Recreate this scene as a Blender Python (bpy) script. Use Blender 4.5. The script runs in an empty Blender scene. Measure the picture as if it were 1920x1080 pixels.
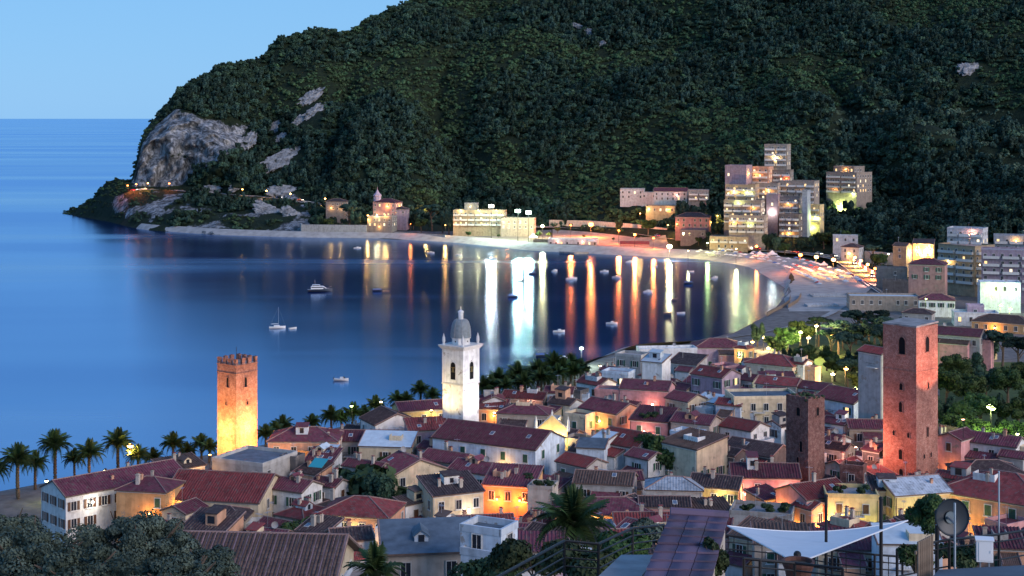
import bpy, math, random
import numpy as np
from mathutils import Vector, Matrix
R = math.radians
random.seed(7); rng = np.random.default_rng(7)
scene = bpy.context.scene
COL = scene.collection
# ------------------------------------------------------------------ camera, sky, sun, exposure
F, H, HY = 2796.0, 75.0, 222.0          # focal length in photo pixels, eye height, horizon row
cam_d = bpy.data.cameras.new('camera'); cam = bpy.data.objects.new('camera', cam_d); COL.objects.link(cam)
cam.location = (0, 0, H); cam.rotation_euler = (R(90), 0, 0)
cam_d.sensor_width = 36; cam_d.lens = F/1920*36; cam_d.shift_y = -(540-HY)/1920
cam_d.clip_start = 0.5; cam_d.clip_end = 600000
scene.camera = cam
world = bpy.data.worlds.new('World'); scene.world = world; world.use_nodes = True
wn, wl = world.node_tree.nodes, world.node_tree.links
wn.clear()
sky = wn.new('ShaderNodeTexSky'); sky.sky_type = 'NISHITA'; sky.sun_disc = False
SUN_EL, SUN_ROT = 20.0, 128.0             # low in the west, off to the right and behind
sky.sun_elevation = R(SUN_EL); sky.sun_rotation = R(SUN_ROT)
sky.air_density = 1.0; sky.dust_density = 0.3; sky.ozone_density = 3.0
# after sunset: the physical sky, deepened towards the zenith as the blue hour does
geo = wn.new('ShaderNodeTexCoord'); sepz = wn.new('ShaderNodeSeparateXYZ'); wl.new(geo.outputs['Generated'], sepz.inputs[0])
dusk = wn.new('ShaderNodeValToRGB'); el_ = dusk.color_ramp.elements
for p_, c_ in ((0.0, (2.25, 5.5, 9.7)), (.085, (2.75, 6.4, 10.0)), (.30, (.75, 3.2, 10.4)), (1.0, (.8, 2.2, 6.4))):
    e_ = el_[0] if p_ == 0 else (el_[1] if p_ == 1 else el_.new(p_)); e_.position = p_; e_.color = (*c_, 1)
wl.new(sepz.outputs[2], dusk.inputs[0])
tint = wn.new('ShaderNodeMix'); tint.data_type = 'RGBA'; tint.inputs['Factor'].default_value = .85
wl.new(dusk.outputs[0], tint.inputs['B'])
bg = wn.new('ShaderNodeBackground'); bg.inputs['Strength'].default_value = 0.083
wo = wn.new('ShaderNodeOutputWorld')
wl.new(sky.outputs[0], tint.inputs['A']); wl.new(tint.outputs['Result'], bg.inputs[0]); wl.new(bg.outputs[0], wo.inputs[0])
sun_d = bpy.data.lights.new('sun', 'SUN'); sun = bpy.data.objects.new('sun', sun_d); COL.objects.link(sun)
sun_d.energy = 2.3; sun_d.angle = R(40); sun_d.color = (1, .84, .78)      # afterglow: the sun itself is already down
az = R(SUN_ROT); el = R(SUN_EL)
sdir = Vector((math.sin(az)*math.cos(el), math.cos(az)*math.cos(el), math.sin(el)))
sun.rotation_euler = sdir.to_track_quat('Z', 'Y').to_euler()
vs = scene.view_settings
vs.view_transform = 'Standard'; vs.look = 'None'; vs.gamma = 1; vs.exposure = 0.3; vs.use_curve_mapping = False
scene.render.engine = 'CYCLES'
scene.cycles.use_denoising = True
scene.cycles.denoiser = 'OPENIMAGEDENOISE'
scene.cycles.max_bounces = 5; scene.cycles.diffuse_bounces = 2; scene.cycles.glossy_bounces = 2
scene.cycles.transparent_max_bounces = 4; scene.cycles.sample_clamp_indirect = 4
scene.cycles.caustics_reflective = False; scene.cycles.caustics_refractive = False
# ------------------------------------------------------------------ small helpers
def P(px, py, d): return Vector(((px-960)/F*d, d, H-(py-HY)/F*d))
def PX(px, d): return (px-960)/F*d
def pix(v): return (960+v[0]/v[1]*F, HY+(H-v[2])/v[1]*F)
def lerp(a, b, t): return a+(b-a)*t
def link(o, parent=None):
    COL.objects.link(o)
    if parent is not None: o.parent = parent
    return o
LABELLED = []
def tag(o, label=None, cat=None, group=None, kind=None):
    if label: o['label'] = label; LABELLED.append(o)
    if cat: o['category'] = cat
    if group: o['group'] = group
    if kind: o['kind'] = kind
    return o
def empty(name, loc, rz=0, label=None, cat=None, group=None):
    o = bpy.data.objects.new(name, None); COL.objects.link(o)
    o.location = loc; o.rotation_euler = (0, 0, rz); o.empty_display_size = .5
    return tag(o, label, cat, group)
def kids(o, table):
    return table.get(o, [])
def copy_tree(o, parent=None):
    c = o.copy(); COL.objects.link(c)
    if parent is not None: c.parent = parent
    for ch in o.children: copy_tree(ch, c)
    return c
ORD = 'first second third fourth fifth sixth seventh eighth ninth tenth eleventh twelfth thirteenth fourteenth fifteenth sixteenth seventeenth eighteenth nineteenth twentieth'.split()
def ordn(i):
    if i < 20: return ORD[i]
    n = i+1; t = {2: 'twenty', 3: 'thirty', 4: 'forty', 5: 'fifty', 6: 'sixty', 7: 'seventy', 8: 'eighty', 9: 'ninety'}[n//10]
    return (t[:-1]+'ieth') if n % 10 == 0 else t+'-'+ORD[n % 10-1]
def order_labels(objs, base, tail='from the left'):
    objs = sorted(objs, key=lambda o: pix(o.matrix_basis.translation)[0])
    n = len(objs)
    for i, o in enumerate(objs):
        if n == 1: t = base
        else: t = f"{base}, {ordn(i)} {tail}" if i < n-1 else f"{base}, last {tail}"
        tag(o, t)
class MB:
    def __init__(s): s.v = []; s.f = []; s.m = []; s.uv = []
    def face(s, pts, m=0, uv=None):
        b = len(s.v); s.v.extend([tuple(p) for p in pts]); s.f.append(tuple(range(b, b+len(pts)))); s.m.append(m)
        s.uv.append(uv if uv else [(0, 0)]*len(pts))
    def grid(s, rows, m=0):
        b = len(s.v); n = len(rows[0])
        for r in rows: s.v.extend([tuple(p) for p in r])
        for i in range(len(rows)-1):
            for j in range(n-1):
                s.f.append((b+i*n+j, b+i*n+j+1, b+(i+1)*n+j+1, b+(i+1)*n+j)); s.m.append(m); s.uv.append([(0, 0)]*4)
    def box(s, c, d, m=0, rz=0, top=True):
        x, y, z = d[0]/2, d[1]/2, d[2]/2; b = len(s.v); ca, sa = math.cos(rz), math.sin(rz)
        for sx, sy, sz in ((-1,-1,-1),(1,-1,-1),(1,1,-1),(-1,1,-1),(-1,-1,1),(1,-1,1),(1,1,1),(-1,1,1)):
            X, Y = sx*x, sy*y
            s.v.append((c[0]+X*ca-Y*sa, c[1]+X*sa+Y*ca, c[2]+sz*z))
        for q in ((0,3,2,1),(4,5,6,7),(0,1,5,4),(1,2,6,5),(2,3,7,6),(3,0,4,7)):
            s.f.append(tuple(b+i for i in q)); s.m.append(m); s.uv.append([(0, 0)]*4)
    def slab(s, top, th, m=0, uv=None, mside=None):
        """a tilted plate: top polygon plus underside and edges"""
        top = [Vector(p) for p in top]; bot = [p-Vector((0, 0, th)) for p in top]
        s.face(top, m, uv); s.face(bot[::-1], m if mside is None else mside)
        n = len(top)
        for i in range(n):
            j = (i+1) % n; s.face([top[i], bot[i], bot[j], top[j]], m if mside is None else mside)
    def tube(s, pts, rad, n=6, m=0, cap=True):
        pts = [Vector(p) for p in pts]
        if not hasattr(rad, '__len__'): rad = [rad]*len(pts)
        b = len(s.v)
        for i, p in enumerate(pts):
            t = (pts[min(i+1, len(pts)-1)]-pts[max(i-1, 0)]).normalized()
            u = t.cross(Vector((0, 0, 1)))
            if u.length < .05: u = t.cross(Vector((1, 0, 0)))
            u.normalize(); w = t.cross(u)
            for k in range(n):
                a = 2*math.pi*k/n; s.v.append(tuple(p+(u*math.cos(a)+w*math.sin(a))*rad[i]))
        for i in range(len(pts)-1):
            for k in range(n):
                k2 = (k+1) % n
                s.f.append((b+i*n+k, b+i*n+k2, b+(i+1)*n+k2, b+(i+1)*n+k)); s.m.append(m); s.uv.append([(0, 0)]*4)
        if cap:
            s.f.append(tuple(b+k for k in range(n))[::-1]); s.m.append(m); s.uv.append([(0, 0)]*n)
            e = b+(len(pts)-1)*n
            s.f.append(tuple(e+k for k in range(n))); s.m.append(m); s.uv.append([(0, 0)]*n)
    def lathe(s, prof, n=16, c=(0, 0), m=0, ph=0):
        b = len(s.v)
        for r, z in prof:
            for k in range(n):
                a = 2*math.pi*k/n+ph; s.v.append((c[0]+r*math.cos(a), c[1]+r*math.sin(a), z))
        for i in range(len(prof)-1):
            for k in range(n):
                k2 = (k+1) % n
                s.f.append((b+i*n+k, b+i*n+k2, b+(i+1)*n+k2, b+(i+1)*n+k)); s.m.append(m); s.uv.append([(0, 0)]*4)
    def ico(s, c, r, m=0, sub=1, sq=(1, 1, 1)):
        vs_, fs = ICO[sub]; b = len(s.v)
        for p in vs_: s.v.append((c[0]+p[0]*r*sq[0], c[1]+p[1]*r*sq[1], c[2]+p[2]*r*sq[2]))
        for q in fs: s.f.append(tuple(b+i for i in q)); s.m.append(m); s.uv.append([(0, 0)]*3)
    def mesh(s, name, mats, smooth=False):
        me = bpy.data.meshes.new(name); me.from_pydata(s.v, [], s.f)
        for mt in (mats if isinstance(mats, (list, tuple)) else [mats]): me.materials.append(mt)
        me.polygons.foreach_set('material_index', s.m)
        if any(any(u != (0, 0) for u in q) for q in s.uv):
            uvl = me.uv_layers.new(name='UVMap')
            uvl.data.foreach_set('uv', [c for q in s.uv for u in q for c in u])
        if smooth: me.polygons.foreach_set('use_smooth', [True]*len(s.f))
        me.update(); return me
    def build(s, name, mats, parent=None, smooth=False, loc=None):
        o = bpy.data.objects.new(name, s.mesh(name, mats, smooth)); link(o, parent)
        if loc is not None: o.location = loc
        return o
def _ico():
    t = (1+5**.5)/2
    v = [Vector(p).normalized() for p in [(-1,t,0),(1,t,0),(-1,-t,0),(1,-t,0),(0,-1,t),(0,1,t),(0,-1,-t),(0,1,-t),(t,0,-1),(t,0,1),(-t,0,-1),(-t,0,1)]]
    f = [(0,11,5),(0,5,1),(0,1,7),(0,7,10),(0,10,11),(1,5,9),(5,11,4),(11,10,2),(10,7,6),(7,1,8),(3,9,4),(3,4,2),(3,2,6),(3,6,8),(3,8,9),(4,9,5),(2,4,11),(6,2,10),(8,6,7),(9,8,1)]
    out = [(v, f)]
    for _ in range(3):
        v = list(v); mid = {}; nf = []
        def m(a, b):
            k = (min(a, b), max(a, b))
            if k not in mid: v.append(((v[a]+v[b])/2).normalized()); mid[k] = len(v)-1
            return mid[k]
        for a, b, c in f:
            x, y, z = m(a, b), m(b, c), m(c, a); nf += [(a, x, z), (b, y, x), (c, z, y), (x, y, z)]
        f = nf; out.append((v, f))
    return out
ICO = _ico()
def vnoise(p):
    p = np.asarray(p, float); i = np.floor(p).astype(np.int64); f = p-i; u = f*f*(3-2*f)
    def h(a, b, c):
        n = (a*374761393+b*668265263+c*2147483647) & 0x7fffffff
        n = ((n ^ (n >> 13))*1274126177) & 0x7fffffff
        return ((n ^ (n >> 16)) & 0xffff)/65535.0
    r = 0
    for dx in (0, 1):
        for dy in (0, 1):
            for dz in (0, 1):
                w = (u[:, 0] if dx else 1-u[:, 0])*(u[:, 1] if dy else 1-u[:, 1])*(u[:, 2] if dz else 1-u[:, 2])
                r = r+w*h(i[:, 0]+dx, i[:, 1]+dy, i[:, 2]+dz)
    return r
def fbm(p, o=4):
    p = np.asarray(p, float); s = 0; a = .5; t = 0
    for k in range(o): s = s+a*vnoise(p*2**k+17.3*k); t += a; a *= .5
    return s/t
# ------------------------------------------------------------------ materials
def nodes(name):
    m = bpy.data.materials.new(name); m.use_nodes = True; nt = m.node_tree; nt.nodes.clear()
    out = nt.nodes.new('ShaderNodeOutputMaterial'); return m, nt.nodes, nt.links, out
def ramp(n, stops):
    r = n.new('ShaderNodeValToRGB'); e = r.color_ramp.elements
    while len(e) < len(stops): e.new(.5)
    for q, (p, c) in zip(e, stops): q.position = p; q.color = (*c, 1) if len(c) == 3 else c
    return r
def noise(n, l, scale, detail=4, coord='Object', stretch=None, rough=.55):
    tc = n.new('ShaderNodeTexCoord'); t = n.new('ShaderNodeTexNoise')
    t.inputs['Scale'].default_value = scale; t.inputs['Detail'].default_value = detail; t.inputs['Roughness'].default_value = rough
    if stretch:
        mp = n.new('ShaderNodeMapping'); mp.inputs['Scale'].default_value = stretch
        l.new(tc.outputs[coord], mp.inputs[0]); l.new(mp.outputs[0], t.inputs['Vector'])
    else: l.new(tc.outputs[coord], t.inputs['Vector'])
    return t
def mixc(n, l, a, b, fac, mode='MIX'):
    x = n.new('ShaderNodeMix'); x.data_type = 'RGBA'; x.blend_type = mode
    for key, val in (('A', a), ('B', b), ('Factor', fac)):
        if hasattr(val, 'is_linked') or hasattr(val, 'links'): l.new(val, x.inputs[key])
        elif key == 'Factor': x.inputs[key].default_value = val
        else: x.inputs[key].default_value = (*val, 1)
    return x.outputs['Result']
def rough_mat(name, col, var=.25, scale=1.2, rough=.85, rnd=.15, bump=.0, bscale=8, col2=None, thr=None, spec=.3):
    """matt surface: base colour with weathering noise and a little per-object variety"""
    m, n, l, out = nodes(name)
    b = n.new('ShaderNodeBsdfPrincipled'); b.inputs['Roughness'].default_value = rough
    b.inputs['Specular IOR Level'].default_value = spec
    t = noise(n, l, scale, 5)
    lo = tuple(c*(1-var) for c in col); hi = tuple(min(1, c*(1+var)) for c in col)
    r = ramp(n, [(.3, lo), (.5, col), (.72, hi)] if col2 is None else [(.35, lo), (.5, col), (.66, col2)])
    l.new(t.outputs[0], r.inputs[0])
    oi = n.new('ShaderNodeObjectInfo'); mr = n.new('ShaderNodeMapRange')
    mr.inputs['To Min'].default_value = 1-rnd; mr.inputs['To Max'].default_value = 1+rnd
    l.new(oi.outputs['Random'], mr.inputs[0])
    hsv = n.new('ShaderNodeHueSaturation'); l.new(r.outputs[0], hsv.inputs['Color']); l.new(mr.outputs[0], hsv.inputs['Value'])
    l.new(hsv.outputs[0], b.inputs['Base Color'])
    if bump:
        t2 = noise(n, l, bscale, 4); bp = n.new('ShaderNodeBump'); bp.inputs['Strength'].default_value = bump; bp.inputs['Distance'].default_value = .1
        l.new(t2.outputs[0], bp.inputs['Height']); l.new(bp.outputs[0], b.inputs['Normal'])
    l.new(b.outputs[0], out.inputs[0]); return m
def plain(name, col, rough=.6, metal=0, spec=.4):
    m, n, l, out = nodes(name)
    b = n.new('ShaderNodeBsdfPrincipled'); b.inputs['Base Color'].default_value = (*col, 1); b.inputs['Roughness'].default_value = rough
    b.inputs['Metallic'].default_value = metal; b.inputs['Specular IOR Level'].default_value = spec
    l.new(b.outputs[0], out.inputs[0]); return m
def glow(name, col, st):
    m, n, l, out = nodes(name); e = n.new('ShaderNodeEmission'); e.inputs[0].default_value = (*col, 1); e.inputs[1].default_value = st
    l.new(e.outputs[0], out.inputs[0]); return m
def roof_mat(name, col, pitch=.26, row=.36, patch=(.12, .10, .085)):
    """clay pan tiles: rounded ribs down the slope, courses across, lichen patches; UV in metres"""
    m, n, l, out = nodes(name)
    b = n.new('ShaderNodeBsdfPrincipled'); b.inputs['Roughness'].default_value = .8; b.inputs['Specular IOR Level'].default_value = .25
    uv = n.new('ShaderNodeTexCoord'); sp = n.new('ShaderNodeSeparateXYZ'); l.new(uv.outputs['UV'], sp.inputs[0])
    def sinw(sock, per):
        a = n.new('ShaderNodeMath'); a.operation = 'MULTIPLY'; a.inputs[1].default_value = 2*math.pi/per; l.new(sock, a.inputs[0])
        s = n.new('ShaderNodeMath'); s.operation = 'SINE'; l.new(a.outputs[0], s.inputs[0]); return s.outputs[0]
    def saw(sock, per):
        a = n.new('ShaderNodeMath'); a.operation = 'DIVIDE'; a.inputs[1].default_value = per; l.new(sock, a.inputs[0])
        s = n.new('ShaderNodeMath'); s.operation = 'FRACT'; l.new(a.outputs[0], s.inputs[0]); return s.outputs[0]
    ribs = sinw(sp.outputs[0], pitch); rows = saw(sp.outputs[1], row)
    add = n.new('ShaderNodeMath'); add.operation = 'MULTIPLY_ADD'; add.inputs[1].default_value = .5
    l.new(ribs, add.inputs[0]); l.new(rows, add.inputs[2])
    bp = n.new('ShaderNodeBump'); bp.inputs['Strength'].default_value = .7; bp.inputs['Distance'].default_value = .06
    l.new(add.outputs[0], bp.inputs['Height']); l.new(bp.outputs[0], b.inputs['Normal'])
    wh = n.new('ShaderNodeTexWhiteNoise'); wh.noise_dimensions = '2D'
    sn = n.new('ShaderNodeVectorMath'); sn.operation = 'SNAP'; sn.inputs[1].default_value = (pitch*2, row*2, 1)
    l.new(uv.outputs['UV'], sn.inputs[0]); l.new(sn.outputs[0], wh.inputs['Vector'])
    big = noise(n, l, .5, 5); r = ramp(n, [(.3, tuple(c*.6 for c in col)), (.5, col), (.7, tuple(min(1, c*1.35) for c in col))]); l.new(big.outputs[0], r.inputs[0])
    c1 = mixc(n, l, r.outputs[0], tuple(min(1, c*1.9) for c in col), 0.0)
    mr0 = n.new('ShaderNodeMapRange'); mr0.inputs['To Min'].default_value = 0; mr0.inputs['To Max'].default_value = .7
    l.new(wh.outputs[0], mr0.inputs[0])
    c1 = mixc(n, l, r.outputs[0], tuple(min(1, c*1.8) for c in col), mr0.outputs[0])
    pn = noise(n, l, 1.7, 6); pr = ramp(n, [(.52, (0, 0, 0)), (.68, (.8, .8, .8))]); l.new(pn.outputs[0], pr.inputs[0])
    c2 = mixc(n, l, c1, patch, pr.outputs[0])
    oi = n.new('ShaderNodeObjectInfo'); mr = n.new('ShaderNodeMapRange'); mr.inputs['To Min'].default_value = .7; mr.inputs['To Max'].default_value = 1.3
    l.new(oi.outputs['Random'], mr.inputs[0])
    hsv = n.new('ShaderNodeHueSaturation'); l.new(c2, hsv.inputs['Color']); l.new(mr.outputs[0], hsv.inputs['Value'])
    l.new(hsv.outputs[0], b.inputs['Base Color']); l.new(b.outputs[0], out.inputs[0]); return m
def leaf_mat(name, lo, hi, rnd=.5):
    m, n, l, out = nodes(name)
    b = n.new('ShaderNodeBsdfPrincipled'); b.inputs['Roughness'].default_value = .7; b.inputs['Specular IOR Level'].default_value = .2
    t = noise(n, l, .9, 3); r = ramp(n, [(.35, lo), (.68, hi)]); l.new(t.outputs[0], r.inputs[0])
    oi = n.new('ShaderNodeObjectInfo'); mr = n.new('ShaderNodeMapRange'); mr.inputs['To Min'].default_value = 1-rnd; mr.inputs['To Max'].default_value = 1+rnd
    l.new(oi.outputs['Random'], mr.inputs[0])
    mh = n.new('ShaderNodeMapRange'); mh.inputs['To Min'].default_value = .475; mh.inputs['To Max'].default_value = .525
    l.new(oi.outputs['Random'], mh.inputs[0])
    hsv = n.new('ShaderNodeHueSaturation'); l.new(r.outputs[0], hsv.inputs['Color']); l.new(mr.outputs[0], hsv.inputs['Value']); l.new(mh.outputs[0], hsv.inputs['Hue'])
    l.new(hsv.outputs[0], b.inputs['Base Color'])
    l.new(b.outputs[0], out.inputs[0]); return m
def plaster(name, col):
    m, n, l, out = nodes(name); b = n.new('ShaderNodeBsdfPrincipled'); b.inputs['Roughness'].default_value = .9; b.inputs['Specular IOR Level'].default_value = .2
    t = noise(n, l, .8, 6); r = ramp(n, [(.3, tuple(c*.74 for c in col)), (.5, col), (.72, tuple(min(.82, c*1.14) for c in col))]); l.new(t.outputs[0], r.inputs[0])
    st = noise(n, l, 1.5, 5, stretch=(1, 1, .10)); sr = ramp(n, [(.42, (.62, .60, .57)), (.60, (1, 1, 1))]); l.new(st.outputs[0], sr.inputs[0])
    c = mixc(n, l, r.outputs[0], sr.outputs[0], .35, 'MULTIPLY')
    p = noise(n, l, .55, 7, rough=.65); pr = ramp(n, [(.61, (0, 0, 0)), (.65, (.8, .8, .8))]); l.new(p.outputs[0], pr.inputs[0])
    c = mixc(n, l, c, (.30, .25, .21), pr.outputs[0])
    oi = n.new('ShaderNodeObjectInfo'); mr = n.new('ShaderNodeMapRange'); mr.inputs['To Min'].default_value = .8; mr.inputs['To Max'].default_value = 1.12; l.new(oi.outputs['Random'], mr.inputs[0])
    hsv = n.new('ShaderNodeHueSaturation'); l.new(c, hsv.inputs['Color']); l.new(mr.outputs[0], hsv.inputs['Value']); l.new(hsv.outputs[0], b.inputs['Base Color'])
    bp = n.new('ShaderNodeBump'); bp.inputs['Strength'].default_value = .3; bp.inputs['Distance'].default_value = .06; l.new(p.outputs[0], bp.inputs['Height']); l.new(bp.outputs[0], b.inputs['Normal'])
    l.new(b.outputs[0], out.inputs[0]); return m
WALL = {}
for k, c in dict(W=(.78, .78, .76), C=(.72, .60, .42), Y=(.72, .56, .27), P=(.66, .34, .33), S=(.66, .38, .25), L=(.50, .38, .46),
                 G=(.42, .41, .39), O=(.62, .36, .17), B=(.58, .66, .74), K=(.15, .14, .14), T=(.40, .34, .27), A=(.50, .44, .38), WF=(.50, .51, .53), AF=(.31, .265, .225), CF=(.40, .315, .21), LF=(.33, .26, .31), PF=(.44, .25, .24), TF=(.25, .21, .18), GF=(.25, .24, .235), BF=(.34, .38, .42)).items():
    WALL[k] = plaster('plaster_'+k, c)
WNAME = dict(W='white', C='cream', Y='yellow', P='pink', S='salmon', L='lilac', G='grey stone', O='ochre', B='pale blue', K='dark stone', T='tan stone', A='beige')
ROOF = dict(r=roof_mat('tiles_red', (.150, .032, .032)), m=roof_mat('tiles_maroon', (.100, .029, .042)), d=roof_mat('tiles_dark', (.042, .028, .029)),
            g=roof_mat('slate_grey', (.25, .28, .31), .5, .5, (.16, .18, .2)), t=roof_mat('tiles_brown', (.075, .047, .038)), w=roof_mat('tiles_weathered', (.16, .105, .115)),
            b=rough_mat('flat_roofing', (.10, .13, .16), .3, .8, .8), p=rough_mat('paved_terrace', (.34, .31, .30), .25, 2), l=rough_mat('light_metal', (.50, .58, .62), .12, 1, .5))
RNAME = dict(r='red tiled', m='maroon tiled', d='dark tiled', g='grey slate', t='brown tiled', w='weathered tiled', b='dark flat', p='paved terrace', l='pale metal')
M = dict(
    stone=rough_mat('rough_stone', (.30, .29, .28), .35, .6, .9, .1, .6, 2),
    brick=None, shutter=rough_mat('green_shutter', (.03, .09, .06), .2, 3, .6), shutter2=rough_mat('brown_shutter', (.10, .05, .03), .2, 3, .6),
    trim=rough_mat('pale_trim', (.62, .60, .56), .12, 2), glass=plain('window_glass', (.02, .025, .035), .12, 0, .6),
    iron=plain('dark_iron', (.018, .018, .02), .5, .3), alu=plain('pale_metal', (.55, .56, .58), .35, .8), wood=rough_mat('weathered_wood', (.20, .15, .11), .3, 4),
    bark=rough_mat('bark', (.10, .075, .055), .35, 3, .95, .2, .5, 6), white=plain('white_paint', (.78, .79, .80), .4), darkhull=plain('dark_hull', (.03, .04, .06), .4),
    asphalt=rough_mat('asphalt', (.075, .073, .075), .3, .4, .85), tyre=plain('tyre_rubber', (.02, .02, .02), .9), pot=plain('terracotta_pot', (.10, .045, .035), .8),
    paint=plain('road_paint', (.7, .7, .68), .7), cloth=rough_mat('white_canvas', (.70, .76, .80), .05, 3, .8), bell=plain('bronze_bell', (.16, .12, .05), .4, .9),
    teal=plain('teal_canvas', (.03, .30, .36), .8), umb=rough_mat('umbrella_canvas', (.72, .70, .68), .06, 4), umb2=rough_mat('red_canvas', (.45, .07, .06), .06, 4), umb3=rough_mat('blue_canvas', (.10, .18, .40), .06, 4),
)
def brick_mat(name, c1, c2, c3):
    m, n, l, out = nodes(name); b = n.new('ShaderNodeBsdfPrincipled'); b.inputs['Roughness'].default_value = .9; b.inputs['Specular IOR Level'].default_value = .2
    t = noise(n, l, 1.6, 8, rough=.75); r = ramp(n, [(.32, c1), (.5, c2), (.68, c3)]); l.new(t.outputs[0], r.inputs[0])
    t2 = noise(n, l, .22, 4, stretch=(1, 1, .8)); r2 = ramp(n, [(.35, (.62, .58, .58)), (.65, (1.15, 1.1, 1.05))]); l.new(t2.outputs[0], r2.inputs[0])
    c = mixc(n, l, r.outputs[0], r2.outputs[0], 1.0, 'MULTIPLY')
    t3 = noise(n, l, 5, 4, stretch=(1, 1, 3)); r3 = ramp(n, [(.4, (.45, .42, .42)), (.56, (1, 1, 1))]); l.new(t3.outputs[0], r3.inputs[0])
    c = mixc(n, l, c, r3.outputs[0], .75, 'MULTIPLY')
    bp = n.new('ShaderNodeBump'); bp.inputs['Strength'].default_value = .6; bp.inputs['Distance'].default_value = .1
    l.new(t3.outputs[0], bp.inputs['Height']); l.new(bp.outputs[0], b.inputs['Normal'])
    l.new(c, b.inputs['Base Color']); l.new(b.outputs[0], out.inputs[0]); return m
M['brick'] = brick_mat('old_brick', (.30, .13, .10), (.48, .23, .18), (.60, .36, .29))
M['brick2'] = brick_mat('dark_brick', (.13, .07, .065), (.25, .13, .115), (.38, .25, .22))
LEAF = dict(
    a=leaf_mat('oak_leaves', (.017, .038, .024), (.056, .106, .058), .6), b=leaf_mat('pine_needles', (.012, .032, .026), (.042, .082, .058), .6),
    c=leaf_mat('scrub_leaves', (.030, .060, .030), (.092, .150, .066), .6), o=leaf_mat('olive_leaves', (.035, .055, .042), (.12, .16, .12), .2),
    t=leaf_mat('grove_leaves', (.08, .13, .08), (.18, .24, .16), .3), p=leaf_mat('palm_leaves', (.018, .042, .016), (.055, .095, .030), .25), g=leaf_mat('garden_leaves', (.022, .045, .015), (.075, .12, .035), .3),
    h=leaf_mat('hedge_leaves', (.02, .04, .02), (.06, .09, .035), .3))
LAMPC = dict(o=(1, .46, .11), r=(1, .20, .04), w=(1, .90, .74), g=(.74, 1, .82), y=(1, .74, .32), v=(.80, 1, .30), p=(1, .40, .27), c=(.86, .84, 1), a=(1, .60, .17))
LGLOW = {k: glow('lamp_glass_'+k, c, 22) for k, c in LAMPC.items()}
LITW = {'o': glow('lit_window', (1, .62, .25), 1.6), 'y': glow('lit_window_pale', (1, .80, .48), 1.8)}
def light(loc, col, power, parent=None, r=.25, spot=None, aim=None, blend=.7):
    ld = bpy.data.lights.new('lamp_light', 'SPOT' if spot else 'POINT'); ld.energy = power; ld.color = LAMPC[col]; ld.shadow_soft_size = r
    o = bpy.data.objects.new('lamp_light', ld); COL.objects.link(o); o.location = loc
    if spot:
        ld.spot_size = R(spot); ld.spot_blend = blend
        o.rotation_euler = (Vector(aim)-Vector(loc)).to_track_quat('-Z', 'Y').to_euler()
    if parent is not None: o.parent = parent
    return o
# ------------------------------------------------------------------ ground, bay and headland
# shoreline of the bay, seen in order from the near left round to the headland: (photo column, distance)
NEAR = [(-260, 285), (0, 300), (300, 324), (490, 342), (600, 357), (750, 379), (900, 401), (1000, 425), (1100, 455), (1150, 478), (1300, 498), (1380, 522), (1450, 572), (1470, 620), (1476, 645)]
FAR = [(120, 1165), (130, 1158), (150, 1135), (175, 1110), (200, 1085), (220, 1060), (245, 1025), (280, 1000), (330, 983), (400, 962), (560, 940), (700, 932), (850, 900), (1000, 845), (1150, 819), (1300, 797), (1400, 754), (1450, 685), (1476, 645)]
nx, nd = [p[0] for p in NEAR], [p[1] for p in NEAR]; fx, fd = [p[0] for p in FAR], [p[1] for p in FAR]
def zy(y, d): return H-(y-HY)/F*d
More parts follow.
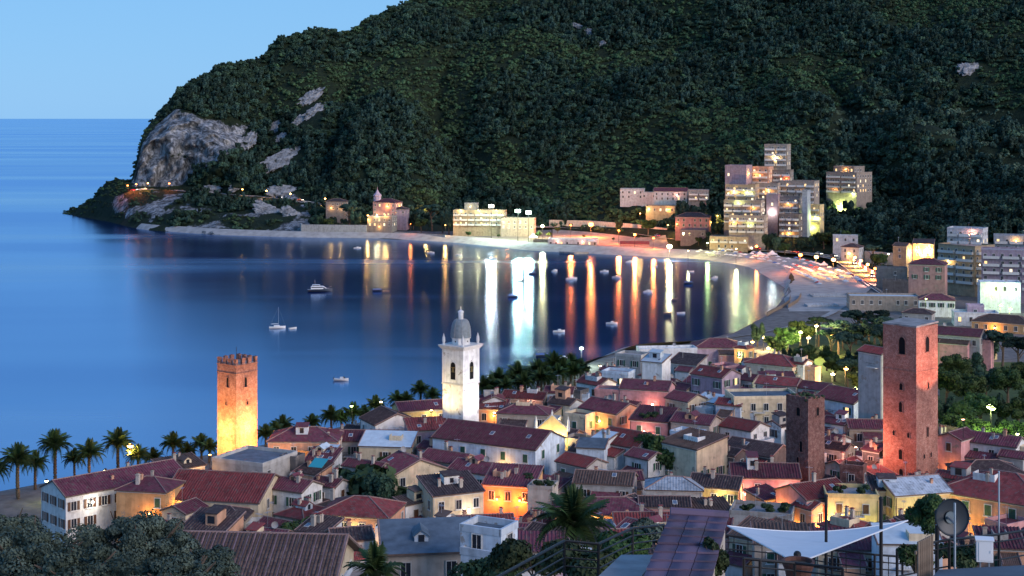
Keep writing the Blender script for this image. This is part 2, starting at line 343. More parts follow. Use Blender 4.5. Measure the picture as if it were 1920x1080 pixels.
# hill profile per column: P2 start of slope, P3 bench or foot, P4 top of the lower (cliff) face, P5, P6 skyline, given as (distance, photo row)
HILL = [
 (120, (1166, 403), (1167, 402), (1169, 401), (1171, 401), (1174, 401)),
 (130, (1165, 401), (1168, 400), (1170, 399), (1172, 399), (1175, 399)),
 (150, (1145, 398), (1150, 393), (1155, 389), (1158, 387), (1162, 386)),
 (175, (1125, 395), (1135, 382), (1140, 376), (1145, 372), (1150, 370)),
 (200, (1100, 392), (1115, 365), (1122, 352), (1128, 345), (1135, 340)),
 (220, (1075, 398), (1100, 366), (1112, 346), (1122, 337), (1130, 334)),
 (245, (1050, 402), (1095, 358), (1112, 341), (1122, 339), (1132, 338)),
 (253, (1045, 402), (1095, 357), (1112, 338), (1116, 330), (1126, 322)),
 (259, (1042, 404), (1098, 356), (1112, 310), (1120, 296), (1134, 284)),
 (268, (1038, 404), (1100, 355), (1116, 285), (1128, 262), (1146, 250)),
 (282, (1030, 404), (1100, 355), (1120, 262), (1142, 240), (1162, 229)),
 (330, (1015, 404), (1098, 357), (1124, 236), (1160, 200), (1200, 181)),
 (400, (1000, 404), (1085, 362), (1114, 250), (1160, 190), (1230, 133)),
 (420, (998, 405), (1080, 363), (1112, 262), (1162, 195), (1236, 121)),
 (450, (992, 406), (1070, 366), (1110, 285), (1170, 205), (1250, 117)),
 (505, (985, 408), (1060, 370), (1112, 305), (1190, 205), (1270, 104)),
 (518, (984, 408), (1056, 371), (1112, 305), (1190, 205), (1275, 82)),
 (590, (975, 412), (1030, 380), (1105, 305), (1200, 190), (1300, 60)),
 (645, (968, 424), (1020, 392), (1098, 305), (1205, 182), (1320, 60)),
 (700, (962, 430), (1010, 405), (1090, 310), (1210, 170), (1340, 31)),
 (790, (960, 432), (1000, 412), (1090, 310), (1220, 160), (1400, -4)),
 (1000, (960, 432), (985, 422), (1080, 325), (1220, 150), (1500, -90)),
 (1200, (900, 436), (920, 426), (1030, 320), (1200, 140), (1550, -150)),
 (1350, (815, 455), (840, 436), (950, 320), (1150, 150), (1550, -180)),
 (1500, (795, 470), (815, 442), (920, 310), (1120, 150), (1550, -200)),
 (1650, (770, 480), (795, 450), (890, 330), (1100, 150), (1550, -210)),
 (1800, (700, 500), (735, 460), (860, 325), (1080, 150), (1550, -215)),
 (2080, (660, 515), (700, 475), (840, 330), (1060, 150), (1550, -220)),
 (2500, (640, 520), (690, 480), (840, 330), (1060, 150), (1550, -220))]
hx = [h[0] for h in HILL]
def hcol(px):
    """control points (distance, height) of the far land along one column"""
    pts = []
    ds = float(np.interp(px, fx, fd)) if px < 1476 else 645.0
    z0 = -.6 if px < 1476 else 2.6
    d2, d3, d4, d5, d6 = [float(np.interp(px, hx, [h[k][0] for h in HILL])) for k in range(1, 6)]
    y2, y3, y4, y5, y6 = [float(np.interp(px, hx, [h[k][1] for h in HILL])) for k in range(1, 6)]
    z2 = zy(y2, d2) if px < 560 else (lerp(zy(y2, d2), 3.6, min(1, (px-560)/80)))
    zb = 2.4 if px < 1476 else 2.9
    t = min(1, max(0, (px-130)/60)); zb = lerp(.4, zb-.5, t)
    pts.append((ds-2.5, z0)); pts.append((min(ds+float(np.interp(px, [560, 1000, 1300, 1400, 1476], [9, 15, 24, 50, 80])), lerp(ds, d2, .6)), zb)); pts.append((d2, z2))
    z3 = zy(y3, d3); bw = 9 if 230 < px < 640 else 2.0
    bw = min(bw, (d3-d2)*.5)
    pts.append((d3-bw, z3-.05)); pts.append((d3, z3)); pts.append((d4, zy(y4, d4))); pts.append((d5, zy(y5, d5))); pts.append((d6, zy(y6, d6)))
    z6 = pts[-1][1]
    pts.append((d6+60, z6-8 if px > 300 else z6*.5-4)); pts.append((d6+420, z6*.35-4 if px > 400 else -6))
    return pts
SUB = [2, 4, 10, 1, 40, 30, 34, 4, 6]
cols = np.concatenate([np.arange(120, 480, 2.5), np.arange(480, 700, 5.0), np.arange(700, 2420, 9.0)])
NR = sum(SUB)+1
GD = np.zeros((len(cols), NR)); GZ = GD.copy(); GT = GD.copy()
for i, px in enumerate(cols):
    c = hcol(px); k = 0
    for s in range(len(SUB)):
        for q in range(SUB[s]):
            t = q/SUB[s]; GD[i, k] = lerp(c[s][0], c[s+1][0], t); GZ[i, k] = lerp(c[s][1], c[s+1][1], t); GT[i, k] = s+t; k += 1
    GD[i, k], GZ[i, k] = c[-1]; GT[i, k] = len(SUB)
GP = np.repeat(cols[:, None], NR, 1)
GX = (GP-960)/F*GD
pts3 = np.stack([GX.ravel(), GD.ravel(), GZ.ravel()*1.0], 1)
big = (fbm(pts3*[.008, .008, .004], 4)-.5).reshape(GD.shape)
mid = (fbm(pts3*[.03, .03, .03]+9, 4)-.5).reshape(GD.shape)
fine = (fbm(pts3*[.09, .09, .09]+31, 4)-.5).reshape(GD.shape)
w = np.interp(GT, [0, 2, 3.5, 4.4, 5, 6, 7, 9], [0, .05, 0, .5, 1, 1, .15, 1])
land = np.clip((GP-330)/300, 0.08, 1)
# gullies running down the slope
gul = (np.abs(fbm(np.stack([GX.ravel()*.011, GD.ravel()*.0035, 0*GX.ravel()], 1)+3, 3)-.5)*2).reshape(GD.shape)
GZ += w*land*(big*64+mid*12-(.34-gul).clip(0)*60)+w*mid*4
cl = np.interp(GT, [3.9, 4.1, 5.5, 6.2], [0, 1, 1, 0])*np.clip((GP-246)/10, 0, 1)*np.clip((520-GP)/60, 0, 1)
rib = (fbm(pts3*[.07, .07, .012]+77, 3)-.5).reshape(GD.shape)
fn2 = (fbm(pts3*[.2, .2, .10]+51, 3)-.5).reshape(GD.shape)
GDo = cl*(mid*26+fine*22+rib*30+fn2*9); GD = GD+GDo; GX = (GP-960)/F*GD      # craggy cliff face
sh = np.interp(GT, [0, .6, 1.5, 3, 3.2], [0, 1, 1, .6, 0])*np.clip((600-GP)/60, 0, 1)
GZ += sh*(fine*5+mid*4)
# where bare limestone shows
rockn = fbm(pts3*[.045, .045, .06]+5, 4).reshape(GD.shape)
py_ = HY+(H-GZ)/GD*F
line = np.interp(GP, [250, 300, 340, 380, 440, 470], [352, 356, 352, 318, 285, 250])      # scrub climbs over the foot of the cliff to the right
cm = cl*(GP < 470)*np.clip((line-py_)/10, 0, 1)*np.clip((py_-np.interp(GP, [250, 262, 275, 300, 330, 400, 440, 470], [285, 258, 238, 218, 203, 192, 196, 222]))/14, 0, 1)
rock = np.clip(cm*1.6+(rockn-.5)*3.6*(cm > .02)-.1, 0, 1)
low = np.interp(GT, [0, .7, 1.2, 2.6, 3.0], [1, 1, .9, .75, 0])*np.clip((585-GP)/40, 0, 1)
rock = np.maximum(rock, np.clip(np.clip(low, 0, .7)*1.0*np.clip((np.where(GP < 310, 16, 9)-GZ)/5, 0, 1)+(rockn-.56)*6, 0, 1)*(low > .05)*np.where(GP < 215, .5, 1))
bank = np.interp(GT, [3.9, 4.05, 4.25, 4.35], [0, 1, 1, 0])*np.clip((GP-480)/20, 0, 1)*np.clip((590-GP)/30, 0, 1)
rock = np.maximum(rock, bank*np.clip((rockn-.45)*6, 0, 1))
ROCK = rock
def grid_mesh(name, X, Y, Z, mat, attrs=None):
    a, b = X.shape; v = np.stack([X.ravel(), Y.ravel(), Z.ravel()], 1)
    idx = np.arange(a*b).reshape(a, b)
    f = np.stack([idx[:-1, :-1].ravel(), idx[1:, :-1].ravel(), idx[1:, 1:].ravel(), idx[:-1, 1:].ravel()], 1)
    me = bpy.data.meshes.new(name); me.from_pydata(v.tolist(), [], f.tolist())
    me.polygons.foreach_set('use_smooth', [True]*len(f)); me.materials.append(mat)
    for k, arr in (attrs or {}).items():
        at = me.attributes.new(k, 'FLOAT', 'POINT'); at.data.foreach_set('value', arr.ravel().astype(float))
    me.update(); o = bpy.data.objects.new(name, me); return link(o)
def hill_material():
    m, n, l, out = nodes('hillside_soil_and_limestone')
    b = n.new('ShaderNodeBsdfPrincipled'); b.inputs['Roughness'].default_value = .9; b.inputs['Specular IOR Level'].default_value = .15
    at = n.new('ShaderNodeAttribute'); at.attribute_name = 'rock'
    t = noise(n, l, .13, 9, rough=.78); t2 = noise(n, l, .25, 7, rough=.7)
    g = ramp(n, [(.3, (.008, .015, .009)), (.7, (.024, .038, .018))]); l.new(t2.outputs[0], g.inputs[0])
    r = ramp(n, [(.32, (.05, .052, .055)), (.46, (.21, .22, .23)), (.66, (.52, .54, .56))]); l.new(t.outputs[0], r.inputs[0])
    st = noise(n, l, .34, 8, stretch=(1, 1, .22), rough=.72); sr = ramp(n, [(.44, (.16, .17, .17)), (.55, (1, 1, 1))]); l.new(st.outputs[0], sr.inputs[0])
    rc = mixc(n, l, r.outputs[0], sr.outputs[0], .85, 'MULTIPLY')
    add = n.new('ShaderNodeMath'); add.operation = 'MULTIPLY_ADD'; add.inputs[1].default_value = 1.6; 
    sub = n.new('ShaderNodeMath'); sub.operation = 'SUBTRACT'; sub.inputs[1].default_value = .5
    l.new(t2.outputs[0], sub.inputs[0]); l.new(sub.outputs[0], add.inputs[0]); l.new(at.outputs['Fac'], add.inputs[2])
    fr = ramp(n, [(.40, (0, 0, 0)), (.55, (1, 1, 1))]); l.new(add.outputs[0], fr.inputs[0])
    c = mixc(n, l, g.outputs[0], rc, fr.outputs[0])
    bp = n.new('ShaderNodeBump'); bp.inputs['Strength'].default_value = .9; bp.inputs['Distance'].default_value = 3
    l.new(t2.outputs[0], bp.inputs['Height']); l.new(bp.outputs[0], b.inputs['Normal'])
    l.new(c, b.inputs['Base Color']); l.new(b.outputs[0], out.inputs[0]); return m
M['hill'] = hill_material()
hill = tag(grid_mesh('headland_hill', GX, GD, GZ, M['hill'], {'rock': ROCK}), kind='structure')
def hill_at(px, d):
    i = int(np.clip(np.searchsorted(cols, px), 1, len(cols)-1)); t = float(np.clip((px-cols[i-1])/(cols[i]-cols[i-1]), 0, 1))
    return lerp(float(np.interp(d, GD[i-1], GZ[i-1])), float(np.interp(d, GD[i], GZ[i])), t)
def hill_hit(px, py):
    """distance at which the ray through a photo point meets the hill"""
    for d in np.arange(640, 1600, 2.0):
        if d > (np.interp(px, fx, fd) if px < 1476 else 645) and hill_at(px, d) >= zy(py, d): return float(d)
    return 1200.0
def near_z(px, d):
    dn = float(np.interp(px, nx, nd)) if px <= 1476 else 1e4
    z = min(3.0, max(-4.0, (dn-d)*.16))
    if d < 232: z = 3+(232-d)*.307
    if d < 60: z -= 0
    return z
def ground(px, d):
    dn = float(np.interp(px, nx, nd)) if px <= 1476 else 646
    return near_z(px, d) if d <= dn else hill_at(px, d)
def hit_ground(px, py, lo=200, hi=1000, up=0):
    for d in np.arange(lo, hi, 1.0):
        if ground(px, d)+up >= zy(py, d): return float(d)
    return 500.0
nc = np.arange(-420, 2421, 20.0)
tt = np.concatenate([np.linspace(0, .7, 36), np.linspace(.72, 1, 14)])
NXX = np.zeros((len(nc), len(tt))); NYY = NXX.copy(); NZZ = NXX.copy()
for i, px in enumerate(nc):
    end = (float(np.interp(px, nx, nd))+22) if px <= 1476 else 646.0
    for j, t in enumerate(tt):
        d = lerp(4.0, end, t); NXX[i, j] = PX(px, d); NYY[i, j] = d; NZZ[i, j] = near_z(px, d) if d > 45 else 3+(232-d)*.307-max(0, 45-d)*.1
M['ground'] = rough_mat('old_town_paving', (.16, .145, .135), .35, .35, .9, 0, .3, 3)
tag(grid_mesh('town_ground', NXX, NYY, NZZ, M['ground']), kind='structure')
# sea: one sheet out past the horizon
def water_material():
    m, n, l, out = nodes('sea_water')
    tc = n.new('ShaderNodeTexCoord')
    def nz(sc, st, det):
        mp = n.new('ShaderNodeMapping'); mp.inputs['Scale'].default_value = st; t = n.new('ShaderNodeTexNoise')
        t.inputs['Scale'].default_value = sc; t.inputs['Detail'].default_value = det
        l.new(tc.outputs['Object'], mp.inputs[0]); l.new(mp.outputs[0], t.inputs['Vector']); return t
    slick = nz(.0011, (.6, 4.5, 1), 5)                 # wind lanes lying across the open sea
    rr = ramp(n, [(.38, (.25,)*3), (.50, (.19,)*3), (.62, (.31,)*3)]); l.new(slick.outputs[0], rr.inputs[0])
    gl = n.new('ShaderNodeBsdfGlossy'); gl.distribution = 'BECKMANN'; l.new(rr.outputs[0], gl.inputs['Roughness'])
    gl.inputs['Color'].default_value = (.48, .68, 1.0, 1)
    df = n.new('ShaderNodeBsdfDiffuse')
    dr = ramp(n, [(.38, (.001, .008, .08)), (.5, (.002, .014, .13)), (.62, (.015, .09, .36))]); l.new(slick.outputs[0], dr.inputs[0]); l.new(dr.outputs[0], df.inputs[0])
    gr = ramp(n, [(.38, (.50, .70, 1.0)), (.52, (.56, .76, 1.0)), (.64, (.80, .92, 1.0))]); l.new(slick.outputs[0], gr.inputs[0]); l.new(gr.outputs[0], gl.inputs['Color'])  # paler sky reflection of the calm lanes put into the gloss colour
    fr = n.new('ShaderNodeFresnel'); fr.inputs[0].default_value = 1.33
    mr = n.new('ShaderNodeMapRange'); mr.inputs['From Min'].default_value = .02; mr.inputs['From Max'].default_value = .75
    mr.inputs['To Min'].default_value = .45; mr.inputs['To Max'].default_value = .85
    l.new(fr.outputs[0], mr.inputs[0])
    mx = n.new('ShaderNodeMixShader'); l.new(mr.outputs[0], mx.inputs[0]); l.new(df.outputs[0], mx.inputs[1]); l.new(gl.outputs[0], mx.inputs[2])
    l.new(mx.outputs[0], out.inputs[0]); return m
M['water'] = water_material()
mb = MB(); ys = [150, 400, 700, 1200, 2500, 6000, 20000, 80000, 300000]
rows = []
for y in ys: rows.append([(s*y*1.2, y, 0) for s in (-1, -.5, 0, .5, 1)])
mb.grid(rows); sea = tag(mb.build('sea', M['water']), kind='structure')
# beach: a ribbon of pale sand following the waterline
BE = [(1000, 425, 5), (1100, 455, 7), (1150, 478, 9), (1230, 489, 12), (1300, 498, 15), (1380, 522, 19), (1430, 550, 24), (1456, 585, 28), (1472, 622, 33), (1475, 645, 36), (1466, 665, 37), (1450, 685, 36), (1430, 715, 33), (1400, 754, 28), (1350, 778, 22), (1300, 797, 17), (1225, 808, 14), (1150, 819, 14), (1075, 832, 13), (1000, 845, 12), (925, 872, 11), (850, 900, 10), (775, 917, 8), (700, 932, 6), (560, 940, 7), (480, 950, 7), (400, 962, 8), (330, 983, 7), (280, 1000, 6), (255, 1016, 4)]
bp_ = [Vector((PX(p, d), d, 0)) for p, d, _ in BE]
rows = []
for i, p in enumerate(bp_):
    t = (bp_[min(i+1, len(bp_)-1)]-bp_[max(i-1, 0)]).normalized(); nrm = Vector((t.y, -t.x, 0)); wd = BE[i][2]
    rows.append([p-nrm*3+Vector((0, 0, -.7)), p+Vector((0, 0, -.05)), p+nrm*wd*.22+Vector((0, 0, .85)), p+nrm*wd*.6+Vector((0, 0, 2.3)), p+nrm*wd+Vector((0, 0, 3.3))])
M['sand'] = rough_mat('pale_sand', (.36, .34, .32), .22, .25, .95, 0, .2, 2)
def smooth_rows(rows, k):
    out = []
    for i in range(len(rows)-1):
        p0, p1, p2, p3 = rows[max(i-1, 0)], rows[i], rows[i+1], rows[min(i+2, len(rows)-1)]
        for q in range(k):
            t = q/k
            out.append([.5*((2*b)+(c-a)*t+(2*a-5*b+4*c-d)*t*t+(3*b-a-3*c+d)*t**3) for a, b, c, d in zip(p0, p1, p2, p3)])
    out.append(rows[-1]); return out
mb = MB(); mb.grid(smooth_rows(rows, 5)); tag(mb.build('beach', M['sand'], smooth=True), kind='structure')
# roads
def ribbon(name, pts, width, mat, dz=.12, line=True):
    """pts: (column, distance[, height])"""
    q = [Vector((PX(p[0], p[1]), p[1], (p[2] if len(p) > 2 else ground(p[0], p[1])))) for p in pts]
    rows = smooth_rows([[v] for v in q], 6); q = [r[0] for r in rows]; edge = []
    for i, p in enumerate(q):
        t = (q[min(i+1, len(q)-1)]-q[max(i-1, 0)]); t.z = 0; t.normalize(); nrm = Vector((t.y, -t.x, 0))
        edge.append((p, nrm))
    up = Vector((0, 0, dz)); mb = MB(); mb.grid([[p+nr*s*width/2+up for s in (-1, 1)] for p, nr in edge])
    o = tag(mb.build(name, mat), kind='structure')
    if line:
        for s in (-1, 1):
            k = MB(); k.grid([[p+nr*(s*width/2+e)+up+Vector((0, 0, .13)) for e in ((0, .5*s) if s > 0 else (.5*s, 0))] for p, nr in edge])
            k.grid([[p+nr*(s*width/2)+up+Vector((0, 0, hh)) for hh in (0, .13)] for p, nr in edge])
            k.build('kerb', M['trim'], o)
        dsh = MB()
        for i in range(0, len(edge)-1, 2):
            (p, nr), (p2, nr2) = edge[i], edge[i+1]; a = p+up+Vector((0, 0, .006)); b_ = p.lerp(p2, .6)+up+Vector((0, 0, .006))
            dsh.face([a-nr*.12, a+nr*.12, b_+nr*.12, b_-nr*.12])
        dsh.build('lane_dashes', M['paint'], o)
    return q
COAST = [(1690, 590, 3.3), (1650, 636, 3.35), (1615, 690, 3.4), (1582, 748, 3.5), (1540, 775, 3.6), (1470, 797, 3.7), (1400, 815, 3.9), (1330, 850, 4.2), (1250, 884, 4.4), (1180, 925, 4.6), (1110, 950, 4.7), (1040, 962, 4.7), (960, 966, 4.6)]
coast_pts = ribbon('coast_road', COAST, 9, M['asphalt'])
HEAD = [(p, float(np.interp(p, hx, [h[2][0] for h in HILL]))-4.5, zy(float(np.interp(p, hx, [h[2][1] for h in HILL])), float(np.interp(p, hx, [h[2][0] for h in HILL])))) for p in (246, 253, 262, 275, 290, 330, 370, 400, 440, 480, 520, 560, 600, 640)]
head_pts = ribbon('headland_road', HEAD, 7.5, M['asphalt'])

# planted ground: the park behind the beach and the grove on the right
def sheet(name, poly, mat, dz=.05, n=10):
    """poly: four (column, distance) corners"""
    a, b, c, e = poly; rows = []
    for i in range(n+1):
        t = i/n; r_ = []
        for j in range(n+1):
            s = j/n; px = lerp(lerp(a[0], b[0], s), lerp(e[0], c[0], s), t); d = lerp(lerp(a[1], b[1], s), lerp(e[1], c[1], s), t); r_.append((PX(px, d), d, ground(px, d)+dz))
        rows.append(r_)
    mb = MB(); mb.grid(rows); return tag(mb.build(name, mat), kind='structure')
M['lawn'] = rough_mat('park_grass', (.045, .075, .025), .35, .5, .95, 0, .3, 3)
sheet('park_lawn', [(1452, 385), (1760, 375), (1740, 500), (1490, 500)], M['lawn'])
sheet('grove_ground', [(1762, 285), (2000, 285), (2000, 440), (1762, 440)], M['lawn'], .06)

sheet('beach_square', [(1480, 556), (1640, 556), (1590, 735), (1430, 735)], M['sand'], .06, 14)

M['earth'] = rough_mat('pale_earth_bank', (.30, .25, .21), .35, .3, .95, 0, .3, 1.5)
sheet('road_bank', [(1036, 872), (1262, 832), (1248, 884), (1036, 958)], M['earth'], .1, 16)
sheet('shore_promenade', [(700, 940), (1034, 866), (1034, 955), (700, 955)], M['ground'], .1, 12)
# ------------------------------------------------------------------ windows, houses
def window_mesh(kind):
    """frame, sill, shutters; the pane is a separate child"""
    mb = MB()
    w, h = (.95, 1.5) if kind != 'small' else (.6, .8)
    t = .10
    for sx in (-1, 1): mb.box((sx*(w/2+t/2), -.05, 0), (t, .10, h+2*t), 0)
    for sz in (-1, 1): mb.box((0, -.05, sz*(h/2+t/2)), (w, .10, t), 0)
    mb.box((0, -.10, -h/2-t-.05), (w+.5, .2, .1), 0)
    if kind == 'open':
        for sx in (-1, 1): mb.box((sx*(w/2+t+w/4+.02), -.09, 0), (w/2, .06, h), 1)
    if kind == 'closed':
        for sx in (-1, 1): mb.box((sx*w/4, -.10, 0), (w/2-.03, .06, h-.02), 1)
    if kind in ('open', 'plain', 'small'): mb.box((0, -.045, 0), (.05, .05, h), 0)
    return mb, w, h
WM = {}
for k in ('open', 'closed', 'plain', 'small'):
    for si, sm in enumerate(('shutter', 'shutter2')):
        mb, w, h = window_mesh(k); WM[k, si] = mb.mesh('window', [M['trim'], M[sm]])
    p = MB(); p.box((0, -.02, 0), (w, .03, h)); WM[k, 'pane'] = p.mesh('pane', M['glass'])
    for c in 'oy':
        p = MB(); p.box((0, -.02, 0), (w, .03, h)); WM[k, 'lit'+c] = p.mesh('pane', LITW[c])
def add_window(parent, loc, rz, kind='open', sh=0, lit=None, sc=1):
    o = bpy.data.objects.new('window', WM[kind, sh]); link(o, parent); o.location = loc; o.rotation_euler = (0, 0, rz)
    if sc != 1: o.scale = (sc, 1, sc)
    if kind != 'closed' or lit:
        p = bpy.data.objects.new('pane', WM[kind, 'lit'+lit if lit else 'pane']); link(p, o)
    return o
CH = []
for k in range(3):
    mb = MB(); hh = 1.3+.4*k; mb.box((0, 0, hh/2-.5), (.7, .6, hh), 0); mb.box((0, 0, hh-.5), (.9, .8, .14), 0)
    mb.box((0, 0, hh-.28), (.5, .45, .3), 0); mb.box((0, 0, hh-.08), (.85, .75, .1), 1)
    CH.append(mb.mesh('chimney', [WALL['A' if k else 'S'], ROOF['r']]))
mb = MB(); mb.tube([(0, 0, -.4), (0, 0, 2.6)], .035, 5)
mb.tube([(-.6, 0, 2.4), (.6, 0, 2.4)], .02, 4)
for q in range(5): mb.tube([(-.5+q*.25, -.35, 2.4), (-.5+q*.25, .35, 2.4)], .015, 4)
ANT = mb.mesh('roof_antenna', M['alu'])
mb = MB(); mb.lathe([(.02, 0), (.25, .03), (.42, .12)], 12); mb.tube([(0, 0, 0), (0, 0, -.8)], .03, 5); SATD = mb.mesh('satellite_dish', M['stone'])
mb = MB(); mb.box((0, 0, 0), (.8, 1.1, .12), 0); mb.box((0, 0, .065), (.62, .92, .02), 1); SKY_ = mb.mesh('skylight', [M['trim'], plain('skylight_glass', (.12, .15, .2), .08, 0, .8)])
FOOT = []
HOUSES = []
def wall_lamp(parent, loc, rz, col, power, r=.18):
    mb = MB(); mb.box((0, .1, 0), (.12, .5, .12), 0); mb.ico((0, -.25, -.05), .22, 1, 1)
    o = mb.build('wall_lamp', [M['iron'], LGLOW[col]], parent); o.location = loc; o.rotation_euler = (0, 0, rz)
    light((0, -.9, -.25), col, power, o, r); return o
def volume(root, L, W, z0, he, rise, typ, wm, rm, off=(0, 0), trim=None, over=.45, ribs=False):
    """walls and roof of one block, in the house's own axes (ridge along x); heights above the house's base"""
    ox, oy = off; wb = MB(); x, y = L/2, W/2
    if typ == 'g':
        a = [(ox-x, oy-y), (ox+x, oy-y), (ox+x, oy+y), (ox-x, oy+y)]
        wb.face([(*a[0], z0), (*a[1], z0), (*a[1], he), (*a[0], he)]); wb.face([(*a[2], z0), (*a[3], z0), (*a[3], he), (*a[2], he)])
        for i, j, s in ((1, 2, 1), (3, 0, -1)):
            wb.face([(*a[i], z0), (*a[j], z0), (*a[j], he), (ox+s*x, oy, he+rise), (*a[i], he)])
    elif typ == 'm':
        wb.face([(ox-x, oy-y, z0), (ox+x, oy-y, z0), (ox+x, oy-y, he), (ox-x, oy-y, he)]); wb.face([(ox+x, oy+y, z0), (ox-x, oy+y, z0), (ox-x, oy+y, he+rise), (ox+x, oy+y, he+rise)])
        wb.face([(ox+x, oy-y, z0), (ox+x, oy+y, z0), (ox+x, oy+y, he+rise), (ox+x, oy-y, he)]); wb.face([(ox-x, oy+y, z0), (ox-x, oy-y, z0), (ox-x, oy-y, he), (ox-x, oy+y, he+rise)])
    else:
        wb.box((ox, oy, (z0+he)/2), (L, W, he-z0))
    if typ in 'ghm': wb.box((ox, oy-y-.04, he-.18), (L, .1, .22), 1); 
    if typ in 'gh': wb.box((ox, oy+y+.04, he-.18), (L, .1, .22), 1)
    wall = wb.build('wall', [wm, M['trim']], root)
    rb = MB(); o = over; sl = rise/max(y, .1); th = .2
    if typ == 'g':
        sl_len = math.hypot(y+o, rise+sl*o)
        for s in (-1, 1):
            e = [(ox-s*-1*(x+o), oy+s*(y+o), he-sl*o+th), (ox-s*(x+o), oy+s*(y+o), he-sl*o+th), (ox-s*(x+o), oy, he+rise+th), (ox+s*(x+o), oy, he+rise+th)]
            rb.slab(e, th, 0, [(L+2*o, .01), (.01, .01), (.01, sl_len), (L+2*o, sl_len)], 2)
        rb.tube([(ox-x-o, oy, he+rise+th+.02), (ox+x+o, oy, he+rise+th+.02)], .13, 6, 1)
        for s in (-1, 1):     # verge tiles along the gable edges
            for t in (-1, 1): rb.tube([(ox+s*(x+o-.08), oy+t*(y+o), he-sl*o+th+.03), (ox+s*(x+o-.08), oy, he+rise+th+.03)], .1, 5, 1)
    elif typ == 'h':
        rl = max(L-W, .4)/2
        c = [(ox-x-o, oy-y-o), (ox+x+o, oy-y-o), (ox+x+o, oy+y+o), (ox-x-o, oy+y+o)]; z = he-sl*o+th; zr = he+rise+th
        r0, r1 = (ox-rl, oy, zr), (ox+rl, oy, zr); sl_len = math.hypot(y+o, rise+sl*o); hl = x+o-rl
        rb.slab([(*c[0], z), (*c[1], z), r1, r0], th, 0, [(.01, .01), (L+2*o, .01), (L+2*o-hl, sl_len), (hl, sl_len)], 2)
        rb.slab([(*c[2], z), (*c[3], z), r0, r1], th, 0, [(.01, .01), (L+2*o, .01), (L+2*o-hl, sl_len), (hl, sl_len)], 2)
        rb.slab([(*c[1], z), (*c[2], z), r1], th, 0, [(.01, .01), (W+2*o, .01), (W/2+o, math.hypot(hl, zr-z))], 2)
        rb.slab([(*c[3], z), (*c[0], z), r0], th, 0, [(.01, .01), (W+2*o, .01), (W/2+o, math.hypot(hl, zr-z))], 2)
        rb.tube([r0, r1], .13, 6, 1)
        for q, r_ in ((0, r0), (1, r1), (2, r1), (3, r0)): rb.tube([(*c[q], z+.03), (r_[0], r_[1], zr+.03)], .11, 5, 1)
    elif typ == 'm':
        s2 = rise/(2*y); sl_len = math.hypot(2*y+2*o, s2*(2*y+2*o))
        rb.slab([(ox-x-o, oy-y-o, he-s2*o+th), (ox+x+o, oy-y-o, he-s2*o+th), (ox+x+o, oy+y+o, he+rise+s2*o+th), (ox-x-o, oy+y+o, he+rise+s2*o+th)], th, 0, [(.01, .01), (L+2*o, .01), (L+2*o, sl_len), (.01, sl_len)], 2)
        for s in (-1, 1): rb.tube([(ox+s*(x+o-.08), oy-y-o, he-s2*o+th+.03), (ox+s*(x+o-.08), oy+y+o, he+rise+s2*o+th+.03)], .1, 5, 1)
    else:
        rb.box((ox, oy, he+.02), (L-.3, W-.3, .1), 0)
        for s in (-1, 1):
            rb.box((ox+s*(x-.06), oy, he+.34), (.24, W+.12, .7), 3); rb.box((ox, oy+s*(y-.06), he+.335), (L-.12, .24, .69), 3)
    ridge = M['ridge']
    if ribs and typ in 'gm' and L*W > 12:      # rows of cover tiles, laid by hand and a little uneven
        jr = random.Random(int(L*100+W*37)); nrb = max(3, int((L+2*o)/.46))
        for i in range(nrb):
            u = ox-x-o+(i+.5)*(L+2*o)/nrb
            for s in ((-1, 1) if typ == 'g' else (0,)):
                if typ == 'g': y0, y1, z0_, z1_ = oy+s*(y+o), oy, he-sl*o+th, he+rise+th
                else: y0, y1, z0_, z1_ = oy-y-o, oy+y+o, he-s2*o+th, he+rise+s2*o+th
                ns = max(2, int(abs(y1-y0)/1.1)); rr_ = []
                for k in range(ns+1):
                    t = k/ns; yy, zz = lerp(y0, y1, t), lerp(z0_, z1_, t)+jr.uniform(-.015, .025); uu = u+jr.uniform(-.02, .02); rr_.append([(uu-.12, yy, zz-.01), (uu-.05, yy, zz+.09), (uu+.05, yy, zz+.09), (uu+.12, yy, zz-.01)])
                b0 = len(rb.f); rb.grid(rr_)
                for q in range(b0, len(rb.f)): k = (q-b0)//3; rb.uv[q] = [(u-ox+x+o+.01, abs(y1-y0)*(k+.5)/ns)]*4
    roof = rb.build('roof', [rm, ridge, M['eaves'], wm], root)
    return wall, roof
M['ridge'] = rough_mat('ridge_tiles', (.26, .17, .15), .25, 1.5); M['eaves'] = rough_mat('eaves_boards', (.12, .085, .07), .3, 2)
def ar_d(cx, cy): return random.Random(int(cx*5+cy*3)).random() < .6
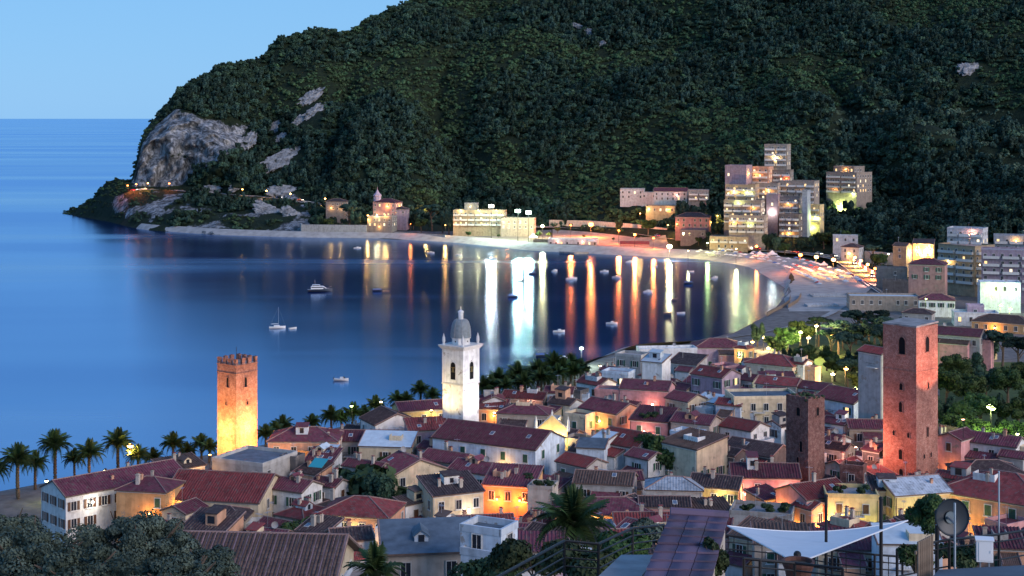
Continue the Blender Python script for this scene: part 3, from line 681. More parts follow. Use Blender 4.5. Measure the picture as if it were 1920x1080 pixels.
def house(cx, cy, w, a, ratio, typ, wc, rc, hr=11, label=None, d=None, name='house', cat='house', rows=2, pitch=.40, lit=.05, chim=1, lamps=(), wins=1.0, kind=None, sp=2.7, ext=(), sc=1, over=.28, group=None, ant=.35, base=None):
    if d is None:
        d = (72-hr)*F/(cy-HY)
        for _ in range(4):
            d = (H-ground(cx, d)-hr)*F/(cy-HY)
    if d < 520: a -= math.degrees(math.atan((cx-960)/F))
    zr = zy(cy, d); wmt = w*d/F; th = R(a)
    W = wmt/(ratio*abs(math.cos(th))+abs(math.sin(th))); L = ratio*W
    x0 = PX(cx, d)
    gz = 1e9
    for sx in (-1, 0, 1):
        for sy in (-1, 0, 1):
            X = x0+sx*L/2*math.cos(th)-sy*W/2*math.sin(th); Y = d+sx*L/2*math.sin(th)+sy*W/2*math.cos(th)
            gz = min(gz, ground(960+X/Y*F, Y))
    gz = gz-.6 if base is None else base
    top = zr-gz
    rise = {'g': W/2*pitch, 'h': W/2*pitch, 'm': W*pitch*.6, 'f': 0}[typ]
    rise = min(rise, top*.5); he = top-rise-.2
    if typ == 'm': rise_mid = rise/2; he = top-rise_mid-.2
    if typ == 'f': he = top-.7
    root = empty(name, (x0, d, gz), th, label, cat, group)
    root['_w'] = wc; root['_r'] = rc; root['_t'] = typ
    HOUSES.append(root); FOOT.append((x0, d, math.hypot(L, W)/2, L, W, th))
    wm, rm = WALL[wc] if wc in WALL else M[wc], ROOF[rc] if rc in ROOF else M[rc]
    wall, roof = volume(root, L, W, 0, he, rise, typ, wm, rm, over=over, ribs=(d < 340 and rc in 'rmdtw'))
    if d < 450 and typ in 'ghm' and not lamps and label is None or (d < 450 and typ in 'gh' and not lamps and random.Random(int(cx*7)).random() < .65):
        ar = random.Random(int(cx*3+cy)); 
        for q in range(1 if ar.random() < .35 else 2):
            wm2 = WALL[ar.choice('WWWCPBWS')]; rk = ar.choice('rmmdt'); la = ar.uniform(.35, .65)*L; wa = ar.uniform(2.0, 3.4)
            if q == 0: volume(root, la, wa, 0, max(2.5, he-ar.uniform(1.0, 3.2)), .8, 'm', wm2, ROOF[rk], (ar.uniform(-.18, .18)*L, -(W/2+wa/2)), over=.25, ribs=d < 340)
            else: volume(root, wa, W*ar.uniform(.4, .7), 0, max(2.5, he-ar.uniform(.8, 2.6)), 0, 'f', wm2, ROOF['p'], ((L/2+wa/2), ar.uniform(-.15, .15)*W), over=.25)
    if d < 420 and ar_d(cx, cy):
        rr2 = random.Random(int(cx+cy)); u = rr2.choice((-.48, .48))*L; mb = MB(); mb.tube([(u, -W/2-.08, 0), (u, -W/2-.08, he-.3)], .05, 5); mb.build('drainpipe', M['iron'] if rr2.random() < .6 else M['trim'], root)
        if rr2.random() < .5 and he > 5: bm = MB(); bw = min(2.6, L*.4); bm.box((0, -.5, 0), (bw, 1.0, .14), 0); bm.tube([(-bw/2, -.95, .95), (bw/2, -.95, .95)], .03, 4, 1); [bm.tube([(-bw/2+k_*bw/8, -.95, 0), (-bw/2+k_*bw/8, -.95, .95)], .016, 3, 1) for k_ in range(9)]; bo = bm.build('balcony', [M['trim'], M['iron']], root); bo.location = (rr2.uniform(-.2, .2)*L, -W/2, he-2.9)
    for e in ext: volume(root, e[0], e[1], 0, e[2], e[3], e[4], WALL[e[7]] if len(e) > 7 else wm, ROOF[e[8]] if len(e) > 8 else rm, (e[5], e[6]), over=over)
    rr = random.Random(int(cx*13+cy*7))
    toc = Vector((-x0, -d, 0)).normalized()
    kinds = [kind] if kind else ['open', 'closed', 'plain', 'open']
    kk = rr.choice(kinds); sh = 0 if rr.random() < .75 else 1
    if wins:
        for (nxv, nyv, ln, off, gable) in ((0, -1, L, W/2, 0), (0, 1, L, W/2, 0), (1, 0, W, L/2, 1), (-1, 0, W, L/2, 1)):
            nw = Vector((nxv*math.cos(th)-nyv*math.sin(th), nxv*math.sin(th)+nyv*math.cos(th), 0))
            if nw.dot(toc) < .12: continue
            n = max(1, int((ln-.6)/sp)); rz = math.atan2(nyv, nxv)+math.pi/2
            ztop = he if not (typ == 'm' and nyv > 0) else he+rise
            for rw in range(rows):
                z = ztop-1.75-rw*2.9
                if gable and typ == 'g' and rw == 0: z += min(.6, rise*.2)
                if z < 1.2: break
                for q in range(n):
                    if rr.random() > wins*.86: continue
                    u = (q+.5)/n*ln-ln/2; u += rr.uniform(-.15, .15)
                    if abs(u) > ln/2-.75: continue
                    lx, ly = (u, nyv*off) if nyv else (nxv*off, u)
                    add_window(root, (lx, ly, z), rz, rr.choice(kinds) if rr.random() < .35 else kk, sh, (rr.choice('oy') if rr.random() < lit else None), sc)
    if chim == 1 and rr.random() < .3: chim = 0
    if typ in 'gm' and d < 520 and rr.random() < .45:
        for q in range(rr.choice((1, 2))):
            sv = rr.uniform(-.32, -.15)*W; su = rr.uniform(-.38, .38)*L; sk = link(bpy.data.objects.new('skylight', SKY_), root); sk.rotation_euler = (math.atan(rise/(W/2) if typ == 'g' else rise/W), 0, 0)
            sk.location = (su, sv, (he+rise*(1-abs(sv)/(W/2)) if typ == 'g' else he+rise*(sv/W+.5))+.24)
    if typ in 'ghm' and d < 430 and cat == 'house' and rr.random() < .30:      # something built on the slope: roof room, sunk terrace or dormer
        hw, hd, hh = rr.uniform(1.5, 3.2), rr.uniform(1.5, 2.6), rr.uniform(1.0, 1.9); hu, hv = rr.uniform(-.3, .3)*L*(.5 if typ == 'h' else 1), rr.uniform(-.2, .1)*W
        zb_ = (he+rise*(1-abs(hv)/(W/2)) if typ in 'gh' else he+rise*(hv/W+.5))+.1; hb = MB(); q_ = rr.random(); wq = WALL[rr.choice('WWBCSG')]
        if q_ < .35:
            hb.box((0, 0, hh/2-.9), (hw, hd, hh+1.8), 0); hb.box((0, -hd/2-.02, hh*.4), (rr.uniform(.5, 1.2), .06, rr.uniform(.6, 1.1)), 2)
            hb.slab([(-hw/2-.15, -hd/2-.2, hh+.02), (hw/2+.15, -hd/2-.2, hh+.02), (hw/2+.15, hd/2+.1, hh+.5), (-hw/2-.15, hd/2+.1, hh+.5)], .12, 1); nm_ = 'roof_room'
        elif q_ < .7:
            pw_ = hw*1.3; hb.box((0, 0, -.6), (pw_, hd*1.2, 1.4), 0); hb.box((0, 0, .12), (pw_-.25, hd*1.2-.25, .06), 3)
            for sx in (-1, 1): hb.box((sx*(pw_/2-.06), 0, .45), (.12, hd*1.2, .7), 0)
            hb.box((0, -hd*.6+.06, .45), (pw_-.24, .12, .68), 0); nm_ = 'roof_terrace'
        else:
            hw *= .7; hb.face([(-hw/2, -hd/2, -.8), (hw/2, -hd/2, -.8), (hw/2, -hd/2, .5), (0, -hd/2, 1.0), (-hw/2, -hd/2, .5)]); hb.box((0, -hd/2-.02, .15), (.6, .05, .8), 2)
            for sx in (-1, 1):
                hb.face([(sx*hw/2, -hd/2, -.8), (sx*hw/2, hd/2, -.8), (sx*hw/2, hd/2, .5), (sx*hw/2, -hd/2, .5)]); hb.slab([(sx*(hw/2+.15), -hd/2-.15, .43), (sx*(hw/2+.15), hd/2+.8, .43), (0, hd/2+.8, 1.08), (0, -hd/2-.15, 1.08)], .1, 1)
            nm_ = 'dormer'
        ho = hb.build(nm_, [wq, rm, M['glass'], ROOF['p']], root); ho.location = (hu, hv, zb_)
    if rr.random() < .13 and d < 520:
        sk = link(bpy.data.objects.new('satellite_dish', SATD), root); sk.location = (rr.uniform(-.35, .35)*L, 0 if typ != 'm' else .3*W, top+.55); sk.rotation_euler = (R(62), 0, rr.uniform(-.4, .8)-th); sk.scale = (1.3,)*3
    if chim == 1 and d < 420 and rr.random() < .4: chim = 3
    for q in range(chim if typ != 'f' else 0):
        c = bpy.data.objects.new('chimney', rr.choice(CH)); u = rr.uniform(-.36, .36)*L; v = rr.uniform(-.3, .3)*W
        zz = he+rise*(1-abs(v)/(W/2)) if typ in 'gh' else he+rise*(v/W+.5)
        if typ == 'h': u *= .5
        link(c, root); c.location = (u, v, zz+.22); s_ = rr.uniform(.55, .9); c.scale = (s_, s_, s_*rr.uniform(.8, 1.2))
    if rr.random() < ant:
        c = bpy.data.objects.new('roof_antenna', ANT); link(c, root); c.location = (rr.uniform(-.3, .3)*L, 0, he+(rise if typ in 'g' else rise*.5 if typ == 'm' else 0)+.2); c.rotation_euler = (0, 0, rr.uniform(0, 3))
    for (side, u, below, col, pw) in lamps:
        nxv, nyv = {'f': (0, -1), 'r': (1, 0), 'l': (-1, 0), 'b': (0, 1)}[side]
        rz = math.atan2(nyv, nxv)+math.pi/2; off = W/2 if nyv else L/2; ln = L if nyv else W
        lx, ly = (u*ln, nyv*(off+.4)) if nyv else (nxv*(off+.4), u*ln)
        wall_lamp(root, (lx, ly, he-below), rz, col, pw)
    root['_he'] = he; root['_L'] = L; root['_W'] = W; root['_rise'] = rise
    return root
def local(root, x, y, z):
    """a world point from a house's own axes"""
    c, s = math.cos(root.rotation_euler[2]), math.sin(root.rotation_euler[2]); l = root.location
    return Vector((l[0]+x*c-y*s, l[1]+x*s+y*c, l[2]+z))
# ------------------------------------------------------------------ the old town
T = house
# left waterfront end
T(215, 880, 245, 28, 2.5, 'g', 'W', 'm', 11, 'long white house with a maroon tiled roof beside the seafront palms on the left', kind='open', chim=2, lamps=[('f', -.3, 1.5, 'w', 200)])
T(282, 893, 112, -25, 1.2, 'h', 'O', 'm', 11.5, 'ochre house with a hipped roof in front of the long white seafront house', wins=.5, lamps=[('r', 0, 3, 'o', 500), ('f', .2, 3.5, 'o', 300)])
T(425, 884, 215, -22, 1.15, 'g', 'C', 'r', 11, 'big cream house with a broad red roof at the foot of the floodlit orange tower', kind='plain', lamps=[('f', -.25, 2.2, 'o', 700), ('f', .1, 2.0, 'o', 500)])
T(335, 866, 95, 30, 1.6, 'm', 'T', 't', 10, 'low tan building between the long white house and the orange tower', lamps=[('f', .3, 1.5, 'o', 300)])
T(478, 851, 150, -35, 1.0, 'f', 'G', 'b', 10.5, 'grey stone building with a flat terrace directly in front of the orange tower', wins=.4)
T(573, 800, 128, -8, 1.5, 'h', 'S', 'm', 12, 'salmon house with a hipped maroon roof right of the orange tower', kind='plain', chim=1, lamps=[('f', .25, 3.0, 'p', 700), ('f', -.35, 3.2, 'o', 300)])
T(683, 806, 128, -8, 1.9, 'g', 'G', 'm', 10, 'grey house with a long maroon roof behind the light metal roofs')
T(620, 814, 36, -82, 1.2, 'g', 'W', 'm', 10.5, 'small white gable house between two maroon roofs right of the orange tower', wins=1)
T(595, 842, 70, -30, 1.3, 'f', 'O', 'p', 8.5, 'ochre building with a lamp-lit roof terrace below the salmon house', lamps=[('b', 0, -1.6, 'o', 500), ('f', .2, 1, 'o', 200)])
T(728, 822, 105, -12, 1.6, 'm', 'C', 'l', 9.5, 'cream building with a pale metal roof and two skylights', wins=.5)
T(730, 768, 112, -68, .9, 'g', 'W', 'd', 12, 'white gable house with a dark roof and a balcony near the seafront palms', chim=0)
T(788, 751, 108, 16, 1.7, 'g', 'Y', 'm', 12, 'yellow house with a broad maroon roof just left of the white bell tower', lamps=[('f', .1, 1.6, 'y', 400)])
T(800, 794, 86, 10, 1.5, 'm', 'L', 'r', 11, 'lilac house with a red roof lit orange in front of the bell tower', lamps=[('b', .45, -1.0, 'o', 450)])
nave = T(935, 796, 248, -30, 1.9, 'g', 'B', 'm', 13.5, 'pale blue church hall with a long maroon roof in front of the bell tower', kind='closed', chim=0, sp=4, cat='church', name='church_hall', rows=2, lamps=[('f', .22, 3.2, 'o', 260)])
T(820, 828, 74, -35, 1.3, 'g', 'L', 'm', 9.5, None); T(878, 828, 70, -35, 1.2, 'g', 'W', 'm', 9, None)
T(842, 846, 110, -35, 1.5, 'g', 'G', 'm', 9.5, None); T(897, 864, 112, -35, 1.4, 'g', 'W', 'm', 9.5, None)
T(768, 853, 138, -62, .75, 'g', 'C', 'm', 11, 'cream house whose wide gable is lit by a white lamp, left of the church hall', kind='plain', chim=1, wins=.5, lamps=[('f', -.15, 3.6, 'y', 1300), ('r', -.25, 3.0, 'w', 420)])
T(688, 863, 92, -35, 1.9, 'g', 'G', 'm', 10, None); T(618, 895, 72, -35, 1.2, 'g', 'W', 'm', 9, None)
T(548, 896, 110, -35, 1.3, 'g', 'W', 'm', 10, 'white house with shuttered windows under a maroon roof behind the garden trees', kind='open')
T(678, 930, 156, -18, 1.25, 'h', 'S', 'r', 11, 'peach house with a hipped red roof and small windows beside the netted balcony', kind='plain', chim=0, lamps=[('f', 0, 2.4, 'y', 600), ('f', .35, 3.5, 'o', 300)])
T(424, 948, 92, -15, 1.2, 'h', 'T', 'd', 8, 'low house with a dark hipped roof behind the foreground tiled roof')
T(606, 852, 66, -20, 1.0, 'm', 'W', 'm', 9, 'white house with a teal awning over its roof terrace')
T(612, 842, 46, -25, 1.0, 'm', 'B', 'l', 9.5, 'small pale blue house with a light metal roof right of the teal awning', wins=.4)
T(548, 851, 44, -30, 1.0, 'f', 'K', 'b', 10, 'narrow dark stone house left of the teal awning', wins=.3)
T(845, 906, 124, 22, 1.3, 'm', 'C', 'd', 10, 'cream house with a dark sloping roof beside the stone lane', kind='plain', lamps=[('f', .18, 2.6, 'w', 120)])
T(962, 890, 112, -14, 1.2, 'm', 'O', 'm', 10, 'ochre house glowing orange under its pergola terrace', rows=1, lamps=[('f', -.2, 2.2, 'r', 1100), ('f', .25, 2.2, 'r', 1100)])
T(1018, 905, 58, -14, 1.0, 'f', 'A', 'p', 10, 'beige house with a planted pergola terrace right of the orange-lit house', wins=.3)
T(1090, 853, 94, -42, 1.3, 'g', 'G', 'r', 10.5, 'grey house with a red brown roof right of the church hall')
T(1135, 883, 122, -8, 1.5, 'g', 'G', 't', 9.5, 'low grey house with a mossy brown roof and a wall behind it')
T(1182, 806, 120, -36, 1.1, 'g', 'W', 'r', 12, 'bright white house with a steep red roof and skylights', pitch=.5, wins=.3, ant=0)
T(1130, 818, 56, -36, .8, 'm', 'W', 'l', 11, 'narrow bright white house left of the steep red roof', wins=.3)
T(1210, 843, 74, -42, 1.2, 'g', 'W', 'm', 10, None)
T(1130, 932, 182, 4, 1.9, 'h', 'O', 'm', 9.5, 'long ochre house with a hipped maroon roof above lamp-lit arches', chim=0, wins=.6, lamps=[('f', -.1, 1.8, 'o', 700), ('f', .2, 2, 'y', 500)])
T(1245, 930, 95, 4, 1.6, 'g', 'P', 'd', 9.5, None)
T(1264, 893, 112, 0, 1.4, 'h', 'G', 'g', 9.5, 'low stone house with a rough grey slab roof and dark doors', kind='plain')
T(1300, 822, 126, -42, 1.1, 'm', 'C', 't', 12, 'tall cream house with a plain wide side wall right of the steep red roof', wins=.5, pitch=.25, chim=0)
T(1290, 806, 68, -30, 1.2, 'f', 'B', 'b', 11, 'pale blue house with a flat roof behind the tall cream house')
T(1305, 775, 96, -22, 1.3, 'g', 'A', 'm', 12, 'beige house with dark loggia windows under a maroon roof', kind='open', wins=1.1, sp=3.2)
T(1396, 786, 92, -36, 1.2, 'g', 'W', 'r', 11, 'white gable house with a red roof left of the short brick tower')
T(1226, 775, 92, -18, 1.2, 'm', 'P', 'm', 11, 'pink house with a roof garden of dark plants', lamps=[('f', -.1, 2, 'p', 350)])
T(1145, 750, 116, -42, 1.3, 'g', 'S', 'm', 12, 'salmon house with an orange-lit front under a long maroon roof', lamps=[('f', .1, 1.8, 'o', 450), ('f', -.25, 2.2, 'o', 350), ('r', .2, 2.4, 'p', 350)])
T(1286, 735, 76, -42, 1.1, 'g', 'C', 'm', 10.5, None); T(1214, 712, 106, -14, 1.5, 'g', 'P', 'm', 12, 'pink house with a blank lit side wall and two chimneys', chim=2, wins=.5, lamps=[('f', .2, 3, 'p', 250)])
T(1342, 688, 92, -36, 1.2, 'g', 'L', 'r', 12, 'lilac gable house with a red roof near the far end of the town', chim=1)
T(1230, 670, 56, -25, 1.1, 'm', 'W', 'l', 13, 'tall narrow bright white house near the beach promenade', wins=.3, chim=0)
T(1186, 661, 66, -25, 1.3, 'f', 'G', 'p', 10, 'grey flat-roofed building by the beach left of the tall white house')
T(1250, 650, 112, 12, 3.2, 'f', 'W', 'l', 8, 'long low white bathing house along the promenade', rows=1)
T(1346, 634, 92, 8, 1.5, 'h', 'L', 'm', 8, 'lilac house with a hipped roof at the edge of the beach')
T(1395, 645, 38, -30, 1.0, 'h', 'O', 'r', 8, 'small ochre house beside the yellow park lamps', lamps=[('f', 0, 1.5, 'y', 400)])
T(1455, 664, 118, -24, 1.4, 'h', 'A', 'r', 11.5, 'broad beige house with a hipped red roof under the yellow park lamps', chim=2)
T(1500, 672, 46, -30, 1.0, 'g', 'W', 'r', 11, None)
T(1462, 706, 92, -16, 1.5, 'g', 'G', 'r', 11, None)
T(1428, 735, 128, 14, 1.6, 'f', 'C', 'b', 11.5, 'large cream building with a dark flat roof left of the short brick tower', kind='plain')
T(1372, 747, 62, -20, 1.2, 'g', 'B', 'r', 10.5, None)
T(1592, 728, 122, -40, 1.1, 'g', 'B', 'm', 11.5, 'pale blue house with a big gable between the two brick towers', wins=.5)
T(1532, 716, 74, -25, 1.3, 'g', 'W', 'm', 10.5, None)
T(1645, 650, 66, -42, 1.4, 'g', 'G', 'r', 20, 'tall bare stone church flank left of the tall brick tower', name='stone_church', cat='church', wins=.15, chim=0, d=318)
T(1572, 782, 62, -30, 1.2, 'g', 'W', 'm', 9.5, None); T(1624, 786, 74, 10, 1.3, 'g', 'T', 'm', 9.5, None)
T(1420, 826, 132, -32, 1.4, 'g', 'K', 'd', 10.5, 'dark house with a wide black brown roof left of the short brick tower')
T(1368, 838, 70, -35, 1.2, 'g', 'K', 'd', 10, None)
T(1432, 868, 130, 6, 1.5, 'g', 'P', 'm', 11, 'bright pink house under a broad maroon roof in front of the short brick tower', kind='plain', lamps=[('f', .3, 2.2, 'p', 800), ('f', -.3, 2.6, 'p', 500)])
T(1345, 890, 112, -12, 1.3, 'g', 'Y', 'd', 9.5, 'yellow house with a dark roof and two skylights', lamps=[('f', .2, 1.6, 'y', 350)])
T(1525, 902, 136, 40, 1.2, 'g', 'P', 'r', 11, 'pink gable house with a red roof lit by a warm wall lamp', kind='plain', lamps=[('l', .3, 3.2, 'o', 1000), ('l', -.3, 4.2, 'o', 500)])
T(1520, 937, 64, -42, 1.0, 'g', 'S', 'r', 9, 'small salmon house with a red roof glowing red at its side', lamps=[('r', 0, 2.4, 'r', 600)], chim=0)
T(1594, 916, 104, 6, 1.2, 'f', 'Y', 'p', 10.5, 'yellow house with a columned roof loggia in front of the tall brick tower', kind='closed', lamps=[('f', -.3, 4, 'y', 900), ('f', .3, 6.5, 'v', 500)])
T(1662, 905, 64, 12, 1.2, 'm', 'C', 'd', 11, 'cream house with a dark roof and a covered balcony right of the yellow loggia', lamps=[('f', .1, 5, 'y', 500)])
T(1706, 893, 138, 30, 1.2, 'g', 'Y', 'g', 12, 'yellow house with a big grey slate roof at the foot of the tall brick tower', kind='open', chim=1, lamps=[('f', .1, 5.5, 'v', 1100), ('f', -.25, 5.5, 'y', 600)])
T(1885, 884, 270, -20, 1.25, 'h', 'S', 'r', 13, 'large salmon house with a hipped red roof and green shutters at the right edge', kind='closed', chim=2, wins=.95, sp=3.4, sc=1.15, lamps=[('f', -.35, 5, 'o', 1100), ('f', .0, 6.5, 'o', 700)])
T(1795, 806, 80, 62, 1.3, 'g', 'P', 'm', 12, 'pink gable house with a single window right of the tall brick tower', wins=.5, chim=1, lamps=[('l', -.2, 6, 'o', 350)])
T(1855, 812, 132, -18, 1.9, 'g', 'W', 'm', 11.5, 'long white house with a maroon roof behind the pink gable house')
T(1850, 862, 126, 20, 1.5, 'h', 'A', 'd', 9.5, 'beige house with a dark hipped roof between the pink gable and the large salmon house')
T(1786, 884, 64, -20, 1.4, 'g', 'W', 'r', 11, 'white house with a row of small windows right of the tall brick tower', kind='small')
T(1902, 845, 60, -20, 1.2, 'g', 'G', 'm', 9.5, None)
T(1600, 868, 54, -12, 1.2, 'f', 'brick2', 'b', 10.5, 'ruined dark brick building without a roof between the brick towers', wins=.3)
T(1640, 838, 46, -30, 1.2, 'm', 'K', 'm', 10, None); T(1568, 828, 70, -25, 1.3, 'g', 'A', 'd', 9.5, None)
# rows behind the church hall
T(924, 738, 48, -84, 1.3, 'g', 'W', 'm', 11, 'small white gable house right behind the bell tower')
T(986, 733, 92, -18, 1.8, 'g', 'T', 'r', 10.5, 'tan house with a red roof below the seafront palm row', chim=2, lamps=[('f', .2, 1, 'p', 300)])
T(985, 757, 108, -12, 1.6, 'h', 'A', 'm', 10.5, 'beige house with a hipped maroon roof behind the church hall')
T(925, 757, 60, -10, 1.4, 'm', 'S', 'r', 9.5, 'small salmon house lit orange at the foot of the bell tower', lamps=[('f', .1, 1.2, 'o', 400)])
T(1050, 724, 60, -10, 1.3, 'g', 'B', 'm', 11.5, None); T(1118, 706, 74, -42, 1.2, 'g', 'W', 'r', 11, 'white house with a red roof by the seafront lamp', lamps=[('r', .2, 2.2, 'y', 300)])
T(1082, 728, 44, -30, 1.0, 'f', 'K', 'b', 11, None); T(1142, 726, 56, -10, 1.2, 'f', 'P', 'p', 10, None)
T(1088, 772, 60, -30, 1.1, 'f', 'C', 't', 10, 'cream house with a rough stone terrace behind the lit church front', lamps=[('l', 0, 2.2, 'y', 400)])
T(1060, 745, 64, -35, 1.2, 'g', 'W', 'd', 10.5, None)
T(1160, 693, 64, -20, 1.3, 'f', 'B', 'p', 10, None); T(1290, 672, 74, -25, 1.2, 'm', 'G', 'd', 9.5, None)
T(1400, 700, 62, -30, 1.2, 'g', 'A', 'm', 10, None); T(1330, 745, 58, -35, 1.3, 'm', 'B', 'l', 9, None)
T(1110, 830, 60, -10, 1.4, 'm', 'B', 'b', 11, 'pale blue house with a dark flat awning right of the church hall', wins=.4)
T(1505, 745, 60, -30, 1.2, 'g', 'C', 'm', 9.5, None)
# front rows climbing the slope
T(1000, 982, 120, -12, 1.5, 'g', 'L', 'm', 9, None); T(905, 965, 120, 8, 1.7, 'g', 'S', 'r', 8, 'low salmon house with a red roof in front of the orange-lit pergola house', lamps=[('l', 0, 1.5, 'y', 250)])
T(1205, 960, 110, 6, 1.6, 'g', 'P', 'r', 8.5, 'pink house with a worn red roof behind the foreground palm', lamps=[('f', -.3, 1.8, 'o', 450)])
T(1430, 950, 130, -6, 1.5, 'f', 'G', 'p', 8, 'grey house with a planted roof terrace left of the small red-lit house', wins=.4)
T(1330, 948, 84, 20, 1.3, 'm', 'T', 't', 8, None)
T(770, 935, 60, 40, 1.6, 'm', 'W', 't', 7.5, None); T(1320, 985, 110, -8, 1.5, 'm', 'P', 'r', 8.5, None, d=212)
T(735, 985, 60, -20, 1.2, 'f', 'W', 'l', 8, 'small white building with a light roof below the peach house', d=205, lamps=[('f', 0, 1.2, 'o', 250)])
T(1470, 1000, 120, 5, 1.6, 'm', 'A', 't', 8, None, d=200); T(1585, 1010, 120, 10, 1.6, 'm', 'C', 'm', 8, None, d=196)
T(1240, 1015, 120, 5, 1.5, 'm', 'G', 'd', 8, None, d=190)
T(1015, 1015, 100, 0, 1.5, 'm', 'L', 'm', 8, None, d=190); T(760, 1042, 60, -10, 1.3, 'f', 'G', 'p', 8, None, d=165)
T(1700, 1000, 120, 12, 1.7, 'm', 'B', 'l', 8, 'pale blue shed with a light metal roof in front of the yellow slate-roofed house', d=190, wins=0, chim=0)
# big roof in the lower left foreground, built tile by tile further down
FR = T(485, 1000, 330, -14, 1.15, 'g', 'C', 'w', 9, 'cream house with a large weathered tiled roof in the lower left foreground', d=122, pitch=.46, kind='closed', chim=0, rows=1, over=.7, ant=0, sp=3)
FL = T(800, 1003, 170, 4, 1.5, 'm', 'A', 'b', 8, 'beige house with a dark slate-blue roof at the bottom centre', d=150, kind='plain', chim=0, rows=1, ant=0, over=.6)
FC = T(920, 1022, 112, -28, 1.3, 'f', 'B', 'b', 9, 'pale blue stepped building with flat roofs beside the foreground palm', d=142, wins=.3, )
volume(FC, 4.4, 3.4, FC['_he'], FC['_he']+2.0, 0, 'f', WALL['B'], ROOF['b'], (-.5, .6))
add_window(FC, (-.9, .6-1.7, FC['_he']+1.1), 0, 'plain'); add_window(FC, (1.7, .6, FC['_he']+1.1), R(90), 'plain')
# ---- fill the gaps: lower roofs wedged between the others
def overlaps(x, y, r):
    for fx_, fy_, fr_, L, W, th in FOOT:
        dx, dy = x-fx_, y-fy_; u = dx*math.cos(th)+dy*math.sin(th); v = -dx*math.sin(th)+dy*math.cos(th)
        if abs(u) < L/2+r*.72 and abs(v) < W/2+r*.72: return True
    return False
fr = random.Random(3); nf = 0
for k in range(6000):
    d = fr.uniform(205, 400); px = fr.uniform(300, 1930)
    dn = float(np.interp(px, nx, nd))
    if px <= 1476 and d > dn-34: continue
    if px > 1470 and d > 330: continue
    if 870 < px < 1130 and d > dn-85: continue
    if px < 870 and d > dn-52: continue
    if px > 1760 and d > 285: continue
    if 1420 < px < 1760 and d > 365: continue
    x = PX(px, d); r = fr.uniform(3.0, 4.6) if k < 2500 else fr.uniform(2.0, 3.2)
    if overlaps(x, d, r): continue
    hr = fr.uniform(6.0, 8.8)
    cy = HY+(H-ground(px, d)-hr)/d*F
    w = 2*r*F/d
    T(px, cy, w, fr.choice([-35, -40, -30, 10, 50]), fr.uniform(1.0, 1.4), fr.choice('ggggmmhf'), fr.choice('WWWWGACLPSCB'), fr.choice('mmmrrdtdm'), hr, None, d=d, rows=1)
    nf += 1
    if nf > 130: break
print('filler houses', nf)
# ------------------------------------------------------------------ towers
def arch_window(parent, loc, rz, w, h, name='arched_window', bell=False, frame=None, pointed=False):
    """a dark arched opening with a stone surround standing proud of the wall"""
    mb = MB(); n = 9; arc = []
    for i in range(n+1):
        a = math.pi*i/n; arc.append((math.cos(a)*w/2, h/2-w/2+math.sin(a)*w/2*(1.35 if pointed else 1)))
    inner = [(w/2, -h/2)]+arc+[(-w/2, -h/2)]; t = .13
    outer = [(x*(1+2*t/w), (z if i in (0, len(inner)-1) else z+t*.6)) for i, (x, z) in enumerate(inner)]
    for i in range(len(inner)-1):
        a, b, c, e = inner[i], inner[i+1], outer[i+1], outer[i]
        mb.face([(a[0], -.10, a[1]), (b[0], -.10, b[1]), (c[0], -.10, c[1]), (e[0], -.10, e[1])]); mb.face([(e[0], -.1, e[1]), (c[0], -.1, c[1]), (c[0], .1, c[1]), (e[0], .1, e[1])])
        mb.face([(a[0], -.1, a[1]), (a[0], .0, a[1]), (b[0], 0, b[1]), (b[0], -.1, b[1])])
    mb.box((0, -.08, -h/2-.06), (w+.4, .24, .12))
    o = mb.build(name, frame or M['trim'], parent); o.location = loc; o.rotation_euler = (0, 0, rz)
    p = MB(); p.face([(x, -.012, z) for x, z in inner][::-1]); p.build('opening', M['dark'], o)
    if bell:
        b = MB(); b.lathe([(.03, .42), (.14, .40), (.22, .2), (.28, -.15), (.42, -.38), (.40, -.4), (0, -.36)], 12); b.box((0, 0, .5), (w*.95, .14, .16))
        q = b.build('bell', M['bell'], o); q.location = (0, -.1, .15); q.scale = (w/1.2, .35, w/1.2)
    return o
M['dark'] = plain('dark_interior', (.012, .012, .014), .9, 0, .1)
def tower_root(name, px, d, a, label, cat='tower'):
    x = PX(px, d); return empty(name, (x, d, ground(px, d)-.3), R(a), label, cat)
def face_pt(S, side, u, z):
    """local place on one face of a square tower of side S: 'l' is the face towards the lower left, 'r' towards the right"""
    return ((u, -S/2, z), 0) if side == 'l' else ((S/2, u, z), R(90))
# orange floodlit tower by the sea
d = 292; S = 74*d/F/(math.cos(R(48))+math.sin(R(48))); tw = tower_root('battlemented_tower', 445, d, -38, 'old battlemented tower floodlit orange beside the sea on the left'); gz = tw.location.z
top = zy(667, d)-gz
mb = MB(); mb.box((0, 0, (top-1.3)/2), (S, S, top-1.3)); mb.build('wall', M['brick_o'] if 'brick_o' in M else M['brick'], tw)
mb = MB(); mb.box((0, 0, top-3.0), (S+.12, S+.12, .16)); mb.box((0, 0, top-1.36), (S+.2, S+.2, .14)); mb.build('string_course', M['brick'], tw)
mb = MB(); mb.box((0, 0, top-1.25), (S-.8, S-.8, .1)); mb.build('roof_deck', M['stone'], tw)
mer = MB(); mer.box((0, 0, .5), (.82, .5, 1.1)); mer.box((0, 0, 1.1), (.9, .58, .1)); mer.face([(-.41, -.25, 1.15), (.41, -.25, 1.15), (0, 0, 1.3)]); mm = mer.mesh('merlon', M['brick'])
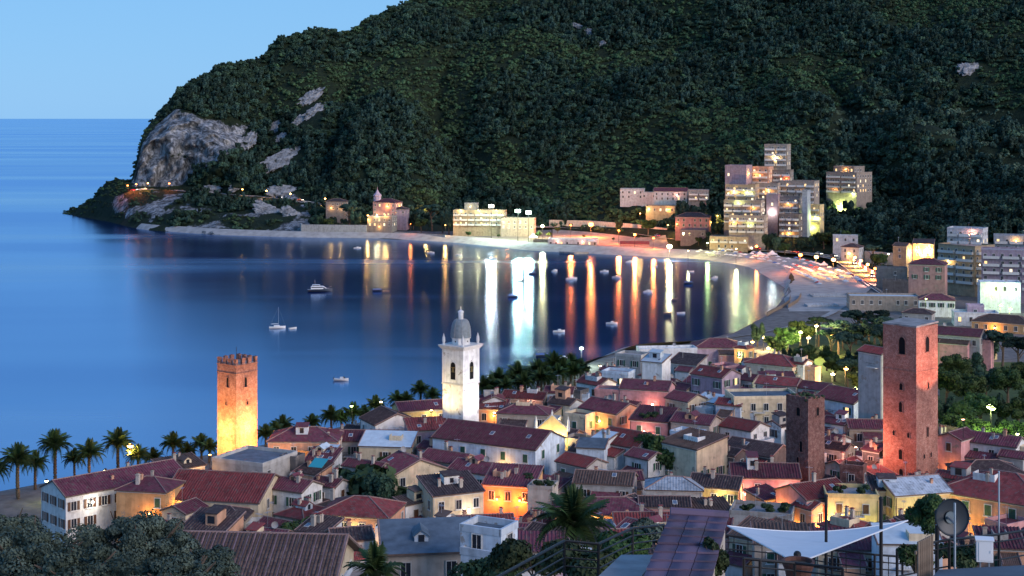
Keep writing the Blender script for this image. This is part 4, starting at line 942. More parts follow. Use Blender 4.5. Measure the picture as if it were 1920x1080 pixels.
for s in range(4):
    for k in range(4):
        u = -S/2+.41+k*(S-.82)/3 if s % 2 == 0 else -S/2+.41+k*(S-.82)/3
        if s % 2 and k in (0, 3): continue
        o = bpy.data.objects.new('merlon', mm); link(o, tw); a = s*math.pi/2
        off = S/2-.25; o.location = (u*math.cos(a)+off*math.sin(a), u*math.sin(a)-off*math.cos(a), top-1.3); o.rotation_euler = (0, 0, a)
for side, u in (('l', .35), ('r', -.35)):
    l, rz = face_pt(S, side, u, zy(713, d)-gz); arch_window(tw, l, rz, .62, 1.9, frame=M['brick'])
    l, rz = face_pt(S, side, u*-.4, zy(752, d)-gz); arch_window(tw, l, rz, .4, .7, 'slit_window', frame=M['brick'])
mb = MB(); mb.tube([(S/2-.6, -S/2+.6, top-1.3), (S/2-.6, -S/2+.6, top+2.2)], .05, 5); mb.build('flag_pole', M['iron'], tw)
for side in 'lr':           # floodlights standing on the roofs below
    for uu, zt, pw in ((.0, 755, 18000),):
        l, rz = face_pt(S, side, uu, 0); n = Vector((0, -1, 0)) if side == 'l' else Vector((1, 0, 0))
        pos = Vector(l)+n*4.2; zb = zy(843, d)-gz
        w = tw.matrix_basis @ Vector((pos.x, pos.y, zb)); aim = tw.matrix_basis @ Vector((l[0], l[1], zy(zt, d)-gz))
        fl = empty('floodlight', w, 0, None, 'floodlight', 'floodlights at the old towers'); b = MB(); b.box((0, 0, 0), (.5, .35, .4), 0); b.box((0, .0, .22), (.42, .28, .05), 1); b.tube([(0, 0, -.2), (0, 0, -2.5)], .05, 5, 0); b.build('lamp_housing', [M['iron'], LGLOW['o']], fl)
        tag(fl, 'floodlight on a bracket at the '+('left' if side == 'l' else 'right')+' face of the orange tower')
        light(w+Vector((0, 0, .35)), 'a', pw, None, .2, 80, aim, 1.0)
        light(w+Vector((0, 0, .7)), 'o', pw*.55, None, .3)  # added fill light over the bracket, spreads orange on both faces
# tall brick tower on the right
d = 276; th = 33; S = 99*d/F/(math.cos(R(th))+math.sin(R(th))); tw = tower_root('tall_brick_tower', 1707, d, -th-15, 'tall square red brick tower rising over the right side of the town'); gz = tw.location.z; TT = tw
top = zy(607, d)-gz
mb = MB(); mb.box((0, 0, top/2), (S, S, top)); mb.build('wall', M['brick'], tw)
mb = MB(); mb.slab([(-S/2-.1, -S/2-.1, top+.25), (S/2+.1, -S/2-.1, top+.25), (S/2+.1, S/2+.1, top+.55), (-S/2-.1, S/2+.1, top+.55)], .3); mb.build('parapet', M['stone'], tw)
for side, u, py, w, h, nm in (('l', .55, 645, 1.35, 2.9, 0), ('r', .0, 642, 1.2, 2.6, 0), ('l', .35, 720, .7, 1.2, 1), ('r', .35, 718, .55, 1.2, 1), ('l', .25, 758, .7, 1.8, 1), ('r', .1, 804, .55, 1.8, 1),
        ('l', -1.2, 808, .45, .9, 1), ('l', 1.9, 808, .45, .9, 1), ('l', .25, 846, .75, 1.8, 1), ('r', -1.0, 848, .45, .8, 1), ('r', 1.2, 848, .45, .9, 1), ('l', .35, 881, .8, 1.6, 1), ('r', -.2, 888, .5, 2.4, 1)):
    l, rz = face_pt(S, side, u, zy(py, d)-gz); arch_window(tw, l, rz, w, h, 'arched_window' if nm == 0 else 'slit_window', frame=M['brick'], pointed=(nm == 0))
mb = MB(); mb.box((0, 0, zy(690, d)-gz), (S+.14, S+.14, .14)); mb.build('string_course', M['brick'], tw)
for side, pos, aimz, col, pw, nm, sz in (('l', (.4, -S/2-2.6, zy(897, d)-gz), zy(850, d)-gz, 'r', 4300, 'left', 130), ('r', (S/2+4.5, 2.0, zy(742, d)-gz+0), zy(655, d)-gz, 'p', 16000, 'right', 62)):
    w = tw.matrix_basis @ Vector(pos); aim = tw.matrix_basis @ Vector((0, 0, aimz))
    if side == 'r': w = tw.matrix_basis @ Vector((S/2+8, -1.0, zy(770, d)-gz)); aim = tw.matrix_basis @ Vector((S/2, 0.2, zy(650, d)-gz))
    fl = empty('floodlight', w, 0, None, 'floodlight', 'floodlights at the old towers'); b = MB(); b.box((0, 0, 0), (.5, .35, .4), 0); b.box((0, .0, .22), (.42, .28, .05), 1); b.tube([(0, 0, -.2), (0, 0, -3)], .05, 5, 0); b.build('lamp_housing', [M['iron'], LGLOW[col]], fl)
    tag(fl, f'floodlight on a bracket at the {nm} face of the tall brick tower')
    light(w+Vector((0, 0, .35)), col, pw, None, .2, sz, aim, .5)
w = TT.matrix_basis @ Vector((-S/2-2.5, -S/2-5, zy(838, d)-gz)); fl = empty('floodlight', w, 0, 'added fill light on a tall pole left of the tall brick tower', 'floodlight', 'floodlights at the old towers'); b = MB(); b.box((0, 0, 0), (.45, .35, .35), 0); b.box((0, 0, .2), (.38, .28, .05), 1); b.tube([(0, 0, -.2), (0, 0, -9)], .06, 5, 0); b.build('lamp_housing', [M['iron'], LGLOW['p']], fl)  # pole and lamp added to carry a pink fill light
light(w+Vector((0, 0, .5)), 'p', 4600, None, .3)
# short ruined brick tower
d = 268; th = 37; S = 71*d/F/(math.cos(R(th))+math.sin(R(th))); tw = tower_root('short_brick_tower', 1510, d, -th-11, 'short ruined dark brick tower left of the tall brick tower'); gz = tw.location.z; top = zy(746, d)-gz
mb = MB(); mb.box((0, 0, top/2), (S, S, top)); mb.build('wall', M['brick2'], tw)
mb = MB(); rr = random.Random(5)
for s in range(4):
    a = s*math.pi/2
    for k in range(7):
        u = -S/2+(k+.5)*S/7; hgt = rr.uniform(.15, .7); off = S/2-.3
        mb.box((u*math.cos(a)+off*math.sin(a), u*math.sin(a)-off*math.cos(a), top+hgt/2), (S/7, .6, hgt), 0, a)
mb.build('broken_parapet', M['brick2'], tw)
mb = MB()
for k in range(60): mb.ico((rr.uniform(-S/2, S/2), rr.uniform(-S/2, S/2), top+rr.uniform(.1, .5)), rr.uniform(.15, .4), 0, 0)
mb.build('weeds', LEAF['h'], tw)
for side, u, py, w, h in (('l', .3, 768, .8, 1.5), ('r', .3, 768, .7, 1.5), ('l', .9, 832, .6, 1.9), ('l', .2, 858, .45, 1.0)):
    l, rz = face_pt(S, side, u, zy(py, d)-gz); arch_window(tw, l, rz, w, h, 'slit_window', frame=M['brick2'])
# white bell tower
d = 302; th = 38; S = 68*d/F/(math.cos(R(th))+math.sin(R(th))); tw = tower_root('bell_tower', 864, d, -th+2, 'white church bell tower with a grey dome in the middle of the town', 'bell tower'); gz = tw.location.z
zc = zy(652, d)-gz
mb = MB(); mb.box((0, 0, zc/2), (S, S, zc)); 
for sx in (-1, 1):
    for sy in (-1, 1): mb.box((sx*(S/2-.3), sy*(S/2-.3), (zc+zy(716, d)-gz)/2), (.75, .75, zc-(zy(716, d)-gz)-.02))
mb.build('wall', M['bell_white'] if 'bell_white' in M else WALL['W'], tw)
mb = MB(); z1 = zy(717, d)-gz; mb.box((0, 0, z1), (S+.3, S+.3, .22)); mb.box((0, 0, z1+.2), (S+.16, S+.16, .14)); mb.build('string_course', M['trim'], tw)
mb = MB()
for k, (e, t, z) in enumerate(((.45, .2, 0), (.8, .25, .22), (1.15, .25, .47), (1.35, .15, .67))): mb.box((0, 0, zc+z), (S+e, S+e, t))
mb.build('cornice', M['trim'], tw)
mb = MB(); z0 = zc+.75; zd = zy(632, d)-gz; mb.lathe([(S*.36, z0), (S*.36, zd-.2), (S*.40, zd-.15), (S*.40, zd), (0, zd)], 8, ph=R(22.5)); mb.build('drum', WALL['W'], tw)
for k in range(8):
    a = k*math.pi/4; o = MB(); r_ = S*.36*math.cos(R(22.5)); o.lathe([(.16, 0), (.0, .0)], 10)
    q = MB(); n = 10; q.face([(.17*math.cos(2*math.pi*i/n), -.03, .17*math.sin(2*math.pi*i/n)) for i in range(n)][::-1]); w = q.build('round_window', M['dark'], tw); w.location = (math.cos(a)*r_, math.sin(a)*r_, (z0+zd)/2); w.rotation_euler = (0, 0, a+math.pi/2)
zt = zy(598, d)-gz; mb = MB(); n = 9; mb.lathe([(S*.39*math.cos(i/n*1.42)**.55, zd+(zt-zd)*math.sin(i/n*math.pi/2)) for i in range(n+1)], 24); 
mb.build('dome', M['dome'] if 'dome' in M else rough_mat('grey_dome_lead', (.22, .26, .28), .2, 2, .6), tw, smooth=True)
rb = MB()
for k in range(8):
    a = k*math.pi/4; rb.tube([((S*.395*math.cos(i/8*1.42)**.55)*math.cos(a), (S*.395*math.cos(i/8*1.42)**.55)*math.sin(a), zd+(zt-zd)*math.sin(i/8*math.pi/2)) for i in range(9)], .05, 4)
rb.build('dome_ribs', M['stone'], tw)
zl = zy(583, d)-gz; mb = MB(); mb.lathe([(.5, zt-.25), (.5, zl-.3), (.62, zl-.25), (.62, zl-.1), (.1, zl+.25), (.06, zl+.9)], 8); mb.build('lantern', WALL['W'], tw)
for sx in (-1, 1):
    for sy in (-1, 1):
        f = MB(); f.lathe([(.32, 0), (.36, .15), (.22, .3), (.34, .8), (.28, 1.5), (.1, 2.0), (.03, 2.3)], 8); o = f.build('finial', WALL['W'], tw); o.location = (sx*S*.47, sy*S*.47, zc+.7)
for side in 'lr':
    l, rz = face_pt(S, side, .1, zy(692, d)-gz); arch_window(tw, l, rz, 1.25, 3.5, 'belfry_opening', True)
for nm, pos, col, pw in (('left', (-1.5, -S/2-5, zy(762, d)-gz), 'y', 2600), ('right', (S/2+5.5, .5, zy(768, d)-gz), 'c', 2600)):
    w = tw.matrix_basis @ Vector(pos); aim = tw.matrix_basis @ Vector((0, 0, zy(715, d)-gz))
    fl = empty('floodlight', w, 0, f'floodlight on a bracket at the {nm} face of the white bell tower', 'floodlight', 'floodlights at the old towers'); b = MB(); b.box((0, 0, 0), (.5, .35, .4), 0); b.box((0, 0, .22), (.42, .28, .05), 1); b.tube([(0, 0, -.2), (0, 0, -4)], .05, 5, 0); b.build('lamp_housing', [M['iron'], LGLOW[col]], fl)
    light(w+Vector((0, 0, .4)), col, pw, None, .2, 110, aim, .8)
# lit church front with pinnacles
d = 302; cf = empty('church', (PX(1035, d), d, ground(1035, d)), R(-4), 'pointed yellow-lit church front with two white pinnacles', 'church'); gz = cf.location.z
zt = zy(779, d)-gz; wd = 58*d/F; mb = MB(); mb.face([(-wd/2, 0, 0), (wd/2, 0, 0), (wd/2, 0, zt-2.8), (0, 0, zt), (-wd/2, 0, zt-2.8)]); mb.face([(-wd/2, .6, 0), (-wd/2, 0, 0), (-wd/2, 0, zt-2.8), (-wd/2, .6, zt-2.8)])
mb.face([(wd/2, 0, 0), (wd/2, .6, 0), (wd/2, .6, zt-2.8), (wd/2, 0, zt-2.8)]); mb.face([(wd/2, .6, 0), (-wd/2, .6, 0), (-wd/2, .6, zt-2.8), (0, .6, zt), (wd/2, .6, zt-2.8)]); mb.face([(-wd/2, 0, zt-2.8), (0, 0, zt), (0, .6, zt), (-wd/2, .6, zt-2.8)]); mb.face([(0, 0, zt), (wd/2, 0, zt-2.8), (wd/2, .6, zt-2.8), (0, .6, zt)])
mb.build('facade', WALL['Y'], cf)
mb = MB()
for s in (-1, 1): mb.tube([(s*wd/2, .2, zt-2.75), (0, .2, zt+.06)], .14, 6)
mb.build('coping', M['trim'], cf)
for s, e in ((-1, .0), (1, .0), (0, 1.6)):
    f = MB(); f.lathe([(.35, -.6), (.42, .1), (.3, .25), (.33, 1.2), (.16, 1.9), (.03, 2.5)], 8); o = f.build('pinnacle', WALL['W'], cf); o.location = (s*wd*.52, .25, zt-2.6 if s else zt-.3); 
    if not s: o.scale = (.6, .6, .6)
FOOT.append((cf.location.x, cf.location.y, 4, wd, 3, 0))
wall_lamp(cf, (wd*.25, -.2, zt-4), 0, 'y', 700); wall_lamp(cf, (-wd*.25, -.2, zt-4), 0, 'y', 500)
# ------------------------------------------------------------------ buildings round the bay
def balcony_mesh(w, dpt, solid):
    mb = MB(); mb.box((0, -dpt/2, 0), (w, dpt, .16), 0)
    if solid: mb.box((0, -dpt+.05, .55), (w, .1, .95), 0); [mb.box((s*(w/2-.05), -dpt/2-.05, .55), (.1, dpt-.12, .94), 0) for s in (-1, 1)]
    else:
        mb.tube([(-w/2, -dpt+.05, 1.05), (w/2, -dpt+.05, 1.05)], .04, 4, 1)
        for q in range(int(w/.4)): mb.tube([(-w/2+.2+q*.4, -dpt+.05, .08), (-w/2+.2+q*.4, -dpt+.05, 1.05)], .02, 3, 1)
    return mb
BALC = {}
def balconies(root, side, rows, n, w=None, dpt=1.4, z0=2.2, solid=True, mat='trim', fill=1.0, floor=3.0):
    L, W, he = root['_L'], root['_W'], root['_he']
    nxv, nyv = {'f': (0, -1), 'r': (1, 0), 'l': (-1, 0)}[side]; ln = L if nyv else W; off = W/2 if nyv else L/2
    w = w or ln/n*.85; key = (round(w, 1), dpt, solid, mat); rr = random.Random(int(he*10))
    if key not in BALC: BALC[key] = balcony_mesh(round(w, 1), dpt, solid).mesh('balcony', [M.get(mat) or WALL[mat], M['iron']])
    for r_ in range(rows):
        for q in range(n):
            if rr.random() > fill: continue
            z = he-z0-r_*floor
            if z < 1: continue
            u = (q+.5)/n*ln-ln/2; o = bpy.data.objects.new('balcony', BALC[key]); link(o, root)
            o.location = (u, nyv*(off+.002), z-.6) if nyv else (nxv*(off+.002), u, z-.6); o.rotation_euler = (0, 0, math.atan2(nyv, nxv)+math.pi/2)
def apt(cx, cy, w, d, a, ratio, wc, rc, label, rows=5, lit=.12, bal=(), lamps=(), typ='f', cat='apartment block', name='apartment_building', kind='plain', sp=3.0, wins=1.0, chim=0, yb=None, **k):
    if yb: d = hill_hit(cx, yb)-3; k['base'] = min(ground(cx, d), zy(yb, d))-2.5
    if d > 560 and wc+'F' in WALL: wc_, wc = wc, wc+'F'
    if d > 700: lamps = [(a_, b_, c_, e_, p_*.2) for a_, b_, c_, e_, p_ in lamps]
    o = house(cx, cy, w, a, ratio, typ, wc, rc, 10, label, d=d, name=name, cat=cat, rows=rows, lit=lit, lamps=lamps, kind=kind, sp=sp, wins=wins, chim=chim, ant=.5, **k)
    for b in bal: balconies(o, *b)
    return o
# stepped holiday flats climbing the hill
apt(1458, 270, 54, 868, -20, 1.0, 'A', 'p', 'topmost beige block of the stepped hillside flats', 4, .2, [('f', 4, 2)], [('f', 0, 7, 'y', 9000)])
apt(1385, 309, 54, 846, -25, 1.0, 'L', 'p', 'lilac corner block at the upper left of the hillside flats', 2, .15, [], [('r', -.2, 4, 'o', 6000)], wins=.25)
apt(1430, 312, 44, 852, -25, .9, 'S', 'p', 'salmon block with an orange lamp between the lilac block and the topmost block', 4, .4, [('f', 4, 1)], [('f', -.2, 5, 'o', 9000)])
apt(1468, 318, 44, 856, -20, .9, 'T', 'p', 'tan block with dark balconies right under the topmost block', 4, .25, [('f', 5, 2)], [('f', .3, 4, 'r', 3000)])
apt(1392, 345, 66, 836, -20, 1.4, 'C', 'p', 'cream terrace block under the lilac corner block', 3, .35, [('f', 3, 3)], [('f', -.2, 3, 'y', 7000), ('f', .25, 3.5, 'v', 8000)])
apt(1440, 342, 52, 844, -20, 1.2, 'A', 'p', 'beige terrace block in the middle of the hillside flats', 3, .3, [('f', 3, 2)], [('f', .1, 3, 'o', 6000)])
apt(1498, 338, 78, 846, -25, 1.7, 'A', 'b', 'wide grey beige block at the upper right of the hillside flats', 3, .3, [('f', 4, 4)], [('f', -.3, 5.5, 'o', 8000), ('f', .15, 5.5, 'o', 8000)])
apt(1396, 374, 80, 826, -20, 1.6, 'T', 'p', 'broad tan block halfway up the left of the hillside flats', 3, .3, [('f', 4, 4)], [('f', -.1, 1, 'v', 7000), ('f', .3, 3, 'o', 4000)])
apt(1450, 364, 30, 829, -20, .8, 'L', 'p', 'narrow lilac stair tower in the middle of the hillside flats', 2, .1, [], [('f', 0, 9, 'w', 9000)], wins=.3)
apt(1483, 368, 50, 832, -25, 1.1, 'G', 'b', 'grey block with many dark balconies right of the lilac stair tower', 6, .25, [('f', 6, 3)], [('f', 0, 3, 'o', 5000), ('f', .2, 9, 'o', 3000)])
apt(1403, 402, 76, 816, -18, 1.6, 'A', 'p', 'beige block low on the left of the hillside flats', 3, .25, [('f', 3, 4)], [('f', -.35, 3.2, 'o', 5000), ('f', .1, 5, 'v', 12000)])
apt(1484, 400, 48, 820, -25, 1.1, 'T', 'p', 'tan block with an orange arcade at the foot of the hillside flats', 4, .35, [('f', 4, 3)], [('f', 0, 10, 'o', 9000)])
apt(1512, 356, 18, 822, -30, .5, 'B', 'p', 'thin pale blue slab wall block right of the hillside flats', 0, 0, wins=0)
apt(1531, 383, 30, 828, -30, .9, 'Y', 'p', 'small yellow block lit yellow green beside the thin pale slab', 3, .2, [('f', 3, 1)], [('f', .1, 6, 'v', 14000), ('f', -.2, 12, 'v', 6000)])
apt(1592, 322, 86, 850, -42, 1.1, 'A', 'p', 'square beige block standing apart right of the stepped flats', 4, .2, [('f', 4, 2)], [('f', -.2, 11, 'o', 6000), ('f', .4, 12, 'v', 9000)], yb=384)
apt(1592, 311, 58, 853, -42, 1.1, 'A', 'l', 'penthouse storey on top of the square beige block', 1, .3, [], [('f', .1, 1.2, 'o', 3000)], yb=386)
# villas on the slope
apt(1186, 353, 48, 905, -10, 1.6, 'W', 'p', 'white box villa on the slope above the red-lit road', 2, .1, typ='f', cat='villa', name='villa', yb=377)
apt(1222, 360, 40, 900, -8, 1.8, 'W', 'p', 'low white villa with a blue terrace right of the white box villa', 1, .1, typ='f', cat='villa', name='villa', lamps=[('f', .3, 2, 'y', 1200)], yb=380)
apt(1258, 352, 66, 896, -10, 2.2, 'W', 'm', 'long white villa with a maroon roof on the slope', 2, .15, typ='g', cat='villa', name='villa', lamps=[('f', .2, 2, 'p', 2000)], yb=381)
apt(1310, 355, 42, 888, -8, 1.4, 'G', 'p', 'grey villa with a balcony left of the hillside flats', 2, .1, [('f', 2, 2)], typ='f', cat='villa', name='villa', yb=380)
apt(1240, 385, 60, 880, -12, 1.6, 'C', 'p', 'cream villa with an orange side lit by a lamp below the white villas', 1, .2, typ='f', cat='villa', name='villa', lamps=[('f', .3, 1.5, 'o', 3500), ('f', -.4, 1.5, 'y', 2500)], yb=403)
apt(1300, 398, 70, 860, -14, 1.7, 'P', 'd', 'pink villa with two rows of dark windows left of the hillside flats', 2, .0, typ='h', cat='villa', name='villa', kind='closed', lamps=[('r', -.1, 3, 'o', 3500), ('f', -.45, 4, 'o', 1500)], yb=440)
apt(1368, 442, 78, 815, -14, 1.9, 'C', 'p', 'cream seafront hotel with a dark loggia below the hillside flats', 3, .1, [('f', 1, 4)], cat='hotel', name='hotel', lamps=[('r', 0, 3, 'o', 5000)])
apt(1300, 430, 50, 850, -10, 2.0, 'G', 'p', 'low grey garden house between the pink villa and the shore', 1, .1, cat='villa', name='villa')
# pink villa by the water, hotel and restaurant on the far shore
PV = apt(727, 372, 54, 966, -20, 1.4, 'P', 'm', 'pink villa with a turret and red roofs on the far shore', 3, .3, typ='h', cat='villa', name='villa', lamps=[('f', .15, 2.2, 'o', 5000), ('r', 0, 2.4, 'o', 3500), ('f', -.3, 10, 'y', 9000)])
mb = MB(); he = PV['_he']; mb.lathe([(2.6, 0), (2.6, he+4), (2.9, he+4.1), (2.9, he+4.5), (1.2, he+6.3), (.2, he+8.2), (.05, he+10)], 8, (-PV['_L']/2+1.2, -1.5)); mb.build('turret', WALL['L'], PV)
apt(717, 404, 54, 952, -14, 1.5, 'G', 'p', 'grey stone water house with pillars under the pink villa', 2, .2, cat='villa', name='villa', lamps=[('f', -.1, -1.5, 'y', 9000), ('f', .25, -1.5, 'o', 8000), ('f', -.45, 1.5, 'o', 6000), ('f', 0, 6, 'o', 2500)])
apt(632, 372, 40, 985, -10, 1.5, 'G', 'd', 'grey house half hidden by trees left of the pink villa', 2, .1, typ='h', cat='villa', name='villa', lamps=[('f', -.2, 4, 'o', 2500), ('f', .3, 4, 'o', 1500)])
apt(752, 387, 30, 962, -10, 1.2, 'L', 'd', 'small lilac house right of the pink villa', 1, .2, typ='h', cat='villa', name='villa')
apt(900, 393, 100, 925, -8, 3.0, 'C', 'p', 'long cream hotel with a lit top floor on the far shore', 3, .35, [('f', 3, 7)], cat='hotel', name='hotel', lamps=[('f', -.35, -.8, 'y', 5000), ('f', .0, -.8, 'y', 5000), ('f', .35, -.8, 'o', 5000), ('f', -.2, 5, 'o', 1500)])
apt(972, 408, 66, 915, -8, 2.2, 'A', 'p', 'glazed beige restaurant under the two white floodlights', 2, .2, cat='restaurant', name='restaurant', lamps=[('f', -.3, 1.5, 'r', 2500)])
apt(884, 380, 26, 934, -8, 1.2, 'G', 'p', 'small grey roof house above the long cream hotel', 1, .3, cat='hotel annex', name='hotel_annex', lamps=[('f', 0, 1.5, 'y', 1500)])
apt(1075, 447, 96, 872, -6, 2.6, 'W', 'l', 'low white beach pavilion below the red-lit road', 1, .3, cat='beach pavilion', name='beach_pavilion', lamps=[('f', -.3, .5, 'p', 1800), ('f', .2, .5, 'p', 1500)])
apt(1190, 452, 56, 858, -6, 2.4, 'P', 'r', 'low pink beach house right of the white beach pavilion', 1, .2, typ='g', cat='beach house', name='beach_house')
apt(1020, 448, 40, 878, -6, 2.0, 'T', 'l', 'low tan beach kiosk left of the white beach pavilion', 1, .2, cat='beach kiosk', name='beach_kiosk')
# right side, behind the beach
apt(1598, 456, 44, 752, -30, 1.2, 'W', 'd', 'white house with a dark roof at the top of the lit road', 2, .1, typ='h', name='house', cat='house', lamps=[('f', 0, 3.5, 'o', 2500)])
apt(1585, 440, 48, 775, -10, 2.2, 'W', 'l', 'row of small white sheds above the beach umbrellas', 1, .1, name='shed', cat='shed')
apt(1692, 455, 36, 688, -40, 1.1, 'C', 't', 'small cream gable house beside the orange-lit arbour', 2, .1, typ='g', name='house', cat='house', lamps=[('r', 0, 3, 'y', 2500)])
apt(1732, 452, 44, 694, -20, 1.4, 'O', 'd', 'ochre house glowing orange behind its arbour', 2, .3, typ='m', name='house', cat='house', lamps=[('f', -.3, 3, 'o', 4000), ('f', .0, 5, 'o', 4000), ('f', .3, 3, 'y', 4500)])
apt(1672, 500, 62, 632, -14, 1.9, 'G', 'b', 'upper grey terrace shed left of the pink square villa', 1, 0, name='shed', cat='shed', wins=.3)
apt(1680, 524, 54, 604, -14, 1.9, 'K', 'b', 'lower dark terrace shed left of the pink square villa', 1, 0, name='shed', cat='shed', wins=.3)
apt(1740, 484, 78, 572, -22, 1.4, 'P', 'm', 'square pink villa with two rows of windows right of the lit road', 2, .0, typ='h', cat='villa', name='villa', kind='open', wins=1.1, sp=3.6)
apt(1812, 457, 98, 612, -52, 1.3, 'C', 'p', 'cream apartment block with side balconies at the right edge of the hill foot', 5, .12, [('f', 5, 2), ('r', 5, 2)], [('f', -.2, 6, 'y', 700)])
apt(1814, 426, 78, 622, -30, 1.5, 'W', 'l', 'white penthouse with a roof terrace on top of the cream apartment block', 2, .2, [('f', 2, 3)], [('f', .2, 1.5, 'p', 900)])
apt(1895, 466, 118, 588, -18, 1.7, 'L', 'p', 'lilac apartment block with a strip of green awnings at the right edge', 5, .1, [('f', 5, 3)], [('l', 0, 6, 'y', 500)])
apt(1905, 440, 90, 640, -18, 1.7, 'B', 'p', 'pale blue apartment block behind the lilac apartment block', 4, .15, [('f', 3, 3)], [('f', 0, 1.5, 'o', 700)])
apt(1873, 527, 78, 556, -10, 1.9, 'B', 'l', 'flat-roofed pale house lit green by garden lamps', 1, .2, name='house', cat='house', lamps=[('f', -.2, 1.5, 'v', 900), ('f', .3, 1.5, 'g', 900)])
apt(1655, 552, 132, 562, -6, 2.6, 'A', 'l', 'long low station hall with a pale flat roof behind the park trees', 1, .1, name='station_hall', cat='station hall', over=1)
apt(1756, 550, 74, 545, -14, 1.4, 'W', 'm', 'white house with a hipped maroon roof right of the station hall', 1, .1, typ='h', name='house', cat='house', kind='open')
apt(1722, 578, 64, 512, -10, 1.6, 'G', 'd', 'grey house with a dark roof behind the tall brick tower', 1, .1, typ='h', name='house', cat='house')
apt(1828, 583, 86, 520, -10, 1.8, 'W', 'l', 'white villa with a small roof pavilion above the park', 1, .1, name='villa', cat='villa', lamps=[('r', 0, 1.5, 'v', 500)])
apt(1828, 570, 34, 524, -10, 1.4, 'L', 'l', 'small lilac pavilion on the roof of the white villa', 1, .1, name='roof_pavilion', cat='pavilion')
apt(1882, 590, 118, 505, -12, 2.0, 'O', 't', 'long ochre house with a brown roof above the dark park', 1, .15, typ='h', name='house', cat='house', lamps=[('f', -.1, 1.8, 'o', 600)])
apt(1848, 628, 42, 446, -30, 1.1, 'Y', 'd', 'small bright yellow house among the park trees', 1, .1, typ='m', name='house', cat='house', lamps=[('f', -.1, 1.8, 'y', 900)])
apt(1800, 614, 100, 430, -14, 1.6, 'G', 'm', 'grey stone house with a wide maroon roof right of the tall brick tower top', 1, 0, typ='g', name='house', cat='house')
apt(1556, 552, 74, 604, 4, 2.4, 'W', 'l', 'long white beach bar with a pale roof behind the sand', 1, .2, name='beach_bar', cat='beach bar', lamps=[('f', .3, 1, 'p', 400)])
apt(1540, 570, 60, 572, 4, 2.4, 'W', 'l', 'white changing cabins on the near side of the beach', 1, .1, name='changing_cabins', cat='cabins')
apt(1440, 474, 34, 792, -14, 2.0, 'B', 'l', 'pale blue bathing hut at the far end of the umbrella beach', 1, .1, name='bathing_hut', cat='hut')
# walls along the far shore
def wall_thing(name, pts, h, th, mat, label, cat='wall', z=None):
    mb = MB()
    q = [Vector((PX(p, d), d, 0)) for p, d in pts]; L_, R_ = [], []
    for i, p in enumerate(q):
        t = (q[min(i+1, len(q)-1)]-q[max(i-1, 0)]).normalized(); n = Vector((t.y, -t.x, 0)); zz = z if z is not None else ground(*pts[i])
        mb_p = [p-n*th/2, p+n*th/2]; L_.append((mb_p[0], zz)); R_.append((mb_p[1], zz))
    for i in range(len(q)-1):
        a, b, c, e = L_[i], L_[i+1], R_[i+1], R_[i]
        def up(v, hh): return (v[0].x, v[0].y, v[1]+hh)
        for A, B in ((a, b), (c, e)): mb.face([up(B, -1), up(A, -1), up(A, h), up(B, h)])
        mb.face([up(a, h), up(e, h), up(c, h), up(b, h)])
    for A, B in ((L_[0], R_[0]), (L_[-1], R_[-1])): mb.face([(A[0].x, A[0].y, A[1]-1), (B[0].x, B[0].y, B[1]-1), (B[0].x, B[0].y, B[1]+h), (A[0].x, A[0].y, A[1]+h)])
    return tag(mb.build(name, mat), label, cat)
wall_thing('sea_wall', [(564, 960), (566, 948), (600, 946), (640, 944), (688, 942)], 7.0, 1.2, WALL['G'], 'pale grey retaining wall above the water left of the pink villa', z=.6)
wall_thing('sea_wall', [(740, 934), (790, 925), (835, 912)], 3.2, 1.0, WALL['G'], 'low grey wall along the shore right of the pink villa', z=.4)
wall_thing('beach_fence', [(1437, 545), (1466, 566), (1480, 582), (1482, 600)], 1.6, .15, M['wood'], 'curved dark beach fence nearest the water', 'fence', z=2.6)
wall_thing('beach_fence', [(1478, 566), (1496, 584), (1502, 604)], 1.6, .15, M['wood'], 'short curved dark beach fence behind the longer one', 'fence', z=2.8)
wall_thing('road_wall', [(1030, 969), (1075, 964), (1112, 960), (1150, 945), (1185, 932), (1225, 908), (1252, 894)], 4.5, .8, WALL['A'], 'red-lit retaining wall above the coast road', z=4.6)
wall_thing('road_wall', [(1592, 760), (1625, 700), (1660, 646), (1690, 606)], 3.2, .5, WALL['P'], 'pink-lit wall on the inland side of the lit road')
wall_thing('road_parapet', [(1570, 738), (1598, 690), (1632, 640), (1664, 600)], 1.0, .4, WALL['A'], 'low lit parapet between the lit road and the beach')
wall_thing('jetty', [(1052, 832), (1078, 826), (1102, 828)], 1.2, 4.0, M['stone'], 'dark stone jetty below the white beach pavilion', 'jetty', z=-.3)
wall_thing('stone_terrace', [(1622, 752), (1680, 738), (1720, 742)], 6, 1, WALL['G'], 'pale stone terrace wall on the slope right of the flats', 'wall', z=None)
# beach umbrellas
mb = MB(); mb.tube([(0, 0, 0), (0, 0, 2.3)], .03, 4); UP = mb.mesh('pole', M['alu'])
def canopy(mat):
    mb = MB(); n = 8
    for k in range(n):
        a, b = 2*math.pi*k/n, 2*math.pi*(k+1)/n
        mb.face([(0, 0, 2.55), (1.25*math.cos(a), 1.25*math.sin(a), 2.05), (1.25*math.cos(b), 1.25*math.sin(b), 2.05)])
        mb.face([(1.25*math.cos(a), 1.25*math.sin(a), 2.05), (1.25*math.cos(a), 1.25*math.sin(a), 1.88), (1.25*math.cos(b), 1.25*math.sin(b), 1.88), (1.25*math.cos(b), 1.25*math.sin(b), 2.05)])
    return mb.mesh('canopy', mat)
UC = [canopy(M['umb']), canopy(M['umb2']), canopy(M['umb3'])]
UL = ['open white umbrella standing in rows on the beach below the lit road', 'open red umbrella standing in rows on the beach below the lit road', 'open blue umbrella standing in rows on the beach below the lit road']
